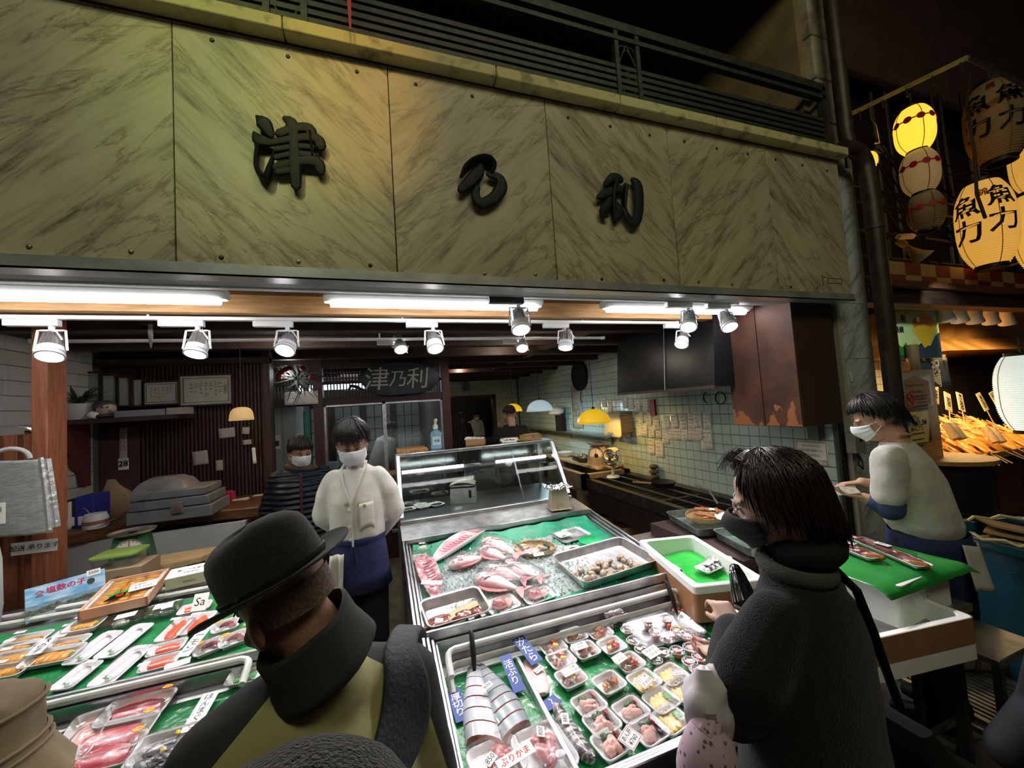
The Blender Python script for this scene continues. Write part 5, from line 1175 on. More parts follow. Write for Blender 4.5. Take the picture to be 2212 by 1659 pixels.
pack('small foam pack of dark red fish beside the green bowl',PF,*c2(1555,365),-6,.095,.07,'octo',.018,group='clear packs on the ice')
def clamtray():
 mx=slope_mx(PF,((onp(*c2(1410,460),PF)+onp(*c2(2180,560),PF))/2+V((0,0,0))),6,.004);mx.translation=V((1.125,1.915,rz_(1.915,PF)+.004))
 return steel_tray('clam_tray','deep steel tray holding loose clams',mx,.49,.31,.055,alu,.04),mx
ct,mxc=clamtray()
clam_m=mat('clam_shell',(.22,.14,.08),.35,n2=(.46,.36,.26),nscale=55,stretch=(1,4,1),nlo=.42,nhi=.58,coat=.3);clam_g=mat('clam_grey',(.15,.10,.07),.35,n2=(.38,.30,.23),nscale=50,stretch=(1,4,1),coat=.3)
def clam_mesh(m):
 b=MB();rg=[]
 for i in range(11):
  t=-pi/2+pi*i/10;rg.append([V((.024*cos(t)*cos(a)*(1.0 if cos(a)>0 else.92),.020*cos(t)*sin(a)+.003*cos(t),.0135*sin(t)*(1+.10*sin(a))*(1 if abs(sin(t))<.9 else.98)))for a in[2*pi*k/16 for k in range(16)]])
 b.rings(rg,True);b.v=[p*(1+.018*sin(p.y*1400))for p in b.v];return b.mesh('clam',m)
clm=[clam_mesh(clam_m),clam_mesh(clam_g)]
cl=[(1600,600),(1645,548),(1720,635),(1790,632),(1812,484),(1900,470),(1985,425),(2030,460),(1740,548),(1800,545),(1760,590),(1815,520),(1870,530),(1862,590),(1922,590),(1955,545),(2010,520),(2085,478),(2050,540),(2020,580),(2075,570),(2120,500),(2150,525),(1930,625),(2010,555),(1880,555)]
r_=random.Random(2);CL=[]
for i,(x,y)in enumerate(cl):
 p=onp(*c2(x,y+14),(PF[0]+.016,PF[1],PF[2]));q_=.045*max(0,1-(p.y-1.78)/.2);p+=V((0,q_,q_*.105));o=bpy.data.objects.new('clam',clm[i%2]);COL.objects.link(o)
 o.matrix_world=M.Translation(p+V((0,0,.008+(.012 if i in(11,15,24,25,12)else 0))))@Euler((r_.uniform(-.5,.5),r_.uniform(-.5,.5),r_.random()*6)).to_matrix().to_4x4()@M.Scale(RND(.85,1.1),4)
 o['cx']=p.x;CL.append(o)
ORD='first second third fourth fifth sixth seventh eighth ninth tenth eleventh twelfth thirteenth fourteenth fifteenth sixteenth seventeenth'.split()
CL.sort(key=lambda o:o.location.y)
for i,nm_ in enumerate(('front','middle','back')):
 for k,o in enumerate(sorted(CL[i*9:i*9+9],key=lambda o:o['cx'])):tag(o,'brown striped clam, %s from the ice side in the %s third of the steel tray'%(ORD[k],nm_),'clam','clams in the steel tray');del o['cx']
mx=slope_mx(PF,onp(*c2(545,960),PF)+V((.0,.02,0)),5,.004)
t=steel_tray('liver_tray','deep steel tray with dark red whale meat and a wooden board',mx,.27,.20,.055,alu,.03)
pz=at(PF,*c2(560,900),20,.03);q=MB();q.box((0,0,0),(.20,.045,.012));o=q.build('cutting_board',wood_pale,None);o.matrix_world=pz;tag(o,'small pale wooden board in the tray of dark red meat','board')
darkred=mat('dark_meat',(.13,.022,.014),.25,n2=(.24,.06,.035),nscale=16,coat=.6)
for i,(x,y,rx,ry,lab)in enumerate(((400,985,.075,.045,'large dark red meat piece at the near corner of the tray'),(600,930,.055,.03,'dark red meat piece in the middle of the tray'),(720,900,.030,.028,'rounded dark red meat piece beside the board end'))):
 mz=at(PF,*c2(x,y),10,.022);b=MB();b.ell((0,0,0),1,n=16,m=10);b.v=[V((p.x*rx,p.y*ry,p.z*.018))*(1+.25*noise.noise(p*1.8+V((i*4,0,0))))for p in b.v]
 o=b.build('meat_piece',darkred,None,ang=180);o.matrix_world=mz;tag(o,lab,'meat','dark red meat pieces')
price_card('white tag stuck in the dark red meat',PF,*c2(395,965),'2600',.034,.022,-20,.055);price_card('small white tag at the board end of the meat tray',PF,*c2(675,945),'2800',.026,.014,8,.05)
price_card('white tag standing by the tray wall with dark meat',PF,*c2(775,915),'',.020,.018,20,.05)
pack('tray with a red bream head and yellow sticker next to the meat tray',PF,*c2(945,855),10,.15,.11,'head',.020,stick='430',sp=(.02,.1),srz=.6,group='packs of bream head')
pack('tray with a red bream head and yellow sticker under the bream tails',PF,*c2(1255,775),8,.15,.10,'head',.020,stick='280',sp=(-.1,.15),srz=0,group='packs of bream head')
# glass showcase on the fish counter
gc=thing('glass_showcase','glass showcase with slanted front standing behind the bream ice','showcase',(.75,3.1,.97))
gx0,gx1,ya,yb,yc,za,zb=.085,1.40,2.83,3.10,3.42,.985,1.415
MB().bx(gx0,gx1,ya,yc,.05,.97).build('base',steel_dull,gc)
MB().bx(gx0,gx1,ya-.01,yc,.968,za+.01).build('floor',mat('case_floor',(.10,.10,.10),.3,.6),gc)
b=MB();b.bx(gx0,gx1,ya-.03,ya+.015,za-.03,za+.014);b.build('front_rail',steel,gc,bevel=.005)
for x in(gx0,gx1-.03):
 b=MB();b.add([V((a,y,z))for a in(x,x+.03)for y,z in((ya-.012,za+.03),(ya+.022,za+.03),(yb+.02,zb),(yb-.018,zb))],[(0,1,2,3),(7,6,5,4),(0,4,5,1),(1,5,6,2),(2,6,7,3),(3,7,4,0)]);b.build('corner_post',alu,gc,bevel=.004)
 MB().bx(x+.004,x+.026,yc-.03,yc,za,zb).build('rear_post',alu,gc)
MB().bx(gx0,gx1,yb-.018,yb+.012,zb-.012,zb+.010).build('top_rail',alu,gc,bevel=.003)
b=MB();b.bx(gx0,gx1,yb-.005,yc,zb+.002,zb+.012);b.build('top_glass',glass,gc)
xs_=(gx0+.03,1.01,gx1-.03)
for i in range(2):
 b=MB();b.add([V((x,y,z))for dy in(0,.005)for x,y,z in((xs_[i]+.002,ya+dy,za+.012),(xs_[i+1]-.002,ya+dy,za+.012),(xs_[i+1]-.002,yb+dy,zb-.005),(xs_[i]+.002,yb+dy,zb-.005))],[(0,1,2,3),(7,6,5,4),(0,4,5,1),(1,5,6,2),(2,6,7,3),(3,7,4,0)]);b.build('front_pane',glass,gc)
b=MB();b.add([V((x,y,z))for x in(1.005,1.015)for y,z in((ya-.003,za+.012),(ya+.006,za+.012),(yb+.006,zb),(yb-.003,zb))],[(0,1,2,3),(7,6,5,4),(0,4,5,1),(1,5,6,2),(2,6,7,3),(3,7,4,0)]);b.build('glass_joint',thin_film('joint',(.8,.8,.8),.06,.2,0),gc)
for x in(gx0+.002,gx1-.007):
 b=MB();b.add([V((a,y,z))for a in(x,x+.005)for y,z in((ya+.02,za+.03),(yc-.03,za+.03),(yc-.03,zb),(yb,zb))],[(0,1,2,3),(7,6,5,4),(0,4,5,1),(1,5,6,2),(2,6,7,3),(3,7,4,0)]);b.build('side_pane',glass,gc)
MB().bx(gx0+.03,gx1-.03,3.20,3.40,1.232,1.242).build('shelf',mat('shelf_grey',(.22,.23,.23),.65,.2),gc);MB().bx(gx0+.03,gx1-.03,3.19,3.20,1.225,1.25).build('shelf_edge',darkmetal,gc)
case_em=mat('case_tube',(.9,.9,.9),.4,emit=(.92,1.0,.97),es=11)
for x0,x1 in((.13,.62),(.90,1.36)):MB().tube([(x0,3.185,1.272),(x1,3.185,1.272)],.012,10).build('tube',case_em,gc)
MB().bx(gx0+.03,gx1-.03,yc-.012,yc-.004,za,zb-.02).build('rear_door',steam_glass,gc)
def caseat(px,py,z=None):return onz(px,py,za+.011 if z is None else z)
PC=(za+.011,3.0,0.0)
def c6(x,y):return 550+x/3.16,760+y/3.16
for x,y,w_,d_,kind,rz,lab in((1040,1085,.13,.09,'dark',5,'foam pack of dark fish at the near corner inside the showcase'),(1070,1045,.12,.06,'dark',-30,'foam pack with a price label behind the near corner of the showcase'),(1145,1060,.10,.15,'squid',12,'foam pack of squid with a green leaf inside the showcase'),(1240,1050,.10,.12,'dark',25,'foam pack of silver fish inside the showcase next to the squid'),(1125,960,.17,.13,'dark',0,'dim foam pack farther back inside the showcase'),(1265,975,.14,.12,'liver',-10,'dim foam pack of pink fish beside the cooler bag'),(1180,915,.18,.10,'brown',5,'dim foam pack of brown fish deepest inside the showcase')):
 pack(lab,PC,*c6(x,y),rz,w_,d_,kind,.018,wrap=False,group='foam packs in the showcase',price='280' if x==1070 else None)
for x,y,lab in((1405,760,'pack of grilled fish on the showcase shelf between the lights'),(1480,745,'longer pack of grilled eel on the showcase shelf'),(1210,755,'dim pack on the showcase shelf above the first light')):
 p=ony(*c6(x,y),3.30);p.z=1.243;NP[0]+=1;t=thing('seafood_tray',lab,'food tray',(p.x,3.30,1.2425),None,'foam packs in the showcase');link('tray',tray_mesh(.15,.09,.016),t);fill(t,'brown',.13,.07,.016,random.Random(NP[0]));link('film',film_mesh(.15,.09,.022),t)
 # silver cooler bag and plastic bag inside
p=caseat(*c6(1440,1030));mx=M.Translation(p+V((0,.06,0)))@M.Rotation(rad(-18),4,'Z');foil=mat('foil_silver',(.72,.72,.72),.35,.85,bump=.8,bscale=40)
t=thing('cooler_bag','silver foil cooler bag with black zip inside the showcase','bag',p+V((0,.06,0)),M.Rotation(rad(-18),4,'Z'))
MB().rings([[V((x*s,y*s,z))for x,y in rrect(.20,.15,.02)]for z,s in((0,1),(.01,1.02),(.10,1.0),(.135,.98),(.14,.9))]).build('body',foil,t,local=True)
MB().rings([[V((x*s,y*s,z))for x,y in rrect(.202,.152,.02)]for z,s in((.12,1),(.132,1))],False).build('zip',black,t,local=True)
b=MB();b.grid(lambda u,v:V(((u-.5)*.2,(v-.5)*.15,.142+.022*sin(pi*u))),8,6);b.build('lid',mat('lid_tan',(.42,.36,.28),.5,n2=(.5,.46,.4),nscale=10),t,local=True,solid=.004)
MB().bx(.05,.07,-.078,-.074,.04,.10).build('strap_patch',black,t,local=True)
p=caseat(*c6(1705,905));b=MB();b.ell((0,0,.05),(.085,.06,.055),n=22,m=14);b.v=[q*(1+.25*noise.noise(q*22))for q in b.v];o=b.build('plastic_bag',bagfilm,ang=180);o.location=p;tag(o,'knotted clear plastic bag inside the showcase behind the glass joint','bag')
# on top of the showcase
zt=zb+.013
p=onz(893,978,zt);t=thing('serving_rack','stack of small brown slatted serving boards on the showcase corner','rack',(p.x,3.26,zt))
for k in range(7):MB().bx(.10+k*.034,.13+k*.034,3.12,3.38,zt,zt+.016).build('slat',wood_orange,t)
for y in(3.15,3.33):MB().bx(.10,.33,y,y+.03,zt+.016,zt+.026).build('crossbar',wood_orange,t)
p=ony(942,950,3.26);t=thing('spray_bottle','clear blue sanitizer pump bottle on top of the showcase','bottle',(p.x,3.26,zt))
bl=mat('bottle_blue',(.30,.52,.66),.1,trans=.3,coat=.4)
MB().lathe([(0,0),(.044,0),(.046,.006),(.046,.115),(.040,.135),(.018,.15),(.016,.165),(0,.165)],(p.x,3.26,zt),20,sy=.7).build('bottle',bl,t)
MB().lathe([(.019,.160),(.020,.19),(.012,.195),(.009,.215),(.0,.215)],(p.x,3.26,zt),14).build('cap',white,t);MB().tube([(p.x,3.26,zt+.21),(p.x,3.24,zt+.232),(p.x,3.20,zt+.236),(p.x,3.18,zt+.228)],[.011,.013,.011,.007],8).build('nozzle',mat('nozzle_cream',(.75,.70,.5),.4),t)
L_=MB().bx(p.x-.034,p.x+.034,3.225,3.2265,zt+.03,zt+.10).build('label',mat('label_pale',(.60,.74,.82),.4),t);text('消毒',.024,mat('label_green',(.02,.16,.12),.5),L_,facing((p.x,3.224,zt+.062)),bold=.02)
def wbox(lab,px,w_,d_,h_,rz,m,y=3.28,name='wooden_box'):
 p=ony(px,960,y);t=thing(name,lab,'box',(p.x,y,zt),M.Rotation(rad(rz),4,'Z'))
 for q in((-w_/2,w_/2,-d_/2,-d_/2+.008),(-w_/2,w_/2,d_/2-.008,d_/2),(-w_/2,-w_/2+.008,-d_/2,d_/2),(w_/2-.008,w_/2,-d_/2,d_/2)):MB().bx(*q,.001,h_).build('side',m,t,local=True)
 MB().bx(-w_/2+.008,w_/2-.008,-d_/2+.008,d_/2-.008,.001,.008).build('base',m,t,local=True);return t,p
t,p=wbox('pale wooden box holding a white inscribed card on the showcase',1028,.17,.13,.045,-14,wood_orange)
mx=wm(t)@M.Translation((-.01,.0,.05))@M.Rotation(rad(12),4,'X')@M.Rotation(rad(-18),4,'Z');b=MB();b.box((0,0,0),(.16,.055,.012));o=b.build('inscribed_box',card);o.matrix_world=mx;tag(o,'long white inscribed packet resting across the wooden box','packet');text('とろろ',.036,ink,o,mx@M.Translation((.02,0,.0065)),bold=.015)
t,p=wbox('orange wooden box with red stamp at the showcase end',1147,.17,.11,.040,6,wood_orange)
mx=wm(t)@M.Translation((.0,-.0555,.02));text('錦',.022,redink,t,frame(mx.translation,mx.to_3x3()@V((1,0,0)),(0,0,1)),bold=.02)
MB().bx(-.07,.07,-.03,.03,.041,.047).build('lid_slat',wood_pale,t,local=True)
p=ony(1100,952,3.25);t=thing('seafood_tray','tilted pack of grilled fish between two boxes on the showcase top','food tray',(p.x,3.25,zt+.002),M.Rotation(rad(-24),4,'Z')@M.Rotation(rad(10),4,'X'));link('tray',tray_mesh(.15,.09,.018),t);fill(t,'brown',.13,.07,.018,random.Random(77));link('film',film_mesh(.15,.09,.024),t)
# old scale with foil on the deck
p=onp(1208,1098,RIM);t=dial_scale('counter_scale','rusty beige platform scale with foil on top beside the showcase',p+V((0,0,.004)),rad(172),.145,mat('scale_beige',(.40,.34,.25),.5,n2=(.30,.22,.13),nscale=16,nlo=.5,nhi=.7),pan=False)
b=MB();b.grid(lambda u,v:V(((u-.5)*.20,(v-.5)*.13,.155+.022*noise.noise((u*7,v*7,2))+.012*noise.noise((u*19,v*19,5)))),22,16);b.build('foil',mat('foil_bright',(.8,.8,.8),.18,1),t,local=True,solid=.001,ang=20)
# roe counter and tuna counter
box=at(PU,*c1(400,560),0);a,c=onp(*c1(180,668),PU),onp(*c1(690,485),PU)
x=(c-a);x.z=0;w_=.255;h_=.150
up=V((-x.y*.35,x.x*.35+.0,1));up=V((0.10,.42,1)).normalized();mxb=frame(a,x,up);mxb=M.Translation(V((0,0,.012)))@mxb
t=thing('roe_gift_box','blue gift box with sea picture and red writing leaning on the pipes','box',mxb.translation,mxb.to_3x3().to_4x4())
seam=mat('box_side',(.45,.52,.58),.5)
MB().bx(0,w_,0,h_,-.035,-.001).build('box',seam,t,local=True,bevel=.001)
def pane(x0,x1,y0,y1,m,z=.0,parent=None,n='print',wob=0,seed=0):
 b=MB();n_=24;k=[]
 top=[V((x0+(x1-x0)*i/n_,y1+wob*noise.noise((i*.5,seed,0))+wob*.5*noise.noise((i*1.7,seed,4)),z))for i in range(n_+1)]
 b.rings([[V((q.x,y0,z))for q in top],top],False,False);return b.build(n,m,parent,local=True,smooth=False)
sky=pane(0,w_,h_*.42,h_,mat('print_sky',(.16,.40,.68),.5,n2=(.48,.66,.80),nscale=14,stretch=(1,3,1)),.0004,t,'sky_print');pane(0,w_,.0,h_*.46,mat('print_sea',(.12,.22,.33),.5,n2=(.26,.36,.44),nscale=30,stretch=(1,5,1)),.0008,t,'sea_print',.003,1);pane(.0,w_,h_*.12,h_*.34,mat('print_rock',(.05,.07,.05),.6,n2=(.16,.17,.12),nscale=60),.0010,t,'rock_print',.018,3);pane(0,w_,0,h_*.17,mat('print_wave',(.20,.28,.36),.5,n2=(.36,.42,.48),nscale=40),.0012,t,'wave_print',.006,5)
text('塩数の子',.032,mat('print_red',(.52,.01,.07),.5),t,mxb@M.Translation((.125,h_*.78,.001)),bold=.02)
b=MB();b.tube([(-.014,0,0),(0,.010,0),(.014,0,0)],.0016,5);b.bx(-.008,.008,-.006,-.003,0,.001);b.bx(-.012,.012,-.014,-.011,0,.001);b.v=[q+V((.042,h_*.78,.0012))for q in b.v];b.build('mountain_mark',MATS['print_red'],t,local=True)
MB().lathe([(0,.0012),(.014,.0012)],(.205,h_*.72,0),16).build('seal',mat('seal_dark',(.05,.06,.04),.4),t,local=True)
MB().bx(.192,.240,h_*.88,h_*1.06,.001,.0018).build('price_tag',card,t,local=True);text('5500',.018,ink,t,mxb@M.Translation((.216,h_*.97,.0022)),shear=.1)
mx=slope_mx((.86,1.66,.105),V((-1.135,2.52,.995)),7,0);mx=M.Translation((0,.0,0))@mx
ctr=onp(*c1(905,450),(.86,1.66,.105));mx=slope_mx((.86,1.66,.105),ctr,7)
t=thing('roe_wooden_box','shallow wooden box of golden roe with black and red leaf ornament','box',mx.translation,mx.to_3x3().to_4x4())
peach=mat('wood_peach',(.62,.36,.24),.5,n2=(.52,.28,.17),nscale=6,stretch=(1,12,1));bw,bd=.235,.29
for q in((-bw/2,bw/2,-bd/2,-bd/2+.009),(-bw/2,bw/2,bd/2-.009,bd/2),(-bw/2,-bw/2+.009,-bd/2,bd/2),(bw/2-.009,bw/2,-bd/2,bd/2)):MB().bx(*q,0,.042).build('side',peach,t,local=True)
MB().bx(-bw/2+.009,bw/2-.009,-bd/2+.009,bd/2-.009,0,.012).build('base',foam,t,local=True)
for i in range(3):
 for j in range(8):link('roe_sac',lump('roe',(i+j)%4),t,((i-1)*.064,(j-3.5)*.033,.024),RND(-.25,.15),sc=(.036,.019,.013))
for q in((-bw/2+.009,bw/2-.009,-bd/2+.009,-bd/2+.022),(-bw/2+.009,bw/2-.009,bd/2-.022,bd/2-.009),(-bw/2+.009,-bw/2+.022,-bd/2,bd/2),(bw/2-.022,bw/2-.009,-bd/2,bd/2)):MB().bx(q[0],q[1],q[2]+.01,q[3]-.01 if q[3]-q[2]>.05 else q[3],.012,.036).build('liner',foam,t,local=True)
for rz,l in((55,.085),(105,.065),(150,.055)):
 b=MB();b.prism([(0,-.004),(l*.4,-.011),(l,0),(l*.4,.009)],.001);link('long_leaf',b.mesh('long_leaf',flesh['leaf'],False),t,(-.02,-.06,.042),rad(rz))
b=MB();b.prism([(-.045,-.020),(-.01,-.024),(.025,-.012),(.03,.012),(.005,.026),(-.02,.012)],.003);link('black_shell',b.mesh('black_shell',mat('lacquer',(.008,.006,.006),.2,coat=.6),False),t,(-.01,-.075,.043),.35)
b=MB();b.lathe([(0,.003),(.013,.002),(.014,0)],n=14);o=link('red_seal',b.mesh('red_seal',mat('seal_red',(.62,.01,.01),.4)),t,(-.003,-.073,.047));text('寿',.018,ink,o,wm(o)@M.Translation((0,0,.0032)),bold=.02)
link('film',MB().bx(-bw/2+.01,bw/2-.01,-bd/2+.01,bd/2-.01,.0385,.0395).mesh('film',film),t)
price_card('white card with black writing on the wooden box of roe',(.90,1.66,.105),*c1(1012,370),'国産数の子',.100,.060,14,.012,sub='¥3,500',bold=.01)
p=onp(*c1(1355,330),(.86,1.66,.105));mx=slope_mx((.86,1.66,.105),p,9,-.005)
t=thing('paper_box','white and yellow printed carton on the back rails','box',mx.translation,mx.to_3x3().to_4x4())
bxm=mat('carton_cream',(.66,.60,.44),.6);MB().bx(-.095,.095,-.055,.055,0,.055).build('box',bxm,t,local=True,bevel=.002);MB().bx(-.096,.096,-.056,.056,.052,.057).build('lid',card,t,local=True);MB().bx(.0955,.097,-.05,.05,.008,.05).build('side_print',mat('carton_orange',(.60,.36,.20),.6),t,local=True)
X=wm(t);text('数の子松前漬',.020,ink,t,X@M.Translation((0,.012,.0575)),bold=.01);text('海鮮珍味',.016,ink,t,X@M.Translation((0,-.022,.0575)));text('有限会社',.013,mat('print_olive',(.20,.22,.08),.6),t,frame(X@V((0,-.0562,.024)),X.to_3x3()@V((1,0,0)),X.to_3x3()@V((0,0,1))))
pack('tilted foam tray of dark pieces on the back rails, next to the carton',(.86,1.66,.105),*c1(1600,260),12,.09,.13,'dark',.02)
for x,y,rz,lab in((885,655,8,'clear tub of tiny white fish, nearest the wooden roe box'),(1150,585,8,'clear tub of tiny white fish with a printed label')):
 t=pack(lab,PU,*c1(x,y),rz,.135,.085,'paste',.034,traym=clear_m,wrap=False,group='clear tubs of tiny fish');link('lid',tray_mesh(.137,.087,.005,clear_m),t,(0,0,.034));b=MB();b.box((0,0,0),(.07,.04,.0008));o=link('label',b.mesh('label',card,False),t,(0,.012,.0405));text('ちりめん',.013,ink,o,wm(o)@M.Translation((0,.004,.0006)));
 if x>1000:tagc(t,(.02,-.015,.042),.1,'360',.04,.018)
RG='wrapped trays of golden roe'
for x,y,rz,w_,d_,pr,lab,lf in((600,680,-2,.12,.085,'580','tray of roe overlapping the tray behind, near the clear tubs',.018),(520,735,-2,.13,.085,'1480','tray of roe under the one near the clear tubs',0),(470,815,-2,.13,.08,'1200','tray of roe behind the largest front roe tray',.002),(375,900,-3,.165,.10,'1800','largest front tray of golden roe with green leaf',.006),(190,785,-2,.14,.08,'580','tray of pale roe with a leaf beside the brush lettered card',0),(110,845,-4,.13,.07,'600','tray of roe at the counter edge behind another',.002),(85,915,-4,.14,.085,'780','tray of bright roe cut off by the frame edge',.006),(45,1010,-4,.13,.08,'500','tray with a blue top label by the khaki hat',.004)):
 pack(lab,PU,*c1(x,y),rz,w_,d_,'roe',.024,price=pr,sp=(-.3,.42),group=RG,lift=lf)
price_card('white card 数の子 in thick brush writing among the roe trays',PU,*c1(293,800),'数の子',.045,.085,0,.05,vertical=True,bold=.03)
SG='wrapped trays of white squid'
for x,y,rz,w_,d_,pr,lab in((665,835,-12,.075,.185,'700','narrow tray of white squid next to the largest roe tray'),(885,785,-12,.08,.20,'800','narrow tray of white squid below the clear tubs'),(865,960,-12,.08,.20,'500','narrow tray of white squid touching the front rail'),(545,1035,-12,.075,.13,'500','narrow tray of squid nearest the khaki hat')):
 pack(lab,PU,*c1(x,y),rz,w_,d_,'squid',.020,price=pr,sp=(.1,.36),group=SG)
KG='wrapped trays of red salmon'
for x,y,rz,w_,d_,pr,lab in((1240,705,-8,.075,.155,'1000','salmon tray standing lengthwise, nearest the clear tub'),(1395,665,-8,.085,.15,'780','salmon tray lengthwise behind the salmon card'),(1375,555,6,.12,.075,None,'salmon tray at the back under the folded card'),(1180,840,4,.115,.075,'1480','salmon tray crosswise with netted red fillet, upper of two'),(1130,945,4,.115,.075,'1150','salmon tray crosswise at the front rail')):
 pack(lab,PU,*c1(x,y),rz,w_,d_,'salmon',.022,price=pr,sp=(-.36,.3 if d_>w_ else-.2),group=KG)
OG='wrapped trays of octopus'
for x,y,rz,st,lab in((1590,685,14,'680','octopus tray at the back, just below the hat brim'),(1645,780,20,'500','octopus tray in the middle, beside the hat wearer ear'),(1470,835,24,'1000','octopus tray at the front rail with orange price sticker')):
 pack(lab,PU,*c1(x,y),rz,.095,.085,'octo',.024,stick=st,sp=(-.28,.16),srz=.3,group=OG)
price_card('white vertical card サーモン lying over the salmon trays',PU,*c1(1385,750),'サーモン',.045,.165,-12,.045,vertical=True,bold=.012)
price_card('white card with a big S standing at the back by the hat brim',PU,*c1(1410,490),'Sa',.06,.075,-4,.05,tilt=50,size=.05)
price_card('blank white card lying at the front rail by the salmon',PU,*c1(1250,925),'',.075,.03,12,.04)
TG='trays of red tuna'
for x,y,rz,w_,d_,kind,st,lab in((965,1275,-4,.19,.115,'tuna','1580','tray of lean red tuna just below the steel rail'),(785,1480,-2,.21,.125,'tuna','4700','tray of red tuna in the middle of the lower counter'),(730,1610,-2,.18,.11,'tuna','9700','tray of red tuna at the bottom edge, partly cut off')):
 pack(lab,PL,*c1(x,y),rz,w_,d_,kind,.026,stick=st,sp=(.36,.38),srz=-.05,group=TG)
pack('narrow tray of marbled fatty tuna beside the khaki hat',PL,*c1(575,1475),8,.10,.20,'toro',.024,group='trays of fatty tuna')
pack('tray of dark fish with a yellow flower near the gloved sleeve',PL,*c1(1190,1530),0,.17,.10,'dark',.026,group='trays of dark fish');pack('tray of dark fish cut off by the picture bottom',PL,*c1(1090,1650),0,.15,.09,'dark',.026,group='trays of dark fish')
pack('tray of green garnish at the rail beside the man collar',PL,*c1(1755,1045),-6,.14,.07,'greens',.026,group='trays of garnish')
price_card('long white vertical card for tuna with red top edge',PL,*c1(1415,1255),'ほんまぐろ',.050,.155,-3,.022,vertical=True,bold=.004,tilt=0)
# timber post, slats, hanging bag at the shop's side
post=thing('timber_post','thick red brown timber post at the shop side','post',(-1.70,2.78,0))
pa,pb=ony(66,900,2.72),ony(102,900,2.72)
MB().bx(pa.x,pb.x,2.72,2.86,0,2.456).build('shaft',mat('post_rust',(.34,.115,.055),.6,n2=(.24,.075,.036),nscale=6,stretch=(12,12,1),bump=.1,bscale=50),post,bevel=.006)
fence=thing('slat_screen','low screen of upright red brown slats beside the timber post','screen',(-2.0,2.85,0))
for k in range(7):
 x=pa.x-.075-k*.082;MB().bx(x,x+.055,2.80,2.84,.2,1.76-.0*k+(.02 if k==0 else 0)).build('slat',MATS['post_rust'],fence)
MB().bx(-2.28,pa.x,2.845,2.87,1.2,1.26).bx(-2.28,pa.x,2.845,2.87,.5,.56).build('rail',wood_red,fence)
b=MB();c=ony(20,935,2.78);b.tube([c+V((.12*cos(a)*1.3-.06,0,.035*sin(a)-.0))for a in[pi*k/10 for k in range(11)]],.008,6);tag(b.build('wire_loop',alu),'grey bent wire hook over the slat screen','hook')
p=ony(40,1075,2.60);foil2=mat('foil_bag',(.50,.50,.50),.42,.55,n2=(.34,.34,.34),nscale=30,stretch=(1,1,8),bump=.35,bscale=120)
t=thing('insulated_bag','silver insulated carrier bag hanging from a handle on the post','bag',p)
w0,h0=(ony(98,1075,2.6)-p).x,(ony(40,992,2.6)-ony(40,1155,2.6)).z
zc=ony(40,992,2.6).z
b=MB();b.grid(lambda u,v:V((p.x-.34+(w0+.34+.03*(1-v))*u,2.60-.012*sin(3*u),zc-h0*(1-v)+.008*sin(5*u))),10,30);b.build('front_panel',foil2,t,solid=.006)
MB().tube([(p.x+w0-.012,2.59,zc),(p.x+w0+.008,2.588,zc-h0*.5),(p.x+w0+.022,2.585,zc-h0*.98)],.010,6).build('seam',foil,t);MB().tube([(p.x+w0-.002,2.61,zc-.01),(p.x+w0+.018,2.61,zc-h0*.5),(p.x+w0+.034,2.61,zc-h0*.96)],.018,6).build('side_gusset',foil,t)
MB().tube([(p.x+.045*cos(a)*1.6-.03,2.60,zc+.055*sin(a))for a in[pi*k/10 for k in range(11)]],.010,8).build('handle',mat('plastic_grey',(.5,.5,.5),.4),t)
o=MB().bx(p.x-.14,p.x-.03,2.575,2.577,zc-.30,zc-.20).build('price_slip',card,t);text('保冷袋',.03,ink,o,facing((p.x-.085,2.574,zc-.235)),bold=0);text('¥250',.03,ink,o,facing((p.x-.08,2.574,zc-.275)),bold=0)
a,c=ony(24,1185,2.718),ony(124,1178,2.718);sg=thing('delivery_sign','white paper strip with brush writing 配送承ります under the silver bag','sign',a.lerp(c,.5));mx=frame(a.lerp(c,.5),c-a+V((0,0,.012)),(0,0,1));w_=(c-a).length
b=MB();b.box((0,0,0),(w_,.062,.002));b.v=[mx@q for q in b.v];b.build('sheet',paper,sg);text('配送 承ります',.031,ink,sg,mx@M.Translation((0,0,.0015)),bold=.006,shear=.1)
b=MB();q=ony(-16,1260,2.45);b.rings([[V((q.x-.20+x*s,2.45+y*s,z))for x,y in rrect(.46,.05,.02)]for z,s in((q.z-.19,.96),(q.z-.1,1),(q.z+.1,.98),(q.z+.16,.94))]);tag(b.build('paper_bag',mat('bag_grey',(.42,.41,.40),.7,n2=(.34,.33,.32),nscale=8)),'grey white printed bag standing at the frame edge below the silver bag','bag')
# wooden bar and things on it
BZ=1.08
fr_=[onz(x,y,BZ)for x,y in((100,1158),(170,1149),(385,1111),(561,1094),(610,1060))]
bar=thing('wooden_bar','thick glossy live edge wooden bar counter before the slatted wall','counter',(-1.5,3.6,0))
pts=[(max(v.x,-2.26),v.y)for v in fr_]+[(fr_[-1].x-.02,4.19),(-2.26,4.19),(-2.26,fr_[0].y)]
MB().prism(pts,.085,(0,0,BZ-.085)).build('top',wood_bar,bar,bevel=.012)
MB().bx(-2.26,-1.02,3.50,3.54,0,BZ-.085).build('front_panel',mat('panel_white',(.52,.52,.50),.6,n2=(.36,.36,.35),nscale=3,nlo=.45,nhi=.75),bar)
MB().bx(-1.06,-1.0,3.54,4.2,0,BZ-.085).build('end_panel',wood_dark,bar)
greybox=mat('machine_grey',(.20,.21,.21),.5,n2=(.16,.17,.17),nscale=6)
t=thing('cash_register','old grey cash register with stacked drawers under clear plastic on the bar','cash register',(-1.5,3.62,BZ))
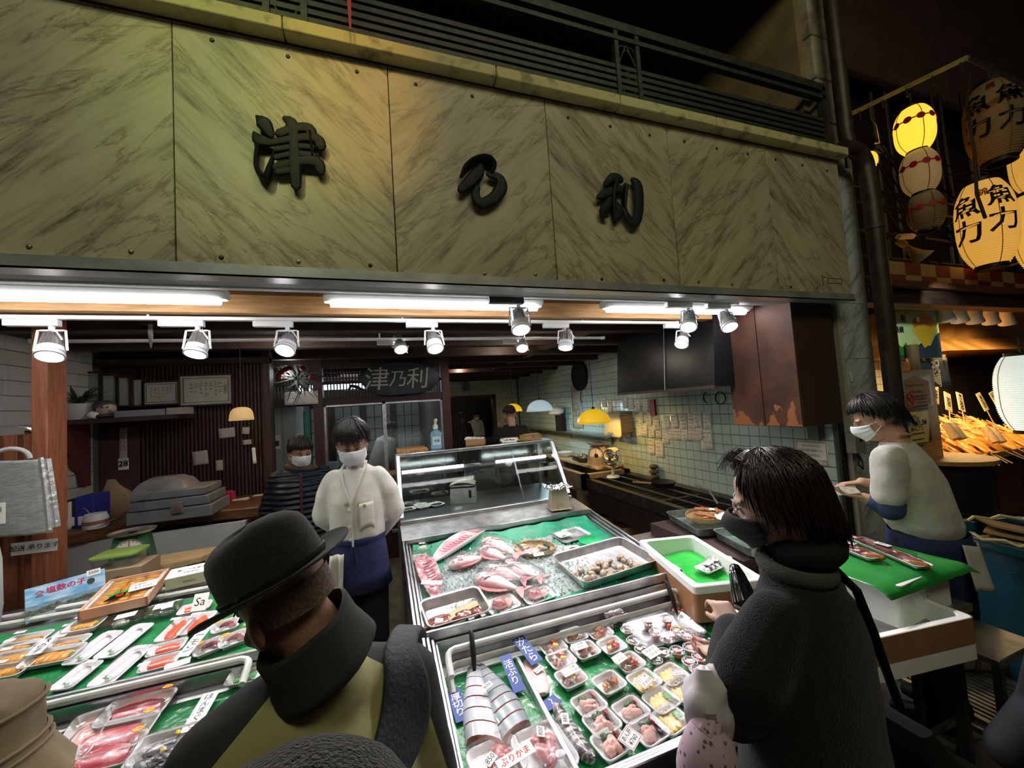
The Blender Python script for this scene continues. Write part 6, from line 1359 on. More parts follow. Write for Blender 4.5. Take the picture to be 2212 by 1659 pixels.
for i,(w_,d_,z0,z1,dx)in enumerate(((.50,.36,0,.085,0),(.47,.34,.09,.155,-.005),(.44,.32,.16,.215,-.01))):MB().bx(-1.46-w_/2+dx,-1.46+w_/2+dx,3.44,3.44+d_,BZ+z0,BZ+z1).build('drawer',greybox,t,bevel=.008)
b=MB();b.rings([[V((-1.55+x,3.62+y,BZ+z))for x,y in rrect(.34*s,.26*s,.03)]for z,s in((.215,1),(.27,.8),(.30,.5))]);b.build('cover',mat('register_cover',(.24,.25,.26),.35,n2=(.16,.16,.17),nscale=8),t)
MB().bx(-1.45,-1.38,3.425,3.44,BZ+.05,BZ+.13).build('latch',alu,t)
b=MB();b.grid(lambda u,v:V((-1.88+.42*u,3.40+.30*v+.02*sin(9*u),BZ+.02+.28*u**1.4*(1-.3*v)+.02*noise.noise((u*7,v*7,1)))),14,10);b.build('plastic_sheet',bagfilm,t)
for i,(px,h,w_,d_,m,lab,lz)in enumerate(((128,.20,.035,.19,mat('binder_black',(.02,.02,.022),.5),'black binder at the outer end of the row on the bar',0),(140,.19,.022,.19,white,'thin white binder between two black binders',0),(152,.19,.035,.19,MATS['binder_black'],'black binder next to the blue folder',0),(178,.215,.10,.18,mat('binder_blue',(.025,.035,.28),.4),'tall blue folder leaning behind the white jar',1))):
 q=onz(px,1150-i*3,BZ);o=thing('binder',lab,'binder',(q.x,q.y+.03,BZ),None,'binders on the bar');MB().bx(q.x-w_/2,q.x+w_/2,q.y+.02,q.y+.02+d_,BZ,BZ+h).build('cover',m,o,bevel=.003);MB().bx(q.x-w_/3,q.x+w_/3,q.y+.016,q.y+.02,BZ+.02,BZ+.08).build('spine_label',card,o)
q=onz(207,1140,BZ);t=thing('white_jar','white round jar with black printed label on the bar','jar',q);MB().lathe([(0,0),(.062,0),(.066,.01),(.066,.07),(.06,.08),(.058,.085),(.055,.10),(0,.102)],q,22).build('jar',white,t);MB().lathe([(.0665,.03),(.0668,.055)],q,22).build('label',mat('label_red',(.40,.16,.14),.5),t);MB().tube([q+V((-.03,0,.10)),q+V((-.05,-.01,.14)),q+V((-.06,-.02,.15))],.004,5).build('spoon',alu,t)
q=onz(240,1118,BZ);b=MB();b.rings([[V((x*s+dx,y*s,z))for x,y in rrect(.20,.10,.015)]for z,s,dx in((0,1,0),(.15,.9,-.02),(.22,.45,-.05),(.28,.2,-.06))]);o=b.build('paper_sack',mat('sack_brown',(.34,.25,.15),.8,n2=(.26,.19,.11),nscale=7));o.location=q+V((0,.12,0));tag(o,'crumpled brown paper sack on the bar behind the jar','bag')
q=onz(490,1083,BZ);b=MB();b.rings([[V((x*s,y*s,z))for x,y in rrect(.11,.07,.02)]for z,s in((0,1),(.02,1.05),(.07,.98),(.085,.6))]);o=b.build('red_pouch',mat('pouch_pink',(.45,.03,.09),.4));o.location=q+V((0,.02,0));tag(o,'small crimson pouch on the bar by the slatted wall','pouch')
for i,(x,y,w_,lab)in enumerate(((520,1080,.12,'loose stack of papers on the bar beside the crimson pouch'),(560,1070,.09,'single pale paper slip near the rounded bar end'))):
 q=onz(x,y,BZ);o=thing('paper_stack',lab,'papers',q);[MB().box(q+V((0,0,.002+.003*k)),(w_,.07,.002),(0,0,.2*k)).build('sheet',paper,o)for k in range(3 if i==0 else 1)]
 # lower shelf: plank, green dial scale, lime tub, carton
plank=thing('plank_shelf','pale wooden plank shelf in front of the bar panel','shelf',(-1.35,3.0,.9));MB().prism([(-1.62,2.86),(-1.10,2.95),(-1.02,3.15),(-1.62,3.15)],.03,(0,0,.90)).build('plank',wood_pale,plank);MB().bx(-1.55,-1.49,2.95,3.1,0,.9).build('leg',wood_dark,plank);MB().bx(-1.2,-1.14,3.02,3.12,0,.9).build('leg',wood_dark,plank)
q=ony(280,1176,3.0);t=dial_scale('produce_scale','green dial scale with white face and green hub on the plank',(q.x,3.03,.932),rad(12),.19,mat('scale_green',(.02,.10,.05),.4),hub=(.03,.16,.06))
q=ony(180,1235,2.75);st=thing('storage_stand','low dark stand behind the counter pipes holding a carton','stand',(-1.6,2.82,0));MB().bx(-1.72+.16,-1.22,2.70,2.92,0,.88).build('body',wood_dark,st)
t=thing('carton','brown cardboard carton with faint print behind the blue gift box','box',(-1.40,2.8,.88));MB().bx(-1.52,-1.28,2.71,2.90,.881,1.0).build('box',mat('cardboard',(.36,.26,.16),.8),t);text('寿',.05,mat('print_brown',(.14,.09,.05),.8),t,facing((-1.38,2.709,.94)))
t=thing('lime_tub','clear tub with a lime green lid on the brown carton','tub',(-1.42,2.8,1.0));MB().rings([[V((-1.42+x*s,2.81+y*s,z))for x,y in rrect(.20,.16,.03)]for z,s in((1.001,.9),(1.06,1.0))]).build('tub',clear_m,t);MB().rings([[V((-1.42+x,2.81+y,z))for x,y in rrect(.21,.17,.03)]for z in(1.06,1.07)]).build('lid',mat('lime',(.25,.38,.08),.4),t)
# shelf, certificates, plant, papers
sh=thing('dark_shelf','dark wall shelf under the framed certificates','shelf',(-1.7,4.05,1.85));q=ony(250,903,4.0);SZ=q.z
MB().bx(-2.285,ony(392,900,3.95).x,3.82,4.24,SZ-.035,SZ).build('board',wood_dark,sh)
b=MB();b.prism([(0,0),(.34,0),(.33,-.08),(.27,-.12),(.26,-.2),(.19,-.24),(.18,-.33),(.11,-.38),(.09,-.48),(0,-.5)],.03,(-2.285,4.1,SZ-.035),M(((0,0,1),(-1,0,0),(0,1,0))));b.build('bracket',mat('bracket_red',(.085,.022,.022),.5),sh)
inkb=mat('faint_ink',(.20,.17,.14),.8)
def framed(lab,x0,y0,x1,y1,Y,rows,seed,vert=True,tone=(.62,.58,.50),title=None):
 a,c=ony(x0,y1,Y),ony(x1,y0,Y);w_,h_=c.x-a.x,c.z-a.z;ctr=V(((a.x+c.x)/2,Y,(a.z+c.z)/2))
 t=thing('framed_certificate',lab,'frame',ctr,None,'framed certificates on the shelf')
 for q in((a.x-.014,a.x,a.z-.014,c.z+.014),(c.x,c.x+.014,a.z-.014,c.z+.014),(a.x,c.x,a.z-.014,a.z),(a.x,c.x,c.z,c.z+.014)):MB().bx(q[0],q[1],Y-.012,Y+.012,q[2],q[3]).build('frame_bar',wood_dark,t)
 MB().bx(a.x,c.x,Y,Y+.006,a.z,c.z).build('paper',mat('certificate_%d'%seed,tone,.8),t);mx=facing((ctr.x,Y-.002,ctr.z))
 if rows:
  scribble(mx,w_*.8,h_*.75,rows,t,inkb,True,seed)
  b=MB()
  for s in(-1,1):b.bx(ctr.x-w_*.44,ctr.x+w_*.44,Y-.003,Y-.001,ctr.z+s*h_*.42-.003,ctr.z+s*h_*.42+.003);b.bx(ctr.x+s*w_*.44-.003,ctr.x+s*w_*.44+.003,Y-.003,Y-.001,ctr.z-h_*.42,ctr.z+h_*.42)
  b.build('printed_border',inkb,t)
 MB().bx(a.x,c.x,Y-.0065,Y-.005,a.z,c.z).build('pane',thin_film('frame_glass',(.9,.92,.92),.02,.05,0),t)
 if title:text(title,h_*.11,inkb,t,facing((ctr.x+w_*.38,Y-.003,ctr.z)),True)
framed('big framed certificate nearest the straw pendant lamp',390,810,499,876,4.2,7,1,tone=(.72,.64,.53),title='感謝状')
framed('mid sized framed certificate beside the biggest one',312,825,384,874,4.15,6,2)
for i,(a,c)in enumerate(((186,214),(223,250),(258,279),(290,308))):framed('tall narrow framed scroll, %s from the potted plant'%nth[i],a,806+5*i,c,876,4.15,0,5+i,tone=(.46,.46,.42))
q=ony(172,905,3.95);t=thing('potted_palm','spiky dark potted palm in a white pot on the shelf','plant',(q.x,3.95,SZ));MB().lathe([(0,0),(.065,0),(.085,.10),(.088,.125),(.078,.125),(.07,.10),(0,.10)],(q.x,3.95,SZ),20).build('pot',mat('pot_pale',(.48,.45,.44),.5),t)
r_=random.Random(8);gm=mat('palm_leaf',(.02,.04,.018),.5)
for k in range(34):
 a=r_.random()*6.28;l=r_.uniform(.18,.34);el=r_.uniform(.5,1.3);dx,dy=cos(a)*cos(el),sin(a)*cos(el)*.6
 pp=[V((q.x,3.95,SZ+.12))+V((dx*l*s,dy*l*s,l*s*sin(el)-.10*s*s))for s in(0,.35,.7,1)]
 MB().tube(pp,[.006,.009,.007,.001],5,flat=.3).build('frond',gm,t)
q=ony(230,885,3.92);t=thing('doll_head','carved old man doll head with a dark hood on the shelf','ornament',(q.x,3.92,SZ))
b=MB();b.ell((q.x,3.92,SZ+.075),(.062,.055,.06));b.ell((q.x+.055,3.88,SZ+.055),(.012,.02,.012));blob('head',mat('doll_face',(.42,.34,.26),.6),t,b,.008)
MB().ell((q.x-.015,3.93,SZ+.10),(.07,.062,.045)).build('hood',mat('doll_hood',(.06,.05,.06),.7),t);MB().ell((q.x+.0,3.92,SZ+.02),(.085,.05,.022)).build('collar',mat('doll_hood',(.06,.05,.06)),t)
for dx in(.0,.035):MB().ell((q.x+dx,3.862,SZ+.085),.007,n=8,m=5).build('eye',black,t)
q=ony(203,902,3.9);b=MB();b.ell((0,0,.03),(.04,.03,.03));b.v=[p_*(1+.2*noise.noise(p_*30))for p_ in b.v];o=b.build('white_ornament',white);o.location=(q.x,3.9,SZ);tag(o,'small white china animal beside the pot','ornament')
q=ony(325,888,3.92);t=thing('rolled_paper','row of flat boxes and cloth along the shelf edge','box',(q.x,3.92,SZ));MB().bx(q.x-.20,q.x+.12,3.86,4.0,SZ,SZ+.05).build('box',mat('box_dim',(.22,.22,.24),.7),t);MB().bx(q.x+.13,q.x+.26,3.86,4.0,SZ,SZ+.055).build('box',mat('box_dim2',(.28,.26,.24),.7),t)
def pinned(lab,px,py,w_,h_,Y,rows=0,seed=0,rot=0,m=None,name='pinned_paper'):
 p=ony(px,py,Y);return sheet(name,lab,'paper',facing(p)@M.Rotation(rad(rot),4,'Z'),w_,h_,m or mat('paper_dim2',(.40,.37,.34),.8),rows=rows,seed=seed,group='papers pinned on the slatted wall')
pinned('pale paper pinned on slats beside the straw lamp',490,935,.13,.09,4.255,0,1,3);pinned('square pale paper pinned in the middle of the slats',433,989,.115,.125,4.255,0,2,5);pinned('small upright paper pinned low on the slats',474,1005,.055,.095,4.255,0,3,1)
pinned('curled paper on the post under the straw lamp',531,930,.06,.065,4.21,0,4,-8);pinned('small label on the post below the curled paper',534,955,.07,.045,4.21,0,5,2);pinned('white slip hanging at the doorway edge',549,984,.03,.15,4.2,0,6,3,card)
p=ony(266,965,4.26);t=sheet('wall_calendar','narrow day calendar with big 28 on the red panel','calendar',facing(p),.055,.33,mat('paper_dim2',(.40,.37,.34),.8));pq=ony(268,1002,4.255);MB().bx(pq.x-.035,pq.x+.035,4.245,4.25,pq.z-.05,pq.z+.05).build('day_block',paper,t);text('28',.065,ink,t,facing((pq.x,4.243,pq.z)),bold=.03);text('二十八日',.05,inkb,t,facing((p.x,4.255,p.z+.06)),True)
# fridge, pipe, fish shaped signboard, wreath
fg=mat('fridge_grey',(.46,.50,.48),.4,n2=(.40,.44,.42),nscale=4);t=thing('cold_store','pale grey steel cold store doors seen through the doorway','fridge',(-1.15,5.4,0));xa,xb=ony(575,900,5.3).x,ony(640,900,5.3).x
MB().bx(xa-.1,xb,5.32,6.0,0,2.1).build('body',fg,t,bevel=.01)
xm=(xa+xb)/2
for x0,x1 in((xa-.06,xm-.01),(xm+.01,xb-.02)):
 for z0,z1 in((.12,.85),(.90,2.02)):
  d=MB().bx(x0,x1,5.295,5.32,z0,z1).build('door',fg,t,bevel=.006);MB().bx(x1-.07,x1-.02,5.26,5.295,(z0+z1)/2-.02,(z0+z1)/2+.04).build('handle',darkmetal,d)
  if z0>.5:
   for k in range(2):MB().bx(x0+.05+.09*k,x0+.11+.09*k,5.292,5.295,1.25+.15*k,1.45+.12*k).build('note',card,d)
tp=ony(663,920,5.2);t=thing('green_pipe','mint green wrapped standing pipe in the doorway','pipe',(tp.x,5.2,0));MB().cyl((tp.x,5.2,0),(tp.x,5.2,1.83),.038).build('wrap',mat('mint',(.10,.42,.30),.5),t);MB().cyl((tp.x,5.2,1.83),(tp.x,5.2,2.3),.03).build('pipe',white,t)
lamp('POINT',(-.95,4.75,2.25),5,(.85,.95,.9));lamp('AREA',(-.2,6.8,2.4),16,(.85,.95,1.0),(-.2,6.8,0),.8);lamp('POINT',(1.9,10.4,2.1),4,(.9,1,.95))  # point light at the cold store is added to brighten the interior
def at6(x,y,Y):return ony(*c6(x,y),Y)
out=[(700,175),(735,130),(800,110),(880,85),(960,70),(1060,65),(1150,80),(1230,110),(1262,150),(1255,200),(1205,262),(1120,285),(1010,292),(900,300),(820,290),(770,262),(735,225)]
b=MB();pts=[at6(x,y,4.86)for x,y in out];b.rings([[q+V((0,.03,0))for q in pts],pts,[q.lerp(sum(pts,V())/len(pts),.04)+V((0,-.008,0))for q in pts]]);t=thing('fish_signboard','dark blue black fish shaped hanging signboard with 津乃利 in pale characters','signboard',at6(980,180,4.86));b.build('board',mat('signboard_blue',(.016,.024,.036),.5,n2=(.025,.035,.05),nscale=8),t);gold=mat('sign_pale',(.42,.42,.38),.5)
for s,x,y,z in(('津',835,195,.155),('乃',982,190,.115),('利',1115,188,.145)):text(s,z*1.9,gold,t,facing(at6(x,y,4.845)),bold=.0,shear=.12)
MB().tube([at6(640,260,4.88),at6(660,232,4.88),at6(700,240,4.88),at6(745,262,4.88)],[.03,.05,.05,.02],8,flat=.4).build('tail',MATS['signboard_blue'],t)
for x in(860,1150):MB().cyl(at6(x,90,4.86),V((at6(x,90,4.86).x,4.86,2.455)),.006,n=6).build('chain',darkmetal,t)
r_=random.Random(12);c=at6(290,180,4.8);t=thing('dried_wreath','large dark dried branch decoration with red ribbons over the doorway','wreath',c);bm_=mat('branch',(.055,.05,.05),.8);rb=mat('ribbon_dim',(.16,.02,.025),.6)
for k in range(46):
 a=r_.random()*6.28;l=r_.uniform(.14,.34);d=V((cos(a),r_.uniform(-.35,.1),sin(a)*.75));s0=c+d*r_.uniform(.02,.10);MB().tube([V((q_.x,q_.y,min(q_.z,2.34)))for q_ in(s0,s0+d*l*.5+V((r_.uniform(-.05,.05),0,r_.uniform(-.05,.05))),s0+d*l+V((r_.uniform(-.09,.09),0,r_.uniform(-.08,.06))))],[.008,.006,.002],5).build('twig',bm_,t)
for k in range(8):a=r_.random()*6.28;MB().ell(c+V((cos(a)*.16,-.08,sin(a)*.11)),(.035,.02,.03),n=8,m=6).build('berry',rb,t)
q=at6(320,315,4.9);sheet('paper_charm','pale printed paper charm under the dried branch decoration','paper',facing(q),.34,.15,paper,rows=3,seed=41)
q=at6(1448,262,8.95);b=MB();b.lathe([(.02,.28),(.06,.2),(.10,0),(.06,-.02)],q,12);tag(b.build('hanging_cloth',mat('cloth_dim',(.20,.20,.18),.9)),'pale cloth hanging high on the rear tiled wall','cloth')
# cabinets and sink glimpsed in the room behind the doorway
t=thing('rear_sink','dim sink unit in the room behind the doorway','sink',(2.2,10.6,0));MB().bx(1.5,3.2,10.4,11.2,0,.85).build('body',steel_dull,t);MB().tube([(2.2,10.9,.85),(2.2,10.9,1.2),(2.2,10.7,1.25),(2.2,10.65,1.15)],.015,8).build('tap',alu,t)
p=onx(1078,914,2.62)if False else ony(1078,915,8.94);t=thing('wall_socket','brown double socket plate on the rear tiled wall','socket',p);MB().bx(p.x-.05,p.x+.05,8.93,8.99,p.z-.06,p.z+.06).build('plate',wood_orange,t)
for k in range(4):MB().bx(p.x-.035+.04*(k%2),p.x-.005+.04*(k%2),8.922,8.93,p.z-.045+.05*(k//2),p.z-.015+.05*(k//2)).build('insert',card,t)
t=thing('utensil_table','low table with white crates seen behind the glass partition','table',(-.1,6.6,0));MB().bx(-.9,.6,6.4,7.0,.70,.76).build('top',wood_orange,t);[MB().bx(x,x+.05,6.45,6.5,0,.7).build('leg',wood_dark,t)for x in(-.88,.53)]
q=ony(707,968,6.5);o=MB().lathe([(0,0),(.12,0),(.14,.26),(.145,.28),(.13,.28),(.11,.02),(0,.02)],(0,0,0),20).build('white_tub',mat('tub_white',(.55,.6,.62),.4));o.location=(q.x,6.6,.76);tag(o,'white plastic tub on the table behind the glass','tub')
q=ony(733,975,6.5);b=MB();b.ell((0,0,.12),(.14,.12,.13));b.v=[z_*(1+.15*noise.noise(z_*9))for z_ in b.v];o=b.build('plastic_bag',bagfilm,ang=180);o.location=(q.x+.05,6.65,.762);tag(o,'knotted clear bag next to the white tub behind the glass','bag')
# foam boxes and trays on the side stand
st=thing('side_table','long steel table carrying the foam boxes and trays','table',(1.9,1.6,0))
MB().bx(1.46,2.42,1.02,2.44,.715,.745).build('top',steel_dull,st)
for x,y in((1.50,1.06),(2.36,1.06),(1.50,2.38),(2.36,2.38)):MB().bx(x,x+.035,y,y+.035,0,.715).build('leg',darkmetal,st)
fo=mat('foam_box',(.80,.80,.79),.7,bump=.1,bscale=200)
tape=mat('tape_brown',(.34,.17,.08),.35,n2=(.28,.14,.07),nscale=8,bump=.15,bscale=30)
def foambox(lab,cx,cy,w_,d_,rz,z0,h_,band=False,inner=None,m=fo,fillh=.05,group='white foam boxes'):
 t=thing('foam_box',lab,'foam box',(cx,cy,z0),M.Rotation(rad(rz),4,'Z'),group);wl=.028
 rg=[]
 for q,z,r in((0,0,.02),(0,h_-.004,.02),(-.004,h_,.018),(-wl+.004,h_,.03),(-wl,h_-.004,.03),(-wl-.006,.035,.03)):rg.append([V((x,y,z))for x,y in rrect(w_+2*q,d_+2*q,r,4)])
 MB().rings(rg,True).build('box',m,t,local=True)
 if band:MB().rings([[V((x,y,z))for x,y in rrect(w_+.002,d_+.002,.021,4)]for z in(h_*band[0],h_*band[1])],False).build('tape',tape,t,local=True)
 if inner:
  wi,di=w_-2*wl-.012,d_-2*wl-.012
  b=MB();b.grid(lambda u,v:V(((u-.5)*wi,(v-.5)*di,fillh+.010*noise.noise((u*5,v*4,cx))+.006*noise.noise((u*13,v*11,cx))+.02*max(0,abs(v-.5)*2-.8)*5*.4)),26,16);b.build('lining',green_bright,t,local=True)
 return t
ct_=sum((onz(x,y,.9)for x,y in((1393,1170),(1478,1145),(1634,1232),(1540,1300))),V())/4
t1=foambox('foam box with brown tape and green lining next to the clam tray',ct_.x-.01,ct_.y,.60,.34,76,.745,.155,(.0,.78),True,fillh=.075)
pk=onz(1545,1222,.845);
for i in range(3):q=thing('shell_pack',['wrapped grey shellfish pack with white card in the taped foam box','second wrapped shellfish pack in the taped foam box','blank wrapped pack beside the shellfish cards'][i],'food tray',(pk.x-.03+.07*i-.02,pk.y+.02*i,.832),M.Rotation(rad(10+14*i),4,'Z'),'shellfish packs in the foam box');link('tray',tray_mesh(.11,.085,.018),q);[link('shell',lump('dark' if k%2 else 'squid',k%4,.1),q,(-.03+.02*(k%4),-.02+.022*(k//4),.016),k,sc=(.013,.013,.011))for k in range(8)];link('film',film_mesh(.11,.085,.026),q);(tagc(q,(.01,.0,.036),.2,'¥500',.06,.03)if i<2 else None)
PT2=V((1.96,1.06,0));t2=foambox('foam box with brown band and green lining behind the woman shoulder',1.90,1.09,.50,.33,-8,.665,.155,(.38,1.0),True,fillh=.07)
q=onz(1875,1312,.75);o=thing('seafood_tray','foam pack of red fish in the box behind the woman','food tray',(q.x-.02,q.y+.05,.742),M.Rotation(rad(15),4,'Z'),'wrapped seafood trays');link('tray',tray_mesh(.14,.10,.022),o);fill(o,'kama',.12,.08,.02,random.Random(3));link('film',film_mesh(.14,.1,.03),o)
t3=foambox('closed white foam box with cast marks under the green film',2.13,1.36,.42,.64,4,.745,.17,None,None)
MB().rings([[V((x*s,y*s,z))for x,y in rrect(.43,.65,.02,4)]for z,s in((.13,1),(.172,1),(.174,.98))],True).build('lid',fo,t3,local=True)
for x,y,s in((-.02,-.3265,'15'),(-.14,-.3265,'八')):text(s,.05,mat('foam_mark',(.55,.55,.54),.8),t3,wm(t3)@frame((x,y,.09),(1,0,0),(0,0,1)))
o=MB().grid(lambda u,v:V((1.84+.62*u,1.00+.72*v,.925+.004*noise.noise((u*6,v*6,1))-.05*max(0,u-.88)*8*(.4+.6*v)-.05*max(0,.06-v)*10)),30,30).build('green_film',mat('film_green2',(.02,.22,.04),.3,n2=(.04,.32,.06),nscale=4,bump=.2,bscale=20),solid=.0015);tag(o,'green film draped over the closed foam box','sheet')
for i,(a,c,lab)in enumerate((((1790,1168),(1895,1210),'long foam tray of red fish eggs at the woman hood'),((1850,1165),(2000,1228),'longest foam tray of dark red fish strips on green film'))):
 A,B_=onz(*a,.94),onz(*c,.94);d=B_-A;L_=d.length;t=thing('long_tray',lab,'food tray',A.lerp(B_,.5)+V((0,0,-.008)),M.Rotation(math.atan2(d.y,d.x),4,'Z'),'long trays on green film');link('tray',tray_mesh(L_,.075,.02),t);r_=random.Random(i)
 for k in range(9):link('fish_strip',lump(['octo','kama','amber'][k%3],k%4),t,((k/8-.5)*L_*.86,r_.uniform(-.012,.012),.018),r_.random()*.6,sc=(.045,.016,.012))
 tagc(t,(-.1*L_,.01,.034),.3,'¥800',.06,.03);link('film',film_mesh(L_,.075,.026),t)
gt=mat('tray_marbled',(.50,.56,.54),.3,.8,n2=(.25,.38,.33),nscale=18)
p=onz(1515,1135,.90);mx=M.Translation((1.98,2.05,.746))@M.Rotation(rad(80),4,'Z')
blk=thing('tray_riser','low wooden riser under the two steel trays','riser',(1.95,2.0,.745));MB().bx(1.80,2.30,1.62,2.38,.746,.83).build('block',wood_dark,blk)
steel_tray('marbled_tray','empty looking steel tray under the dried squid basket',M.Translation((2.06,2.14,.831))@M.Rotation(rad(76),4,'Z'),.42,.34,.06,gt,.04);steel_tray('marbled_tray','steel tray in front of the woman mask',M.Translation((2.04,1.74,.831))@M.Rotation(rad(76),4,'Z'),.34,.32,.06,gt,.04)
orange=mat('dried_orange',(.52,.19,.06),.5,n2=(.36,.11,.04),nscale=20);r_=random.Random(4);dq=bpy.data.meshes
mxq=M.Translation((2.06,2.12,.885))@M.Rotation(rad(20),4,'Z')
b=MB();b.ell((0,0,0),1,n=10,m=6);om=b.mesh('dried_squid',orange);b=MB();b.ell((0,0,0),1,n=10,m=6);ow=b.mesh('paper_fold',card)
basket('oval basket of dried orange squid with a price tag beside the woman face',mxq,.30,.24,[('dried_squid',om,(r_.uniform(-.08,.08),r_.uniform(-.06,.08),.03+.01*i/3),r_.random()*6,(.055,.012,.008))for i in range(10)]+[('paper_fold',ow,(.02,-.09,.035),.4,(.10,.04,.006)),('price_tag',MB().box((0,0,0),(.05,.035,.002)).mesh('price_tag',card),(.05,-.02,.06),.4,None)])
# dark stool with lower frame
t=thing('step_stool','dark steel stool with a flat top below the foam boxes','stool',(2.22,.98,0));q=[onz(x,y,.66)for x,y in((1965,1338),(2080,1318))]
sx0,sx1,sy0,sy1=2.17,2.46,.86,1.14;MB().bx(sx0,sx1,sy0,sy1,.632,.66).build('seat',steel_dull,t,bevel=.004)
for x,y in((sx0,sy0),(sx1-.025,sy0),(sx0,sy1-.025),(sx1-.025,sy1-.025)):MB().bx(x,x+.025,y,y+.025,0,.632).build('leg',darkmetal,t)
for q in((sx0,sx1,sy0+.005,sy0+.02),(sx0,sx1,sy1-.02,sy1-.005),(sx0+.005,sx0+.02,sy0,sy1),(sx1-.02,sx1-.005,sy0,sy1)):MB().bx(*q,.16,.185).build('stretcher',alu,t)
t=thing('brass_roll','dull brass coloured roll lying on the pavement behind the stool','roll',(3.2,1.35,.08));MB().tube([(3.05,1.50,.09),(3.36,1.36,.09),(3.44,1.30,.07)],[.075,.085,.05],16).build('roll',mat('brass',(.30,.22,.10),.4,.7),t);MB().lathe([(.087,-.012),(.09,0),(.087,.012)],(3.22,1.425,.09),18,M.Rotation(pi/2,3,'Y')@M.Rotation(.4,3,'X')).build('band',mat('brass_dark',(.14,.10,.05),.4,.7),t)
# blue bin with clear liner
bin_=thing('waste_bin','large blue plastic bin with a clear liner and cardboard inside','bin',(3.55,1.2,0));bb=mat('bin_blue',(.015,.11,.17),.5,n2=(.012,.085,.13),nscale=5)
rot=M.Rotation(rad(-12),3,'Z');cc=V((3.60,1.22,0))
MB().rings([[cc+rot@V((x,y,z))for x,y in rrect(.66*s,.50*s,.06,5)]for z,s in((0,.82),(.02,.84),(.74,.98),(.745,1.05),(.79,1.06),(.79,1.0),(.75,.96),(.06,.80))],True).build('body',bb,bin_)
b=MB();b.grid(lambda u,v:cc+rot@V((.36*cos(2*pi*u)*(1+.03*sin(22*u)+.02*v),.275*sin(2*pi*u)*(1+.03*sin(26*u)),.81-.16*v+.012*sin(31*u)*v)),60,5);b.build('liner',bagfilm,bin_)
MB().tube([cc+rot@V((.355*cos(2*pi*k/40),.27*sin(2*pi*k/40),.805+.012*sin(k*2.1)))for k in range(40)],.010,6,closed=True).build('liner_edge',mat('liner_cream',(.55,.50,.30),.4),bin_)
for i in range(3):MB().box(cc+V((.05*i-.08,.04*i,.76+.02*i)),(.40,.26,.012),(.1*i,.12,.3*i)).build('cardboard',mat('cardboard2',(.34,.22,.10),.8),bin_)
# switch box and stickers on the pillar
p=ony(1838,955,1.92);t=thing('switch_box','grey electric switch box with hanging cable on the marble pillar','switch box',(p.x,1.92,p.z));sbm=mat('switch_grey',(.30,.29,.26),.5,.3)
MB().bx(p.x-.055,p.x+.055,1.86,1.925,p.z-.075,p.z+.075).build('box',sbm,t,bevel=.005);MB().lathe([(0,.008),(.012,.008),(.014,0)],(p.x+.005,1.86,p.z+.02),12,M.Rotation(pi/2,3,'X')).build('button',darkmetal,t);MB().tube([(p.x+.02,1.90,p.z-.07),(p.x+.02,1.89,p.z-.13),(p.x-.0,1.89,p.z-.16),(p.x+.05,1.89,p.z-.20),(p.x+.07,1.90,p.z-.15),(p.x+.04,1.90,p.z-.10)],.006,6).build('cable',black,t)
for py,lab in((955,'pale sticker on the marble pillar beside the mask'),(972,'second pale sticker on the pillar under the first')):
 p=ony(1875,py,1.925);tag(MB().bx(p.x-.06,p.x+.06,1.922,1.926,p.z-.022,p.z+.022).build('sticker',mat('sticker_pale',(.45,.50,.45),.5,n2=(.20,.34,.30),nscale=30)),lab,'sticker')
p=ony(1841,815,1.922);tag(MB().prism([(-.03,.04),(-.015,.04),(-.005,-.03),(-.02,-.03)],.003,(p.x,1.922,p.z),M(((1,0,0),(0,0,-1),(0,1,0)))).build('torn_tape',card),'torn scrap of white tape on the marble pillar','tape')
# neighbouring stall
SY=2.05
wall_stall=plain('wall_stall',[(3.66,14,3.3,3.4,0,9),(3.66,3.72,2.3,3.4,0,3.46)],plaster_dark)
tl=MB()
for i in range(16):
 for j in range(8):tl.box((4.5+i*.16,3.296,1.55+j*.1),(.152,.008,.094))
o=tl.build('tile_field',tile_cream,wall_stall,smooth=False);o['kind']='stuff'
e0=ony(1810,145,3.0)
cw=thing('corrugated_cladding','dark brown corrugated cladding high above the lanterns','cladding',(5.5,3.0,e0.z))
b=MB();n_=420;x0,x1=3.4,14
row=[(x0+(x1-x0)*k/n_,3.0+.018*sin(k*pi/2))for k in range(n_+1)]
b.rings([[V((x,y,z))for x,y in row]for z in(e0.z,e0.z+5)],False,False);b.build('sheet',mat('clad_brown',(.15,.085,.075),.7,n2=(.11,.06,.05),nscale=3),cw,smooth=False);MB().bx(x0,x1,2.97,3.03,e0.z-.04,e0.z).build('edge',mat('clad_edge',(.08,.06,.05),.7),cw)
# frame above the lanterns; yellow light is put into one bar's colour
yellow_lit_steel=mat('frame_yellow_lit',(.55,.46,.14),.5,n2=(.38,.30,.10),nscale=12)
A,B_,C_=onz(1822,254,4.35),onz(2090,124,4.35),onz(2212,183,4.35)
fr=thing('lantern_frame','yellow lit metal frame from which the paper lanterns hang','frame',B_);d=(C_-B_).normalized()
MB().tube([A,B_],.022,4).build('bar',yellow_lit_steel,fr);MB().tube([B_,B_+d*4],.022,4).build('bar',steel_dull,fr);MB().tube([A+V((0,0,-.01)),A+V((0,0,-1.6))],.02,6).build('post',pipe_m,fr)
for k in range(5):q=A.lerp(B_,.15+.2*k);MB().cyl(q,q+V((0,0,-.09)),.008,n=5).build('hanger',darkmetal,fr)
q=A.lerp(B_,.24);MB().tube([q,q+V((0,0,-.14)),q+V((.06,0,-.19)),q+V((.08,0,-.36)),q+V((.0,0,-.38))],.006,5).build('wire_hook',alu,fr)
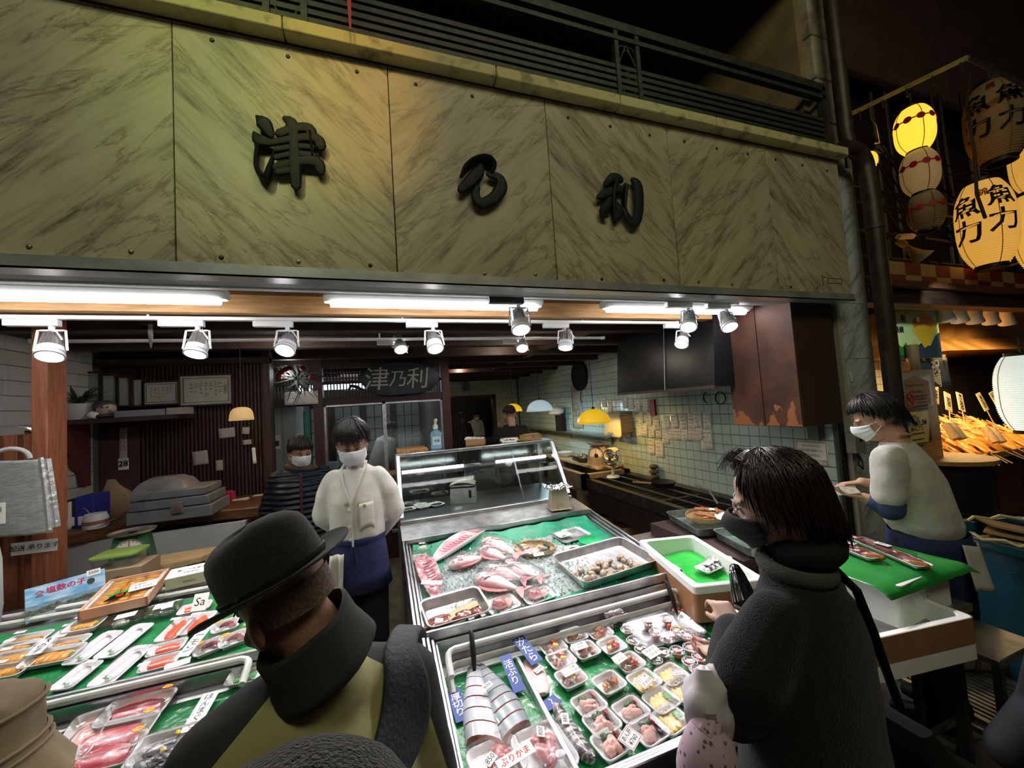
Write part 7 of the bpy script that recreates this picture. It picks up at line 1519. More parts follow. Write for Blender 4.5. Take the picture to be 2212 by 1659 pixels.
lat=thing('pipe_lattice','dark lattice of scaffold pipes and cables behind the lanterns','lattice',(5,2.6,2.5))
for px in(1905,1935,2035,2052,2100):a,c=ony(px-25,200,2.7),ony(px+35,640,2.7);MB().tube([(a.x,2.7,a.z),(a.x,2.7,2.4)],.022,6).build('upright',pipe_m,lat)
for py in(410,440,500,555,600):a=ony(1880,py,2.65);MB().tube([(3.8,2.65,a.z),(8,2.65,a.z)],.016,6).build('crosspipe',pipe_m,lat)
r_=random.Random(31)
for k in range(12):
 a,c=ony(r_.uniform(1880,1960),r_.uniform(250,560),2.5),ony(r_.uniform(2010,2200),r_.uniform(300,640),2.45);m_=a.lerp(c,.5)-V((0,0,r_.uniform(.05,.3)));MB().tube([a,a.lerp(m_,.5)-V((0,0,.05)),m_,m_.lerp(c,.5)-V((0,0,.05)),c],.010,5).build('cable',black,lat)
sp=ony(1968,540,2.3);t=thing('horn_speaker','old beige horn loudspeaker on the pipes below the lanterns','loudspeaker',sp);ax=V((.5,-.35,-.75)).normalized();R=V((0,0,1)).rotation_difference(ax).to_matrix()
MB().lathe([(.02,-.16),(.035,-.15),(.035,-.08),(.022,-.06),(.03,.0),(.06,.08),(.10,.13),(.095,.125),(.05,.06),(.0,.0)],sp,18,R).build('horn',mat('horn_beige',(.32,.28,.18),.5),t);q=ony(1940,512,2.3);MB().tube([q,q+V((.25,0,.03))],.03,4).build('mount',card,t)
# paper lanterns
def lantern(lab,px,py,y,wpx,hpx,lit,chars=None,dots=False,lean=0,rings=26,red=None,em=(1.0,.50,.08),name='paper_lantern',base=(.62,.46,.22),group='hanging paper lanterns',kan=None,ries=None):
 c=ony(px,py,y);up_=(ony(px,py-hpx/2,y)-c);h=up_.z;r=(ony(px+wpx/2,py,y)-c).length*.62 if False else None
 dist=(c-CAM).length;r=wpx/2*(cos(math.atan2(abs(px-IMG_W/2),FOC))**2)/FOC*dist*.98
 t=thing(name,lab,'lantern',c,None,group)
 m=mat('lantern_%d_%d'%(px,py),base,.7,emit=em,es=lit)if lit else mat('lantern_unlit',(.42,.30,.17),.75,n2=(.34,.24,.13),nscale=5)
 prof=[]
 n=rings
 for i in range(n+1):
  a=-1+2*i/n;rr=r*(1-abs(a)**3.0*.42);prof.append((rr*(1.0),a*h));
  if i<n:prof.append((rr*.958,(a+1/n)*h))
 MB().lathe(prof,c,30).build('shade',m,t)
 rt,zt_=prof[-1][0]*.92,h
 for s in(-1,1):MB().lathe([(rt,s*h*.97),(rt*1.0,s*h*1.10),(rt*.85,s*h*1.10),(rt*.85,s*h*.97)],c,26).build('hoop',black,t)
 MB().cyl(c+V((0,0,h*1.1)),c+V((0,0,h*1.1+.14)),.006,n=6).build('hanger',darkmetal,t)
 view=math.atan2(CAM.x-c.x,-(CAM.y-c.y))
 def on(az,z,off=.004):rr=r*(1-min(1,abs(z))**3*.42)+off;return c+V((rr*sin(az),-rr*cos(az),z*h))
 if dots:
  for k in range(-2,7):
   az=view+(k-1.4)*.62;b=MB()
   b.add([on(az,dots+.05)]+[on(az+.21*cos(a),dots+.05+.15*sin(a))for a in[2*pi*j/16 for j in range(16)]],[(0,1+j,1+(j+1)%16)for j in range(16)])
   b.add([on(az+s,dots+.05+q)for s,q in((.2,-.03),(.42,-.03),(.42,.03),(.2,.03))],[(0,1,2,3)]);b.build('red_dot',redink if not lit else mat('dot_lit',(.5,.01,.01),.6),t)
 if chars:
  for az0,cs in chars:
   for(s,z,sz)in cs:
    vs,fs=text_mesh(s,False,.018);b=MB()
    # subdivide by sampling: map flat glyph on the curved paper
    b.add([on(view+az0+v.x*sz*h/r,z+v.y*sz)for v in vs],fs)
    b.build('lettering',ink if s not in('錦',)else mat('ink_red2',(.35,.05,.02),.7),t,smooth=False)
 if ries:pass
 b=MB()
 for k in(-.9,.45):b.tube([on(view+k,z_/8,.002)for z_ in range(-8,9)],.003,4)
 b.build('paper_seam',mat('seam_brown',(.25,.14,.05),.8),t)
 if lit:lamp('POINT',c+V((0,0,0)),3*lit,em,radius=r*.5)if False else None
 return c
rope=mat('rope_dark',(.05,.035,.02),.9)
lantern('lit yellow lantern with a band of red dots, topmost of its chain',1975,282,2.0,88,86,1.5,dots=.25,em=(1.0,.46,.03))
lantern('unlit lantern with red dots in the middle of its chain',1987,373,2.0,88,84,.13,dots=.2,em=(.8,.5,.2))
lantern('dim lantern with red dots at the bottom of its chain',2000,457,2.0,86,76,0,dots=.1)
lantern('large unlit lantern lettered 魚力 in the upper row',2150,265,1.85,140,150,0,chars=((-.55,(('魚',.42,.55),('力',-.22,.58))),(.55,(('魚',.42,.5),('力',-.22,.55))),(.0,(('錦',.8,.2),))),rings=34)
lantern('large glowing lantern lettered 魚力 in the lower row',2130,485,1.85,142,168,.50,chars=((-.62,(('魚',.40,.55),('力',-.22,.60))),(.60,(('魚',.50,.52),('力',-.10,.56))),(.02,(('錦',.66,.2),))),rings=38)
lantern('glowing lantern cut off by the frame in the upper row',2230,350,2.4,110,120,.5,rings=30)
lantern('glowing lantern cut off by the frame behind the lettered one',2236,500,2.3,110,150,.6,rings=30)
lantern('large white lantern hanging before the skewer stall',2215,848,1.75,150,160,.62,em=(.86,1.0,.92),base=(.75,.76,.74),rings=34)
q=ony(1882,346,2.6);b=MB();b.ell(q,(.06,.06,.10));tag(b.build('small_lantern',mat('lantern_small',(.7,.5,.1),.6,emit=(1,.55,.05),es=1.2)),'tiny lit yellow lantern glimpsed behind the downpipe','lantern')
a=ony(2095,160,1.9);MB().tube([a,ony(2088,230,1.9),ony(2105,330,1.85),ony(2110,420,1.8),ony(2128,470,1.66)],.012,6).build('dark_rope',rope);tag(bpy.data.objects['dark_rope'],'dark rope hanging before the two lettered lanterns','rope')
# awning band, beam and hood
aw=thing('awning_band','red and cream chequered awning band under the lanterns','awning',(5.5,2.0,2.9));z0,z1=ony(2100,628,2.0).z,ony(2100,578,2.0).z
rm,cm=mat('awn_red',(.20,.02,.012),.7),mat('awn_cream',(.40,.24,.10),.7)
for k in range(26):
 for j in range(2):x=3.95+k*.115;MB().bx(x,x+.115,2.02,2.03,z0+(z1-z0)*j/2,z0+(z1-z0)*(j+1)/2).build('cloth_square',rm if(k//2+j)%2 else cm,aw)
bm2=thing('stall_beam','old dark wooden beam across the neighbouring stall','beam',(5.5,2.0,2.5));zb_=ony(2000,630,2.0).z
MB().bx(3.75,7.5,1.95,2.12,zb_-.13,zb_).build('beam',wood_dark,bm2,bevel=.015);MB().bx(3.75,7.5,1.90,2.0,zb_,zb_+.05).build('lip',wood_red,bm2)
hd=thing('brass_hood','shiny golden brown extraction hood over the skewers','range hood',(5.2,2.9,2.2));hg=mat('hood_gold',(.62,.33,.09),.28,.75,n2=(.50,.24,.06),nscale=3)
p0,p1=ony(2003,762,2.5),ony(2030,688,2.8);zlo,zmid,zhi=p0.z,p0.z+.16,p1.z+.1
b=MB();b.rings([[V((a.x,a.y,a.z))for a in r]for r in([V((p0.x,2.35,zlo)),V((p0.x,3.25,zlo)),V((p0.x+.12,3.25,zmid)),V((p0.x+.12,2.55,zmid)),],[V((p0.x+4,2.35,zlo)),V((p0.x+4,3.25,zlo)),V((p0.x+4,3.25,zmid)),V((p0.x+4,2.55,zmid))])]);b.build('lower_skirt',hg,hd);b=MB();b.bx(p0.x+.15,p0.x+4,2.6,3.25,zmid,zhi);b.build('upper_box',hg,hd)
lamp('AREA',(5.3,2.75,zlo-.06),34,(1,.66,.28),(5.3,2.6,0),1.8,.25)  # warm area lights added under the hood to brighten the stall
lamp('AREA',(6.9,2.75,zlo-.06),20,(1,.66,.28),(6.9,2.6,0),1.2,.25)
for k,px in enumerate((2042,2072,2105,2140,2175)):
 q=ony(px,680+k*2,2.2);t=thing('stall_spotlight','white stall spotlight under the dark beam, %s from the pillar'%nth[k],'spotlight',q,None,'white stall spotlights');R=V((0,0,-1)).rotation_difference(V((.35,.1,-.9)).normalized()).to_matrix()
 MB().lathe([(.02,.10),(.045,.09),(.055,.0),(.07,-.06),(.068,-.065),(.05,-.02),(.0,-.01)],q,16,R).build('shade',lamp_white,t);MB().cyl(q+V((0,0,.08)),(q.x,q.y-.1,zb_-.1),.012,n=6).build('arm',lamp_white,t);MB().ell(q+R@V((0,0,-.03)),.03,n=10,m=6).build('bulb',MATS['bulb_warm'],t);lamp('SPOT',q+R@V((0,0,-.07)),26,(1,.70,.34),q+V((.3,.45,-.6)),spot=110,blend=.7)
 # sea bream poster
a,c=ony(1926,776,2.25),ony(2022,668,2.25);pw,ph=c.x-a.x,c.z-a.z;mx=facing(((a.x+c.x)/2,2.25,(a.z+c.z)/2))
t=sheet('fish_poster','bright green poster of a golden red sea bream with 祝 鯛 lettering','poster',mx,pw,ph,mat('poster_green',(.46,.66,.30),.5,n2=(.60,.74,.42),nscale=2))
def flat(pts,m,z,n='print',parent=None,mx=mx,w_=pw,h_=ph):
 b=MB();b.add([mx@V((x*w_,y*h_,z))for x,y in pts],[tuple(range(len(pts)))]);return b.build(n,m,parent or t,smooth=False)
flat([(-.5,-.5),(.5,-.5),(.5,.02),(.40,-.06),(.28,-.26),(.1,-.20),(-.1,-.34),(-.3,-.26),(-.5,-.4)],mat('poster_navy',(.03,.06,.10),.5),.0025)
flat([(.0,-.02),(.05,-.10),(.16,-.30),(.28,-.22),(.38,.02),(.44,.2),(.38,.33),(.25,.38),(.08,.34),(.0,.22),(-.03,.08)],mat('poster_gold',(.80,.52,.03),.5),.003,'fish_belly')
flat([(.0,.10),(.08,.16),(.20,.17),(.34,.12),(.44,.2),(.38,.33),(.25,.39),(.08,.35),(-.02,.24)],mat('poster_redorange',(.58,.20,.05),.5),.0035,'fish_back')
b=MB();b.lathe([(0,.0045),(.03,.0045)],(0,0,0),14);b.v=[mx@(q+V((.09*pw,.28*ph,0)))for q in b.v];b.build('fish_eye',card,t)
flat([(.36,.30),(.46,.36),(.44,.46),(.36,.44),(.30,.34)],mat('poster_blue',(.25,.36,.50),.5),.003,'wave');flat([(-.46,-.36),(-.36,-.2),(-.28,-.28),(-.2,-.18),(-.14,-.34),(-.3,-.44)],flesh['leaf'],.0032,'pine');flat([(-.2,-.28),(-.02,-.12),(.04,-.30),(-.02,-.44)],mat('poster_yellow',(.70,.62,.12),.5),.003,'bamboo')
text('祝',ph*.16,ink,t,mx@M.Translation((-.20*pw,.28*ph,.004)));text('鍋鯛',ph*.14,ink,t,mx@M.Translation((-.30*pw,.06*ph,.004)))
flat([(-.5,.47),(.5,.47),(.5,.5),(-.5,.5)],card,.0045,'frame_edge');flat([(-.5,-.5),(-.47,-.5),(-.47,.5),(-.5,.5)],card,.0046,'frame_edge')
lamp('SPOT',(4.3,1.55,2.55),16,(.9,1.0,.8),mx.translation,spot=50)
# bamboo post, noren, notices
q=ony(1972,775,2.2);t=thing('bamboo_post','short bamboo post bundle beside the poster','post',(q.x,2.2,0));MB().cyl((q.x,2.2,0),(q.x,2.2,ony(1975,745,2.2).z),.045).build('pole',mat('pole_brown',(.16,.11,.06),.6),t)
for k in range(9):MB().cyl((q.x-.28+k*.03,2.22,ony(1975,806,2.2).z),(q.x-.28+k*.03,2.22,ony(1975,780,2.2).z),.014,n=8).build('stub',wood_orange,t)
a,c=ony(1992,838,2.3),ony(2045,772,2.3);mn=facing(((a.x+c.x)/2,2.3,(a.z+c.z)/2));t=sheet('shop_curtain','small navy cloth banner lettered 祝鯛 in the stall','banner',mn,c.x-a.x,c.z-a.z,mat('noren_navy',(.025,.04,.055),.9),curl=.02);text('祝鯛',.15,mat('noren_text',(.62,.52,.36),.8),t,mn@M.Translation((.0,-.02,.012)),True,bold=.01)
for k in(-.4,-.1,.35):MB().box(mn@V((k*(c.x-a.x),.5*(c.z-a.z),.01)),(.02,.02,.06)).build('clip',wood_pale,t)
a,c=ony(1944,884,2.0),ony(2008,802,2.0);mn=facing(((a.x+c.x)/2,2.0,(a.z+c.z)/2));pw,ph=c.x-a.x,c.z-a.z;t=sheet('no_eating_notice','laminated brown house shaped notice on the stall post','notice',mn,pw,ph,mat('laminate',(.45,.42,.40),.35));flat([(-.42,-.44),(.42,-.44),(.42,.22),(.0,.42),(-.42,.22)],mat('notice_brown',(.36,.17,.08),.6),.0025,'print',t,mn,pw,ph)
for k,s in enumerate(('Please do not eat','while walking','食べ歩き禁止')):text(s,.036 if k<2 else.05,mat('notice_ink',(.12,.03,.02),.7),t,mn@M.Translation((0,.13*ph-.055*k,.003)))
b=MB();b.tube([mn@V((-.2*pw+.055*cos(a),-.28*ph+.055*sin(a),.004))for a in[2*pi*k/24 for k in range(24)]],.005,5,closed=True);b.tube([mn@V((-.2*pw-.04,-.28*ph+.04,.004)),mn@V((-.2*pw+.04,-.28*ph-.04,.004))],.004,5);b.build('ban_mark',redink,t);b=MB()
for k in range(5):b.add([mn@V((x,-.16*ph-.03*k,.003))for x in()],[])if False else b.box(mn@V((.14*pw,-.18*ph-.028*k,.003)),(.17-.02*(k%3),.001,.010))
b.build('small_print',MATS['notice_ink'],t)
a,c=ony(1952,962,2.02),ony(2006,886,2.02);mn=facing(((a.x+c.x)/2,2.02,(a.z+c.z)/2));pw,ph=c.x-a.x,c.z-a.z;t=sheet('beer_poster','golden beer glass poster lettered The PREMIUM MALTS','poster',mn,pw,ph,mat('beer_back',(.06,.05,.04),.4));flat([(-.36,-.5),(.36,-.5),(.46,.2),(.44,.5),(-.46,.5),(-.46,.2)],mat('beer_gold',(.75,.48,.06),.4,n2=(.82,.62,.16),nscale=3),.0025,'glass_print',t,mn,pw,ph);text('The',.06,ink,t,mn@M.Translation((-.0,.30*ph,.003)),shear=.2);text('PREMIUM',.072,ink,t,mn@M.Translation((0,.13*ph,.003)));text("MALT'S",.055,mat('ink_brown',(.10,.05,.02),.6),t,mn@M.Translation((0,-.05*ph,.003)))
b=MB()
for k in range(4):b.box(mn@V((0,-.2*ph-.05*k,.003)),(.2-.03*k,.001,.012))
b.build('small_print',MATS['ink_brown'],t)
sd=thing('stall_post','wooden corner post of the neighbouring stall','post',(4.3,2.1,0));q=ony(2015,900,2.06);MB().bx(q.x-.32,q.x+.02,2.03,2.12,0,ony(1975,800,2.06).z).build('post',wood_orange,sd)
# drum, counter and trays of skewered fish
q=ony(2070,985,1.95);t=thing('black_drum','black steel drum with a round wooden top in the stall','drum',(q.x,2.0,0));zt2=q.z
MB().lathe([(0,0),(.26,0),(.27,.02),(.27,.3),(.28,.31),(.27,.32),(.27,.6),(.28,.61),(.27,.62),(.27,zt2-.05),(.0,zt2-.05)],(q.x,2.05,0),30).build('drum',black,t);MB().lathe([(0,0),(.32,0),(.32,.035),(0,.035)],(q.x,2.05,zt2-.05),36).build('top',wood_orange,t)
kt=thing('stall_counter','wooden stall counter under the skewer trays','counter',(5.5,2.4,0));cz=ony(2100,985,2.15).z-.03
MB().bx(q.x+.15,7.2,2.20,3.2,cz-.06,cz).build('top',wood_orange,kt);MB().bx(q.x+.2,7.2,2.35,2.40,0,cz-.06).build('front',wood_dark,kt)
for k in range(3):MB().bx(q.x+.4+k*.6,q.x+.9+k*.6,2.33,2.35,.2,cz-.1).build('crate_panel',wood_red,kt)
sk_m=[mat('grilled_gold',(.78,.36,.06),.4,n2=(.42,.14,.02),nscale=14,coat=.4),mat('grilled_amber',(.66,.26,.04),.4,n2=(.84,.46,.10),nscale=16,coat=.4)]
trm=[steel_tray('skewer_tray','long black tray of skewered grilled fish in the stall',M.Translation((6.0,2.52,cz+.06))@M.Rotation(rad(22),4,'X'),2.3,.55,.03,darkmetal,.02),steel_tray('skewer_tray','short black tray of skewers next to the drum',M.Translation((4.72,2.62,cz+.12))@M.Rotation(rad(24),4,'X'),.50,.50,.03,darkmetal,.02)]
def skewer_proto(m,s):
 t=thing('fish_skewer','','skewer');b=MB();rg=[]
 for i in range(9):
  f=i/8;x=(f-.5)*.24;h=.042*sin(pi*min(1,f*1.06+.02))**.7+.004;rg.append([V((x,.02*sin(f*7+s)+h*cos(a),.018+.016*sin(a)))for a in[2*pi*k/10 for k in range(10)]])
 b.rings(rg);b.v=[p+V((0,.004*noise.noise(p*60),.004*noise.noise(p*50+V((s,0,0)))))for p in b.v];b.build('fish',m,t,sub=1)
 MB().prism([(.11,0),(.165,.05),(.15,.0),(.165,-.05)],.008,(0,.02*sin(7+s),.012)).build('tail',m,t);MB().prism([(-.03,.04),(.0,.072),(.06,.05),(.04,.03)],.006,(0,0,.014)).build('fin',m,t)
 MB().cyl((-.24,0,.016),(.21,.01,.02),.0035,n=6).build('stick',wood_pale,t);return t
SK=[skewer_proto(sk_m[i],i*1.7)for i in range(2)];r_=random.Random(14);n=0
for row in range(4):
 for k in range(17):
  x=5.0+k*.125+r_.uniform(-.03,.03);v=-.20+row*.13
  base=(M.Translation((6.0,2.52,cz+.10))@M.Rotation(rad(22),4,'X'))@V((x-6.0,v,.02+.012*(k%2)))
  R=M.Rotation(rad(34),4,'X')@M.Rotation(rad(90+r_.uniform(-16,16)),4,'Z')@M.Rotation(r_.uniform(-.5,.5),4,'X')
  if n<2:o=SK[n];m_=R.copy();m_.translation=base;o.matrix_basis=m_;o.scale=(1.15,1.5,1.4)
  else:o=dup(SK[n%2],base,R);o.scale=(1.15,1.5,1.4)
  o['label']='golden grilled fish skewer, %s from the drum in the %s row of the long tray'%(ORD[k],('front','second','third','back')[row]);o['group']='skewered fish in the long tray';n+=1
for row in range(3):
 for k in range(5):
  base=(M.Translation((4.72,2.62,cz+.15))@M.Rotation(rad(24),4,'X'))@V((-.20+.1*k,-.16+.14*row,.02+.012*(k%2)));R=M.Rotation(rad(36),4,'X')@M.Rotation(rad(90+r_.uniform(-16,16)),4,'Z')@M.Rotation(r_.uniform(-.5,.5),4,'X')
  o=dup(SK[k%2],base,R,'golden grilled fish skewer, %s from the post in the %s row of the short tray'%(ORD[k],('front','middle','back')[row]),'skewered fish in the short tray');o.scale=(1.15,1.4,1.3)
yt=mat('tag_cream',(.72,.58,.30),.7)
for k,(px,py,s,rot_,lab)in enumerate(((2020,850,'300',-30,'cream wooden price tag at the navy banner'),(2048,868,'500',-25,'cream price tag between the two skewer trays'),(2075,868,'¥1000',-20,'tall cream price tag reading 1000 yen'),(2122,868,'¥500',10,'cream price tag in the middle of the skewers'),(2150,865,'¥800',14,'cream price tag next to the white lantern'))):
 p=ony(px,py,2.45+.05*k);mn=frame(p,(1,0,0),(0,.2,1))@M.Rotation(rad(rot_),4,'Z');t=thing('price_stick',lab,'price tag',p,None,'price tags among the skewers');MB().box((0,0,0),(.10,.22,.008)).xf(mn.to_3x3(),p).build('board',yt,t);text(s,.075,ink,t,mn@M.Translation((0,.0,.006))@M.Rotation(-pi/2,4,'Z'),bold=.02);MB().cyl(p+mn.to_3x3()@V((0,-.11,0)),p+mn.to_3x3()@V((0,-.30,0)),.005,n=6).build('stick',wood_pale,t)
for k,px in enumerate((2065,2078,2150,2164)):
 p=ony(px,935+8*(k>1),2.22);tag(MB().cyl((p.x,2.22,p.z-.06),(p.x+.03,2.30,p.z+.08),.035,n=14).build('bamboo_cup',wood_pale),['pale bamboo cylinder at the end of the long skewer tray','second bamboo cylinder next to the tray end','pale bamboo cylinder in the middle of the tray front','second bamboo cylinder in the tray front middle'][k],'cup','bamboo cylinders in the skewer tray')
 # people
skin=mat('skin',(.50,.29,.20),.5,sss=.08,n2=(.46,.25,.17),nscale=14)
skin_old=mat('skin_old',(.40,.21,.145),.55,n2=(.33,.16,.11),nscale=22,bump=.1,bscale=120)
hair_m=mat('hair_black',(.012,.010,.010),.42,spec=.5,bump=.3,bscale=160,stretch=(1,1,.2))
hair_br=mat('hair_auburn',(.022,.009,.009),.36,spec=.55,bump=.3,bscale=160,stretch=(1,1,.2))
mask_w=mat('mask_white',(.78,.80,.84),.7);mask_b=mat('mask_black',(.012,.012,.014),.75)
cloth_w=mat('cloth_white',(.70,.68,.64),.85,n2=(.62,.59,.54),nscale=5,bump=.9,bscale=11)
cloth_w2=mat('cloth_white_plain',(.70,.69,.68),.9,bump=.1,bscale=80)
navy=mat('navy_cloth',(.012,.018,.075),.8,n2=(.018,.026,.095),nscale=12);trouser=mat('trouser_black',(.010,.010,.013),.85)
eye_white=mat('eye_white',(.42,.40,.38),.4)
def PT(px,py,d):return CAM+ray(px,py)*d
def put(dst,src,mx):return dst.add([mx@p for p in src.v],src.f)
def rings_of(secs,n=22):
 return[[V((x+rx*cos(2*pi*j/n),y+ry*sin(2*pi*j/n),z))for j in range(n)]for x,y,z,rx,ry in secs]
def headvol(b,H,neck=.19,nr=.052):
 h=MB();h.ell((0,-.012,.035),(.077,.096,.088),n=20,m=14);h.ell((0,.020,-.03),(.065,.073,.086),n=20,m=14);h.ell((0,.038,-.078),(.042,.048,.034),n=16,m=10)
 h.ell((0,.096,-.024),(.013,.018,.016),n=10,m=8);h.ell((0,.090,-.002),(.009,.014,.026),n=10,m=8);h.ell((0,.072,.020),(.056,.020,.012),n=14,m=8)
 for s in(-1,1):h.ell((s*.079,-.010,-.012),(.010,.020,.032),M.Rotation(s*.25,3,'Z'),n=12,m=9);h.ell((s*.04,.066,-.035),(.022,.02,.02),n=10,m=7)
 h.tube([(0,-.022,-.05),(0,-.035,-.12),(0,-.045,-neck)],[nr*1.05,nr,nr*1.12],16)
 put(b,h,H)
def eyes(t,H,closed=.5,brow=hair_m,col=black):
 for s in(-1,1):
  b=MB();b.ell((0,0,0),(.0135,.007,.0065*(1-closed)+.0015),n=12,m=8);b.v=[H@(p+V((s*.031,.086,.001)))for p in b.v];e=b.build('eye',eye_white,t)
  b=MB();b.ell((0,0,0),(.0062,.004,.0062*(1-closed)+.001),n=10,m=7);b.v=[H@(p+V((s*.031,.0915,.0)))for p in b.v];b.build('iris',col,e)
  MB().tube([H@V((s*x,y,z))for x,y,z in((.016,.090,.004),(.030,.094,.0085),(.046,.083,.005))],.0018,5).build('lash',col,e)
  MB().tube([H@V((s*x,y,z))for x,y,z in((.013,.094,.021),(.032,.092,.027),(.052,.078,.021))],[.003,.0035,.0015],6,flat=.6).build('eyebrow',brow,t)
def maskp(t,H,m,top=.005,name='mask',beak=.0,loops=True):
 def f(u,v):
  a=(u-.5)*2*1.18;z=top-.030*abs(u-.5)*1.2-v*(.098-.045*abs(2*u-1)**2)
  rx,ry=.079+.002*sin(v*20),.109+.022*sin(pi*min(1,v+.12))*(1-abs(2*u-1))+beak*sin(pi*v)*(1-abs(2*u-1))**1.5
  return H@V((rx*sin(a),.0+ry*cos(a)*(1-.12*v*v),z))
 b=MB();b.grid(f,18,12);o=b.build(name,m,t,solid=.002)
 if loops:
  for s in(-1,1):
   for z in(-.012,-.062):MB().tube([H@V((s*.067,.040,z)),H@V((s*.079,.012,z*.7)),H@V((s*.083,-.018,-.004+z*.3))],.0016,5).build('ear_loop',m,o)
 return o
def hairp(t,H,m,n=260,fringe=78,side=102,back=128,r=(.086,.104,.098),c=(0,-.012,.037),seed=1,rad0=.006,drop=0.0,puff=.012,fr_w=.9,name='hair',cap=True):
 """hair: a close cap plus many tapered locks falling from the crown"""
 rr=random.Random(seed);b=MB();c=V(c)
 def lim(a):
  q=abs(a)
  if q<fr_w:return fringe
  if q<fr_w+.5:return fringe+(side-fringe)*(q-fr_w)/.5
  return side+(back-side)*(q-fr_w-.5)/(pi-fr_w-.5)
 def S(th,a,k=1.0):return c+V((r[0]*k*sin(th)*sin(a),r[1]*k*sin(th)*cos(a),r[2]*k*cos(th)))
 if cap:
  rg=[]
  for i in range(12):
   rg.append([H@S(max(.02,rad(lim((2*pi*j/32+pi)%(2*pi)-pi))*(i/11)*.97),2*pi*j/32,.985)for j in range(32)])
  b.rings(rg,False)
 for k in range(n):
  a=rr.uniform(-pi,pi);L_=rad(lim(a)*rr.uniform(.90,1.10));t0=rr.uniform(.0,.55)*L_;pts=[];da=rr.uniform(-.25,.25);out=1.0+rr.uniform(0,.09)
  for i in range(6):
   s=i/5;th=t0+(L_-t0)*s;p=S(min(th,rad(100)),a+da*s,out+puff*sin(pi*s))
   if th>rad(100):p.z-=(th-rad(100))*r[2]*1.1+drop*s*max(0,th-rad(100));
   pts.append(H@p)
  b.tube(pts,[rad0*.7,rad0,rad0,rad0*.9,rad0*.7,.0006],5,flat=.55)
 return b.build(name,m,t,ang=180)
def hand(b,W_,dirv,palm_n,curl=.5,s=1.0,side=1,spread=.10):
 """five fingered hand grown from wrist W_ along dirv; palm_n is the way the palm faces"""
 d=V(dirv).normalized();n_=V(palm_n);n_=(n_-d*n_.dot(d)).normalized();x=d.cross(n_)*side
 def Q(a,c,e):return V(W_)+d*a*s+x*c*s+n_*e*s
 b.rings([[Q(a,w_*cos(q),.013*sin(q)*k)for q in[2*pi*j/12 for j in range(12)]]for a,w_,k in((-.02,.024,1.2),(.01,.030,1.1),(.05,.040,1.0),(.085,.041,.9),(.095,.036,.7))])
 for i,(c,l)in enumerate(((.030,.070),(.011,.079),(-.009,.074),(-.028,.060))):
  a=curl*(.8+.15*i);p=[Q(.07,c,0),Q(.088,c*1.05,0)];ang=0;base=V((.088,c*1.05,0));
  for q,f in enumerate((.45,.32,.23)):
   ang+=a*(.9 if q else.7);base=base+V((cos(ang)*l*f,(c*spread*3)*f*l*10*.1,sin(ang)*l*f));p.append(Q(*base))
  limb(b,p,[.0095*s,.0092*s,.0085*s,.0078*s,.0066*s],8,2)
 a=curl*.8;limb(b,[Q(.015,.026,.004),Q(.045,.046,.012),Q(.072,.052,.012+.02*a),Q(.092,.044,.014+.04*a)],[.013*s,.011*s,.0095*s,.0075*s],8,2)
def legs(b,X,S=1,spread=.095,r0=.085,r1=.055,hip=.90,foot=True,a=0):
 for s in(-1,1):
  limb(b,[X@V((s*spread*.9*S,0,hip*S)),X@V((s*spread*S,.015+a*s,.48*S)),X@V((s*spread*S,-.01,.09*S))],[r0*S,r1*1.15*S,r1*S],14)
def shoes(t,X,m=black,spread=.095,name='shoe'):
 for s in(-1,1):
  b=MB();b.rings([[X@V((s*spread+w_*cos(q),y,max(.002,h*sin(q)+h*.98)))for q in[2*pi*j/14 for j in range(14)]]for y,w_,h in((-.10,.02,.03),(-.08,.038,.05),(-.02,.042,.055),(.06,.046,.038),(.13,.042,.028),(.165,.02,.018))]);b.build(name,m,t)
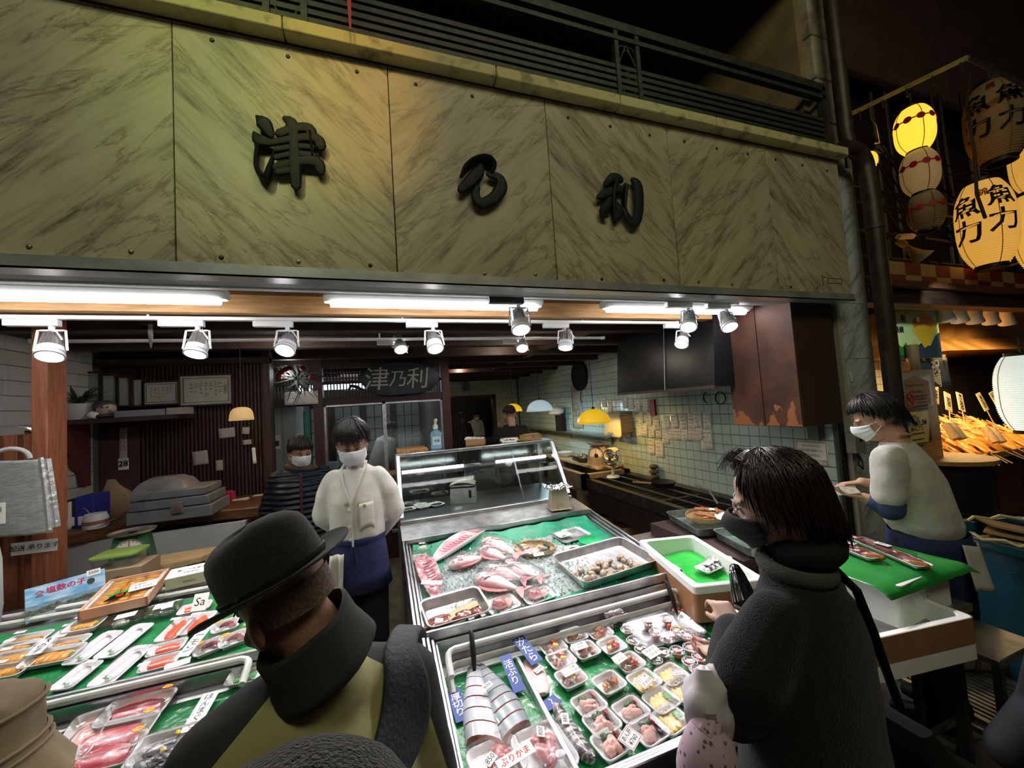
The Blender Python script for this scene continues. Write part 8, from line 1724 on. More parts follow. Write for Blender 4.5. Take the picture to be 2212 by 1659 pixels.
  # clerk in white between the counters
def clerk():
 p=ony(770,1060,2.5);X0=M.Translation((p.x,2.5,0))@M.Rotation(rad(170),4,'Z');X=X0@M.Diagonal((.80,.88,1,1))
 t=thing('person','masked young clerk in a white jacket and navy apron standing between counters','person',(p.x,2.5,0),X0.to_3x3().to_4x4())
 H=X0@M.Translation((-.0,.055,1.585))@M.Rotation(rad(14),4,'Z')@M.Rotation(rad(-22),4,'X')@M.Rotation(rad(4),4,'Y')
 b=MB();headvol(b,H,.16)
 put(b,MB().rings(rings_of([(0,0,.92,.15,.10),(0,0,1.05,.14,.095),(0,.01,1.25,.165,.11),(0,0,1.38,.15,.08),(0,-.01,1.45,.06,.06)])),X)
 legs(b,X,1,.09,.075,.045)
 for s in(-1,1):limb(b,[X@V((s*.165,-.01,1.365)),X@V((s*.235,-.09,1.12)),X@V((s*.08,-.17,.99))],[.035,.035,.028],12)
 for s in(-1,1):hand(b,X@V((s*.07,-.175,.985)),X.to_3x3()@V((-s*1,-.1,-.25)),X.to_3x3()@V((0,.6,.2)),.5,1,s)
 blob('body',skin,t,b,.007,5)
 eyes(t,H,.75);maskp(t,H,mask_w)
 hairp(t,H,hair_m,420,84,108,130,(.092,.108,.108),seed=3,rad0=.007,puff=.05,fr_w=1.0)
 # white jacket: loose trunk and short sleeves
 b=MB();put(b,MB().rings(rings_of([(0,0,.985,.168,.118),(0,.004,1.01,.180,.130),(0,.008,1.06,.192,.142),(0,.012,1.15,.190,.138),(0,.012,1.26,.196,.136),(0,.0,1.35,.190,.118),(0,-.012,1.415,.150,.085),(0,-.02,1.45,.085,.065)],28)),X)
 for s in(-1,1):limb(b,[X@V((s*.150,-.012,1.365)),X@V((s*.205,-.035,1.28)),X@V((s*.240,-.06,1.165))],[.070,.072,.076],16)
 b.v=[p_+V((.010*noise.noise(p_*15),.012*noise.noise(p_*13+V((4,0,0))),.005*noise.noise(p_*16)))for p_ in b.v]
 jk=blob('jacket',cloth_w,t,b,.009,3)
 stain=mat('stain_ochre',(.46,.40,.22),.9)
 b=MB()
 for s in(-1,1):limb(b,[X@V((s*.20,-.035,1.30)),X@V((s*.243,-.085,1.12)),X@V((s*.13,-.15,1.01))],[.055,.050,.042],14)
 blob('undersleeves',cloth_w2,t,b,.009,3)
 b=MB();put(b,MB().rings(rings_of([(0,-.005,1.40,.075,.070),(0,.0,1.44,.068,.066),(0,.012,1.475,.062,.062),(0,.022,1.50,.060,.060)]),False),X);b.grid(lambda u,v:X@V(((u-.5)*2*.075*(v**.8),.150-.012*abs(2*u-1)**2*v-.065*v**1.6,1.255+.185*v)),8,10);b.build('turtleneck',cloth_w2,t,solid=.004)
 for s in(-1,1):MB().tube([X@V((s*x,y,z))for x,y,z in((.004,.153,1.25),(.034,.146,1.32),(.062,.118,1.39),(.078,.062,1.44),(.07,-.02,1.465),(0,-.075,1.465))],[.006,.008,.009,.010,.011,.011],8).build('collar',cloth_w,jk)
 MB().tube([X@V((0,.153,1.25)),X@V((0,.158,1.15)),X@V((-.004,.154,1.02))],.006,6).build('placket',cloth_w,jk)
 for z in(1.225,1.13,1.06):b=MB();b.lathe([(0,.004),(.008,.004),(.009,0)],(0,0,0),12,M.Rotation(-pi/2,3,'X'));b.v=[X@(q+V((.012,.158,z)))for q in b.v];b.build('button',card,jk)
 b=MB();b.grid(lambda u,v:X@V((-.055-.085*u,.158-.026*u-.03*u*u,1.12+.13*v-.02*(abs(u-.5)*2)**3*(1-v))),8,6);b.build('pocket',cloth_w,jk,solid=.004)
 for x,z in((-.055,1.245),(.03,1.255),(-.085,1.235)):b=MB();b.ell((0,0,0),(.016,.002,.011),n=10,m=6);b.v=[X@(q*(1+.3*noise.noise(q*90))+V((x,.155-.01*abs(x)*8,z)))for q in b.v];b.build('stain',stain,jk)
 # apron, trousers, towel
 b=MB();put(b,MB().rings(rings_of([(0,.004,1.045,.176,.134),(0,.006,1.02,.186,.142),(0,.008,.95,.196,.150),(0,.012,.84,.212,.158),(0,.015,.765,.225,.165)],30),False),X);b.v=[q+V((.006*noise.noise(q*8),.008*noise.noise(q*7),0))for q in b.v];ap=b.build('apron',navy,t,solid=.005)
 MB().tube([X@V((.176*cos(a)*1.02,.004+.134*sin(a)*1.04,1.035))for a in[2*pi*k/30 for k in range(30)]],.012,8,closed=True,flat=1.6).build('waistband',navy,ap)
 for dx,l in((.0,.16),(.02,.22),(-.02,.10)):MB().tube([X@V((dx*.3,.152,1.03)),X@V((dx,.162,1.03-l*.5)),X@V((dx*1.4,.165,1.03-l))],[.006,.008,.006],6,flat=.5).build('apron_tie',navy,ap)
 b=MB();legs(b,X,1,.092,.098,.070,.93);put(b,MB().rings(rings_of([(0,0,.85,.17,.12),(0,0,.98,.165,.118)])),X);blob('trousers',trouser,t,b,.012,3)
 shoes(t,X)
 b=MB();b.grid(lambda u,v:X@V((.055+.03*v+(.085+.07*v)*u,.172+.012*sin(9*u+2*v)+.01*v,.99-.50*v-.04*u*v)),12,16);tw=b.build('towel',mat('towel_cream',(.66,.65,.56),.95,bump=.4,bscale=220),t,solid=.006)
clerk()
# helper for standing figures seen farther back
def figure(lab,px,py,y,yaw,H_,top,top_r=1.0,hairk=None,mask=None,bottoms=trouser,lean=0,headturn=0,headtilt=-8,arms='down',at=None,sleeves=True,voxel=.014,bodyskin=skin):
 p=ony(px,py,y)if at is None else V(at);S=H_/1.72
 X=M.Translation((p.x,p.y,0))@M.Rotation(rad(yaw),4,'Z')
 t=thing('person',lab,'person',(p.x,p.y,0),X.to_3x3().to_4x4());X=X@M.Scale(S,4)
 U=X@M.Translation((0,0,.95))@M.Rotation(rad(-lean),4,'X')@M.Translation((0,0,-.95))
 Hm=U@M.Translation((0,.03,1.59))@M.Rotation(rad(headturn),4,'Z')@M.Rotation(rad(headtilt+lean*.5),4,'X')
 b=MB();headvol(b,Hm,.17);put(b,MB().rings(rings_of([(0,0,.92,.14,.10),(0,0,1.05,.135,.09),(0,.01,1.25,.16,.105),(0,0,1.38,.15,.08),(0,-.01,1.45,.06,.06)])),U);legs(b,X,1,.09,.07,.045)
 ar={'down':lambda s:[(s*.19,-.01,1.385),(s*.25,-.02,1.12),(s*.235,.06,.90)],'fwd':lambda s:[(s*.19,-.01,1.385),(s*.25,.02,1.13),(s*.12,.25,1.08)],'back':lambda s:[(s*.19,-.01,1.385),(s*.26,-.08,1.13),(s*.1,-.16,.98)]}[arms]
 for s in(-1,1):
  q=[U@V(z)for z in ar(s)];limb(b,q,[.05*S,.04*S,.028*S],12);hand(b,q[2],q[2]-q[1],U.to_3x3()@V((-s,0,0)),.5,S,s)
 blob('body',bodyskin,t,b,.009,4)
 b=MB();k=top_r;put(b,MB().rings(rings_of([(0,0,.86,.185*k,.135*k),(0,0,.95,.19*k,.14*k),(0,.01,1.10,.19*k,.14*k),(0,.012,1.26,.20*k,.138*k),(0,0,1.36,.19*k,.12*k),(0,-.012,1.42,.14*k,.085*k),(0,-.01,1.475,.075,.07)],28)),U)
 for s in(-1,1):
  q=[V(z)for z in ar(s)]
  limb(b,[U@(q[0]+V((-s*.02,0,-.005))),U@q[1],U@q[1].lerp(q[2],.88)],[.072*k*S,.062*k*S,.050*k*S]if sleeves else[.072*k*S,.075*k*S,.03],14)
 b.v=[p_+V((.008*noise.noise(p_*8),.008*noise.noise(p_*7+V((4,0,0))),.004*noise.noise(p_*10)))for p_ in b.v]
 g=blob('jacket',top,t,b,voxel,3)
 b=MB();legs(b,X,1,.092,.096,.066,.92);put(b,MB().rings(rings_of([(0,0,.84,.165,.118),(0,0,.96,.16,.115)])),X);blob('trousers',bottoms,t,b,.016,3);shoes(t,X)
 if hairk:hairp(t,Hm,hair_m,**hairk)
 if mask:maskp(t,Hm,mask)
 return t,X,U,Hm,g
puffer=mat('puffer_navy',(.010,.018,.030),.45,spec=.5)
wv=puffer.node_tree;N_=wv.nodes;tc_=N_.new('ShaderNodeTexCoord');wt=N_.new('ShaderNodeTexWave');wt.bands_direction='Z';wt.inputs['Scale'].default_value=7.5;wt.inputs['Distortion'].default_value=1.0
bp_=N_.new('ShaderNodeBump');bp_.inputs['Strength'].default_value=.8;bp_.inputs['Distance'].default_value=.02;wv.links.new(tc_.outputs['Object'],wt.inputs['Vector']);wv.links.new(wt.outputs['Fac'],bp_.inputs['Height']);wv.links.new(bp_.outputs[0],N_['Principled BSDF'].inputs['Normal'])
t,X,U,Hm,g=figure('masked person in a dark quilted jacket standing by the bar end',652,1050,3.50,188,1.60,puffer,1.14,dict(n=260,fringe=82,side=104,back=126,seed=8,r=(.088,.106,.100),fr_w=.9),mask_w,headturn=18,headtilt=-14,arms='back')
eyes(t,Hm,.5);MB().tube([U@V((.0,.165,1.44)),U@V((0,.178,1.25)),U@V((0,.168,1.0)),U@V((0,.162,.88))],.010,6).build('zip_band',mat('zip_maroon',(.07,.012,.03),.6),t)
b=MB();b.tube([U@V((.10*cos(a),-.02+.085*sin(a),1.455+.02*sin(a+1)))for a in[2*pi*k/20 for k in range(20)]],.028,10,closed=True);b.build('hood_fur',mat('hood_brown',(.10,.075,.05),.95,bump=.6,bscale=120),t)
figure('person in black seen from behind under the yellow pendant lamp',1105,950,4.85,-4,1.74,blackm,1.02,dict(n=200,fringe=60,side=84,back=116,seed=12,r=(.080,.099,.094),rad0=.005,puff=.0),None,headtilt=-12,arms='fwd')
figure('person in a white coat bending over behind the glass partition',812,960,6.3,-60,1.66,cloth_w,1.02,dict(n=120,seed=15),mask_w,lean=24,arms='fwd')
figure('dark clad person seen from behind in the rear doorway',1000,950,9.5,5,1.62,blackm,1.05,dict(n=120,side=96,back=130,seed=16),None,arms='fwd')
figure('person in a pale coat working at the sink beyond the rear doorway',1024,930,10.05,200,1.66,cloth_w,1.0,dict(n=120,seed=18),mask_w,lean=12,headtilt=-20,arms='fwd')
# clerk at the foam boxes counting notes
def seller():
 base=V((2.62,1.62,0));p=PT(1968,1010,2.05);base=V((p.x,p.y,0));X=M.Translation(base)@M.Rotation(rad(14),4,'Z')
 t=thing('person','masked young seller in a white smock counting banknotes beside the pillar','person',base,X.to_3x3().to_4x4())
 hp=PT(1893,905,2.12);H=M.Translation(hp)@M.Rotation(rad(30),4,'Z')@M.Rotation(rad(-22),4,'X')
 iX=X.inverted();hl=iX@hp
 sh=V((hl.x*.5,hl.y*.55,hl.z-.135));
 b=MB();headvol(b,H,.10)
 def spine(f):a=V((0,-.03,.93));return a.lerp(V((sh.x,sh.y-.02,sh.z-.02)),f)
 secs=[(f,rx,ry)for f,rx,ry in((0,.15,.11),(.3,.14,.10),(.7,.165,.115),(.92,.15,.09),(1.08,.07,.06))]
 put(b,MB().rings(rings_of([(spine(f).x,spine(f).y,spine(f).z,rx,ry)for f,rx,ry in secs])),X);limb(b,[X@spine(1.0),H@V((0,-.03,-.06))],[.06,.05],14)
 legs(b,X,1,.09,.075,.045)
 hL,hR=PT(1866,1075,2.05),PT(1862,1042,2.10)
 SL,SR=X@(spine(.93)+V((-.18,0,.0))),X@(spine(.93)+V((.18,.03,0)))
 EL,ER=PT(1922,1096,1.98),X@(spine(.35)+V((.26,.10,0)))
 limb(b,[SL,EL,hL],[.05,.042,.027],12);limb(b,[SR,ER,hR],[.05,.042,.027],12)
 dl=(PT(1826,1066,2.08)-hL);hand(b,hL,dl,V((0,0,1)),.35,.95,1);dr=(PT(1828,1045,2.12)-hR);hand(b,hR,dr,V((0,-.2,-1)),.7,.95,-1)
 blob('body',skin,t,b,.0055,4);eyes(t,H,.6);maskp(t,H,mask_w)
 hairp(t,H,hair_m,620,70,98,150,(.088,.110,.104),seed=5,rad0=.006,puff=.03,fr_w=1.0)
 b=MB();put(b,MB().rings(rings_of([(spine(f).x,spine(f).y,spine(f).z,rx,ry)for f,rx,ry in((.02,.155,.125),(.14,.175,.145),(.35,.178,.148),(.62,.18,.14),(.85,.175,.115),(.99,.125,.085),(1.08,.075,.065))],28)),X)
 limb(b,[SL,SL.lerp(EL,.45),SL.lerp(EL,.72)],[.068,.074,.078],16);limb(b,[SR,SR.lerp(ER,.55),SR.lerp(ER,.9)],[.065,.07,.075],16)
 b.v=[q+V((.016*noise.noise(q*11),.016*noise.noise(q*10),.008*noise.noise(q*12)))for q in b.v];blob('smock',mat('smock_white',(.60,.58,.54),.85,n2=(.50,.48,.44),nscale=5,bump=.9,bscale=10),t,b,.010,3)
 b=MB();limb(b,[SL.lerp(EL,.6),EL,EL.lerp(hL,.50)],[.062,.066,.046],14);limb(b,[SR.lerp(ER,.7),ER,ER.lerp(hR,.45)],[.055,.055,.045],14);blob('undersleeves',mat('sleeve_navy',(.035,.05,.13),.85,n2=(.05,.065,.16),nscale=10,bump=.2,bscale=30),t,b,.009,3)
 b=MB();put(b,MB().rings(rings_of([(0,-.03,.96,.178,.152),(0,-.03,.90,.186,.155),(0,-.02,.72,.195,.155),(0,-.02,.56,.20,.155)],28),False),X);ap=b.build('apron',mat('apron_navy',(.010,.022,.075),.85),t,solid=.005)
 b=MB();b.grid(lambda u,v:X@V((.19*cos(-2.2+2.1*u)*(1+.12*v),-.035+.165*sin(-2.2+2.1*u)*(1+.2*v)+.006*sin(20*u),.945-.20*v-.03*sin(3*u))),16,8);b.build('shirt_tail',MATS['smock_white'],t,solid=.005)
 b=MB();legs(b,X,1,.092,.095,.066,.92);blob('trousers',trouser,t,b,.014,3);shoes(t,X)
 mxn=frame(PT(1826,1058,2.075),PT(1846,1056,2.07)-PT(1812,1060,2.08),V((.2,.6,.4)));n=MB().box((0,0,0),(.11,.065,.002));n.v=[mxn@q for q in n.v];o=n.build('banknote',mat('note_paper',(.50,.45,.34),.7,n2=(.34,.32,.25),nscale=40));tag(o,'folded banknote held in the seller fingers','banknote')
seller()
# woman in the black wool coat
wool=mat('wool_black',(.007,.007,.0075),.95,sheen=.12,n2=(.015,.015,.016),nscale=160,bump=.6,bscale=260)
def woman():
 hp=PT(1672,1082,1.03);X=M.Translation((hp.x,hp.y-.0,0))@M.Rotation(rad(14),4,'Z')
 t=thing('person','woman with short auburn hair, black mask and black wool coat before the foam boxes','person',(hp.x,hp.y,0),X.to_3x3().to_4x4())
 H=M.Translation(hp)@M.Rotation(rad(34),4,'Z')@M.Rotation(rad(-14),4,'X')@M.Rotation(rad(-4),4,'Y')
 hz=hp.z;b=MB();headvol(b,H,.15,.048)
 put(b,MB().rings(rings_of([(0,-.02,hz-.70,.15,.10),(0,-.02,hz-.40,.145,.10),(0,-.03,hz-.24,.13,.07),(0,-.03,hz-.16,.06,.055)])),X);legs(b,X,.9,.09,.075,.045)
 sL,eL,wL=X@V((-.145,-.03,hz-.255)),PT(1585,1520,.93),PT(1585,1352,1.08)
 sR,eR,wR=X@V((.15,-.03,hz-.255)),X@V((.20,.02,hz-.55)),X@V((.04,.20,hz-.50))
 limb(b,[sL,eL,wL],[.042,.036,.024],12);limb(b,[sR,eR,wR],[.042,.036,.024],12)
 hand(b,wL,PT(1560,1310,1.14)-wL,V((.3,.8,.1)),.9,.82,1,spread=.05)
 hand(b,wR,X.to_3x3()@V((-.9,.3,.1)),V((0,0,1)),.6,.85,-1)
 blob('body',mat('skin_pale',(.54,.34,.25),.5,sss=.08),t,b,.0055,4)
 eyes(t,H,.78,hair_br);maskp(t,H,mask_b,top=-.006,beak=.02)
 hairp(t,H,hair_br,1000,46,118,158,(.088,.106,.102),c=(0,-.016,.034),seed=7,rad0=.0042,puff=.03,fr_w=.72,drop=.01)
 rr=random.Random(3);b=MB()
 for k in range(90):
  a=rr.uniform(-1.2,1.2);p0=V((.07*sin(a),.05*cos(a),.125));d=V((rr.uniform(-.04,.04),rr.uniform(.02,.055),rr.uniform(-.01,.02)));b.tube([H@p0,H@(p0+d*.5+V((0,0,.012))),H@(p0+d+V((0,0,-.012)))],[.0011,.0009,.0003],4)
 b.build('flyaway_hair',hair_br,t)
 # coat with wide dropped shoulders
 b=MB();put(b,MB().rings(rings_of([(0,-.03,.45,.215,.17),(0,-.03,.8,.20,.155),(0,-.03,hz-.55,.195,.145),(0,-.035,hz-.42,.19,.135),(0,-.04,hz-.32,.180,.125),(0,-.045,hz-.25,.155,.105),(0,-.04,hz-.195,.10,.082),(0,-.035,hz-.165,.078,.070)],30)),X)
 limb(b,[sL+V((.02,0,-.0)),sL.lerp(eL,.5)+V((-.02,-.015,0)),eL,eL.lerp(wL,.55),eL.lerp(wL,.88)],[.070,.080,.074,.062,.052],18);limb(b,[sR+V((-.02,0,0)),eR,eR.lerp(wR,.8)],[.070,.072,.055],18)
 blob('coat',wool,t,b,.010,5)
 b=MB();b.tube([X@V((.076*cos(a),-.036+.072*sin(a),hz-.158+.012*sin(a)))for a in[2*pi*k/24 for k in range(24)]],.017,10,closed=True,flat=1.2);b.build('scarf',mat('scarf_grey',(.06,.065,.055),.95,bump=.5,bscale=200),t)
 b=MB();b.tube([H@V((.0+.062*cos(a),-.030+.062*sin(a),-.125))for a in[2*pi*k/24 for k in range(24)]],.026,10,closed=True,flat=1.5);b.build('neck_warmer',mat('knit_black',(.010,.010,.011),.9),t)
 b=MB();legs(b,X,.9,.092,.09,.06,.9);blob('trousers',trouser,t,b,.016,2);shoes(t,X)
 return X,hz,t
X,hz,wt_=woman()
# things she carries
a,c=PT(1585,1218,1.12),PT(1612,1305,1.05);d=c-a;b=MB();n_=16;rg=[]
x=d.normalized();y_=x.cross(V((.6,-.8,0))).normalized();z_=x.cross(y_)
for i,(s,w_)in enumerate(((0,.006),(.06,.016),(.3,.026),(.7,.036),(1.0,.040),(1.08,.02))):rg.append([a+d*s+y_*(w_*cos(q)*(1+.10*cos(6*q)))+z_*(w_*.8*sin(q)*(1+.10*cos(6*q)))for q in[2*pi*j/48 for j in range(48)]])
b.rings(rg);tag(b.build('glossy_purse',mat('patent_black',(.006,.006,.007),.10,coat=1.0)),'glossy black pleated purse held at the woman chest','purse')
b=MB();q0=[PT(1795,1222,1.0),PT(1850,1275,.93),PT(1884,1360,.92),PT(1915,1450,.95),PT(1945,1530,.98)];sb_=thing('shoulder_bag','black shoulder bag hanging behind the woman coat on a thin strap','bag',q0[-1]);b.tube(q0,.0065,8,flat=2.2);b.build('strap',black,sb_);b=MB();c_=PT(1958,1640,1.02);b.rings([[c_+V((x*s,y*s,z))for x,y in rrect(.10,.22,.03)]for z,s in((-.30,.95),(-.12,1.05),(.05,.9),(.10,.5))]);b.build('body',mat('bag_black',(.010,.010,.010),.95,spec=.1),sb_)
floral=mat('floral_lilac',(.52,.36,.44),.85)
nt=floral.node_tree;N_=nt.nodes;tc_=N_.new('ShaderNodeTexCoord');vo=N_.new('ShaderNodeTexVoronoi');vo.inputs['Scale'].default_value=62;nz=N_.new('ShaderNodeTexNoise');nz.inputs['Scale'].default_value=90;mxv=N_.new('ShaderNodeMath');mxv.operation='MULTIPLY_ADD';mxv.inputs[1].default_value=.35;cr=N_.new('ShaderNodeValToRGB')
nt.links.new(tc_.outputs['Object'],vo.inputs['Vector']);nt.links.new(tc_.outputs['Object'],nz.inputs['Vector']);nt.links.new(nz.outputs['Fac'],mxv.inputs[0]);nt.links.new(vo.outputs['Distance'],mxv.inputs[2]);nt.links.new(mxv.outputs[0],cr.inputs[0]);e=cr.color_ramp.elements;e[0].position=.36;e[0].color=(.13,.075,.12,1);e[1].position=.46;e[1].color=(.54,.38,.47,1);nt.links.new(cr.outputs[0],N_['Principled BSDF'].inputs['Base Color'])
c_=PT(1530,1650,.86);t=thing('floral_bag','lilac floral cloth bag held before the front counter','bag',c_)
b=MB();b.ell(c_+V((0,0,-.06)),(.070,.062,.16),n=24,m=18);b.v=[q+V((.014*noise.noise(q*14),.014*noise.noise(q*13),.01*noise.noise(q*11)))for q in b.v];b.build('cloth',floral,t)
MB().tube([c_+V((.0,0,.07)),PT(1548,1520,.88),PT(1570,1500,.90)],[.035,.018,.012],10).build('gathered_neck',floral,t)
c_=PT(1530,1520,.90);b=MB();b.ell((0,0,0),(.055,.05,.085),n=22,m=16);b.v=[q*(1+.25*noise.noise(q*26))for q in b.v];o=b.build('carrier_bag',mat('poly_white',(.66,.62,.66),.35,n2=(.56,.50,.56),nscale=9));o.location=c_;tag(o,'crumpled white plastic carrier bag beside the floral bag','bag')
# old man in the felt hat
felt=mat('felt_black',(.014,.014,.014),.95,sheen=.3,n2=(.022,.022,.022),nscale=120,bump=.35,bscale=300)
jacket_g=mat('jacket_grey',(.024,.024,.022),.9,n2=(.034,.033,.030),nscale=8,bump=.25,bscale=20)
olive=mat('jacket_olive',(.20,.19,.085),.9,n2=(.25,.24,.12),nscale=6,bump=.3,bscale=14)
def hatman():
 hp=PT(618,1300,.80);cc=PT(690,1560,.80);base=V((cc.x,cc.y,0));X=M.Translation(base)@M.Rotation(rad(38),4,'Z');iX=X.inverted()
 t=thing('person','old man in a black felt hat and olive backed jacket, seen from behind','person',base,X.to_3x3().to_4x4())
 H=M.Translation(hp)@M.Rotation(rad(50),4,'Z')@M.Rotation(rad(-16),4,'X')@M.Rotation(rad(-12),4,'Y')
 b=MB();headvol(b,H,.14,.056);nk=PT(702,1442,.80);limb(b,[H@V((0,-.03,-.06)),nk],[.058,.062],16)
 sL,sR=PT(470,1650,.70),PT(868,1478,.93);mid=sL.lerp(sR,.5)
 limb(b,[nk,mid+V((0,0,-.02)),V((base.x,base.y,.95))],[.07,.11,.13],16);legs(b,X,.95,.09,.075,.045)
 eL,eR=PT(395,1800,.60)+V((-.02,.05,-.05)),sR+V((.06,.0,-.28));wL,wR=eL+V((.05,.15,-.14)),eR+V((-.04,.20,-.06))
 for s_,e_,w_ in((sL,eL,wL),(sR,eR,wR)):limb(b,[s_,e_,w_],[.045,.038,.027],12)
 hand(b,wL,V((-.2,.9,0)),V((1,0,0)),.6);hand(b,wR,V((-.2,.9,-.2)),V((-1,0,0)),.6,1,-1)
 blob('body',skin_old,t,b,.007,4);eyes(t,H,.6)
 b=MB();b.rings([[H@V((.0795*sin(a),-.012+.0985*cos(a),.035+.0895*z))for a in[1.75+2.8*k/20 for k in range(21)]]for z in(.1,-.15,-.35,-.5)],False,False);b.v=[q+V((.0012*noise.noise(q*240),.0012*noise.noise(q*230),0))for q in b.v];b.build('hair',mat('hair_grey',(.10,.065,.05),.8,n2=(.20,.13,.10),nscale=160),t)
 # hat: domed crown, dented top, curled brim, band
 K=H@M.Translation((0,-.005,.052))@M.Rotation(rad(-7),4,'X')
 n_=44;rg=[]
 for f,r_,z in((0,.094,.0),(.2,.094,.03),(.4,.093,.06),(.6,.090,.085),(.75,.083,.103),(.88,.066,.118),(.96,.042,.126),(1,.003,.129)):
  rg.append([K@V((r_*1.0*cos(a),r_*1.16*sin(a),z-.010*(f>.7)*max(0,cos(a)**2-.3)*(f-.6)*3))for a in[2*pi*k/n_ for k in range(n_)]])
 b=MB();b.rings(rg,False);hat=thing('hat','','');bpy.data.objects.remove(hat)
 ht=b.build('hat',felt,t)
 rg=[]
 for f in(0,.3,.6,.85,1.0,1.03,1.0,.85,.5,0):pass
 def brim(q,a,dz):w_=.094+.050*q;return K@V((w_*cos(a),w_*1.14*sin(a),dz+.016*q*q*abs(cos(a))**2-.018*q*max(0,sin(a))+.004*q*max(0,-sin(a))))
 b=MB();b.rings([[brim(q,2*pi*k/n_,z)for k in range(n_)]for q,z in((-.02,.004),(.3,.002),(.7,.002),(1.0,.003),(1.03,.0005),(1.0,-.002),(.6,-.002),(-.02,-.002))],False);b.build('brim',felt,ht)
 MB().tube([K@V((.0955*cos(2*pi*k/n_),.0955*1.16*sin(2*pi*k/n_),.010))for k in range(n_)],.003,6,closed=True,flat=3.2).build('hat_band',mat('band_black',(.008,.008,.009),.6),ht);MB().tube([brim(1.03,2*pi*k/n_,.0005)for k in range(n_)],.0022,6,closed=True).build('brim_binding',felt,ht);MB().ell(K@V((-.097,-.03,.016)),(.006,.01,.008),n=10,m=7).build('bow',MATS['band_black'],ht)
 # jacket: trunk, shoulders, sleeves, standing collar
 b=MB();limb(b,[sL,mid+V((-.02,.0,.015)),sR],[.085,.125,.088],20,4);limb(b,[nk+V((.01,0,-.05)),mid+V((0,0,-.05)),V((base.x,base.y,1.0)),V((base.x,base.y,.75))],[.085,.155,.19,.20],22,4);limb(b,[mid.lerp(sR,.55)+V((0,0,-.02)),mid.lerp(sR,.6)+V((0,0,-.35)),mid.lerp(sR,.5)+V((0,0,-.6))],[.115,.13,.14],18);limb(b,[mid.lerp(sL,.55)+V((0,0,-.02)),mid.lerp(sL,.5)+V((0,.02,-.35)),mid.lerp(sL,.5)+V((0,.02,-.6))],[.11,.13,.14],18)
 limb(b,[sL,sL.lerp(eL,.5),eL,wL],[.084,.078,.07,.05],16);limb(b,[sR,sR.lerp(eR,.5),eR,wR],[.086,.08,.072,.05],16)
 b.v=[q+V((.010*noise.noise(q*9),.010*noise.noise(q*8+V((3,0,0))),.007*noise.noise(q*10)))for q in b.v]
 jacket_g2=mat('jacket_two_tone',(.024,.024,.022),.9,n2=(.034,.033,.030),nscale=8,bump=.3,bscale=16);j=blob('jacket',jacket_g2,t,b,.010,5)
 # olive back panel between straight seams
 iw=wm(j).inverted();nb=(X.to_3x3()@V((.1,-1,.15))).normalized()
 def seam(p,q,inside):a_,c_=PT(*p),PT(*q);n=(c_-a_).cross(a_.lerp(c_,.5)-CAM).normalized();n=n if(PT(*inside)-a_).dot(n)>0 else-n;return iw@a_,iw.to_3x3()@n
 ins=(720,1540,.72)
 zone(jacket_g2,(.34,.325,.15),[seam((606,1476,.74),(505,1600,.66),ins),seam((606,1476,.74),(772,1408,.80),ins),seam((772,1408,.80),(900,1470,.88),ins),seam((905,1470,.88),(960,1640,.85),ins),(iw@(mid+V((0,0,-.2))),iw.to_3x3()@(X.to_3x3()@V((0,-1,.25))).normalized())])
 ncol=PT(652,1370,.785);axn=(ncol-nk).normalized();e1=axn.cross(V((0,1,0))).normalized();e2=axn.cross(e1)
 nk=PT(700,1418,.80);ncol=PT(650,1345,.785);axn=(ncol-nk).normalized();e1=axn.cross(V((0,1,0))).normalized();e2=axn.cross(e1)
 b=MB();b.rings([[nk+axn*h+e1*(r_*cos(a))+e2*(r_*1.08*sin(a))for a in[2*pi*k/28 for k in range(28)]]for h,r_ in((-.018,.104),(.0,.102),(.04,.092),(.080,.090),(.085,.086),(.065,.083),(.0,.09))],False);b.v=[q+V((.005*noise.noise(q*14),.005*noise.noise(q*12),.004*noise.noise(q*15)))for q in b.v];b.build('collar',jacket_g,t,solid=.006)
 from mathutils.bvhtree import BVHTree
 jm=j.data;jw=wm(j);tree=BVHTree.FromPolygons([jw@v.co for v in jm.vertices],[list(p.vertices)for p in jm.polygons])
 rows=[]
 for(x,y),h in(((862,1396),34),((872,1430),44),((880,1480),52),((878,1540),56),((862,1600),54),((838,1655),52),((812,1710),50)):
  row=[]
  for q in(-1,-.5,0,.5,1):
   d=ray(x+q*h,y).normalized();hit=tree.ray_cast(CAM,d)[0]
   row.append((hit-d*.012)if hit is not None and(hit-CAM).length<1.25 else None)
  ok=[p for p in row if p is not None]
  if ok:rows.append([p if p is not None else min(ok,key=lambda z:abs(row.index(z)-i))+V((.0006*i,0,0))for i,p in enumerate(row)])
 top=rows[0];rows.insert(0,[p+V((.03,.10,.0))for p in top]);rows.insert(0,[p+V((.05,.16,-.08))for p in top])
 b=MB();b.rings(rows,False,False);b.build('backpack_strap',mat('strap_navy',(.008,.010,.018),.7,bump=.3,bscale=90),t,solid=.018,sub=1)
 b=MB();legs(b,X,.95,.092,.095,.066,.92);blob('trousers',trouser,t,b,.016,2);shoes(t,X)
hatman()
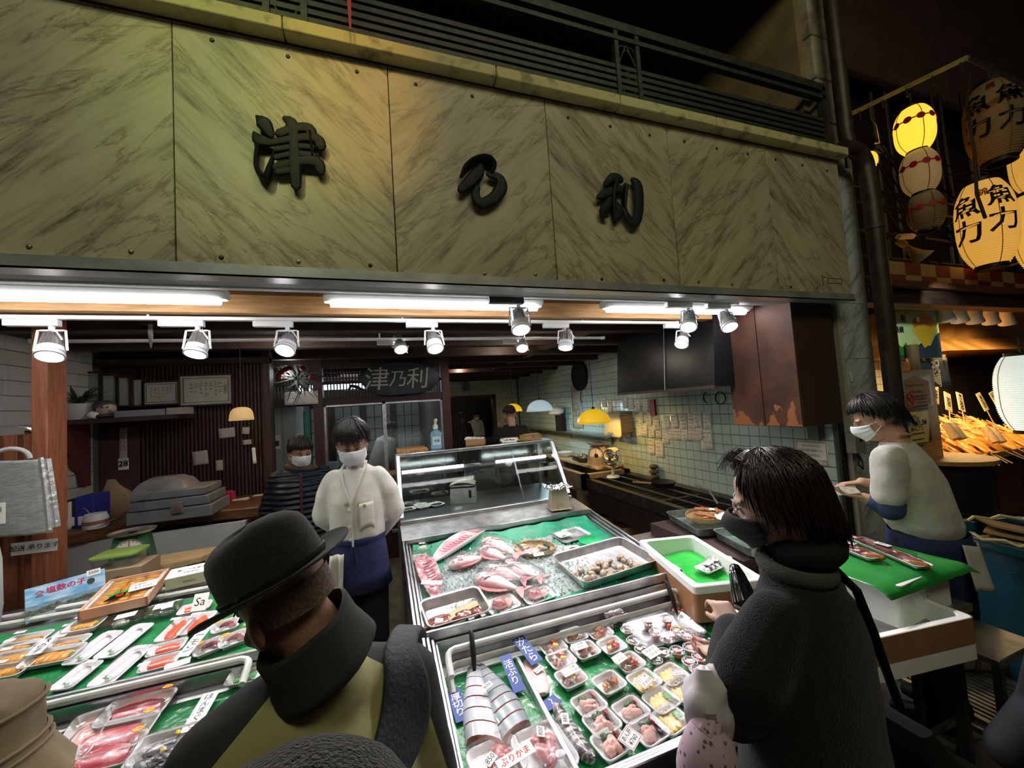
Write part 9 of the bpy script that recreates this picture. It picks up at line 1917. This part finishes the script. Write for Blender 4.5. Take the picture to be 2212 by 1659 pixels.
# heads cut off by the frame
def bystander(lab,px,py,d,yaw,hatfn,coat,shoulder=.26):
 hp=PT(px,py,d);X=M.Translation((hp.x,hp.y,0))@M.Rotation(rad(yaw),4,'Z');t=thing('person',lab,'person',(hp.x,hp.y,0),X.to_3x3().to_4x4());H=M.Translation(hp)@M.Rotation(rad(yaw),4,'Z')@M.Rotation(rad(-8),4,'X')
 hz=hp.z;k=hz/1.6;b=MB();headvol(b,H,.16);put(b,MB().rings(rings_of([(0,-.03,hz-.68,.14,.1),(0,-.03,hz-.4,.14,.1),(0,-.03,hz-.22,.13,.07),(0,-.03,hz-.15,.06,.055)])),X);legs(b,X,k*.98,.09,.075,.045);blob('body',skin,t,b,.010,4)
 b=MB();put(b,MB().rings(rings_of([(0,-.03,max(.3,hz-1.0),.22,.17),(0,-.03,hz-.5,.21,.155),(0,-.03,hz-.32,.205,.14),(0,-.03,hz-.24,.17,.11),(0,-.03,hz-.17,.085,.08)])),X)
 for s in(-1,1):limb(b,[X@V((s*.17,-.03,hz-.27)),X@V((s*.25,-.02,hz-.52)),X@V((s*.2,.14,hz-.62))],[.075,.066,.055],14)
 blob('coat',coat,t,b,.014,3);b=MB();legs(b,X,k*.98,.092,.09,.06,.9);blob('trousers',trouser,t,b,.018,2);shoes(t,X)
 hatfn(t,H);return t
def beanie(t,H):
 b=MB();rg=[]
 for i in range(14):th=rad(112)*i/13+.02;rg.append([H@V((.138*sin(th)*sin(a),-.012+.140*sin(th)*cos(a),.04+.105*cos(th)))for a in[2*pi*k/40 for k in range(40)]])
 b.rings(rg,False);b.v=[q+V((.002*noise.noise(q*160),.002*noise.noise(q*150),.003*noise.noise(q*140)))for q in b.v];b.build('knit_cap',mat('knit_fuzzy',(.010,.009,.012),1,sheen=.3,bump=.8,bscale=220),t)
bystander('person in a fuzzy black knit cap right below the old man back',602,2035,.36,20,beanie,blackm)
khaki=mat('khaki_hat',(.26,.19,.11),.9,n2=(.20,.145,.085),nscale=7,bump=.3,bscale=22)
def bucket(t,H):
 b=MB();rg=[];n_=56
 for r_,z,wr in((.150,-.035,.012),(.145,-.030,.012),(.122,.02,.008),(.112,.035,.008),(.110,.055,.006),(.110,.10,.008),(.104,.122,.010),(.085,.134,.008),(.045,.140,.004),(.002,.142,0)):rg.append([H@V(((r_+wr*noise.noise((3*cos(a),3*sin(a),z*40)))*sin(a),-.01+1.1*(r_+wr*noise.noise((3*cos(a)+5,3*sin(a),z*40)))*cos(a),z+wr*.8*noise.noise((4*cos(a),4*sin(a),z*22))))for a in[2*pi*k/n_ for k in range(n_)]])
 b.rings(rg,False);h=b.build('bucket_hat',khaki,t,solid=.003,sub=1)
 for z,r_ in((.045,.1135),(.030,.117),(.105,.111)):MB().tube([H@V(((r_+.003)*sin(2*pi*k/40),-.01+1.1*(r_+.003)*cos(2*pi*k/40),z+.004*noise.noise((k*.6,z,0))))for k in range(40)],.004,6,closed=True).build('stitched_fold',khaki,h)
bystander('person in a crumpled khaki bucket hat beside the roe counter',-120,1712,.66,30,bucket,mat('coat_brown',(.10,.075,.05),.9))
dark_blue=mat('coat_darkblue',(.010,.011,.016),.85)
bystander('person in a dark coat cut off by the frame beside the blue bin',2420,1250,1.02,60,lambda t,H:hairp(t,H,hair_m,140,seed=30),dark_blue)
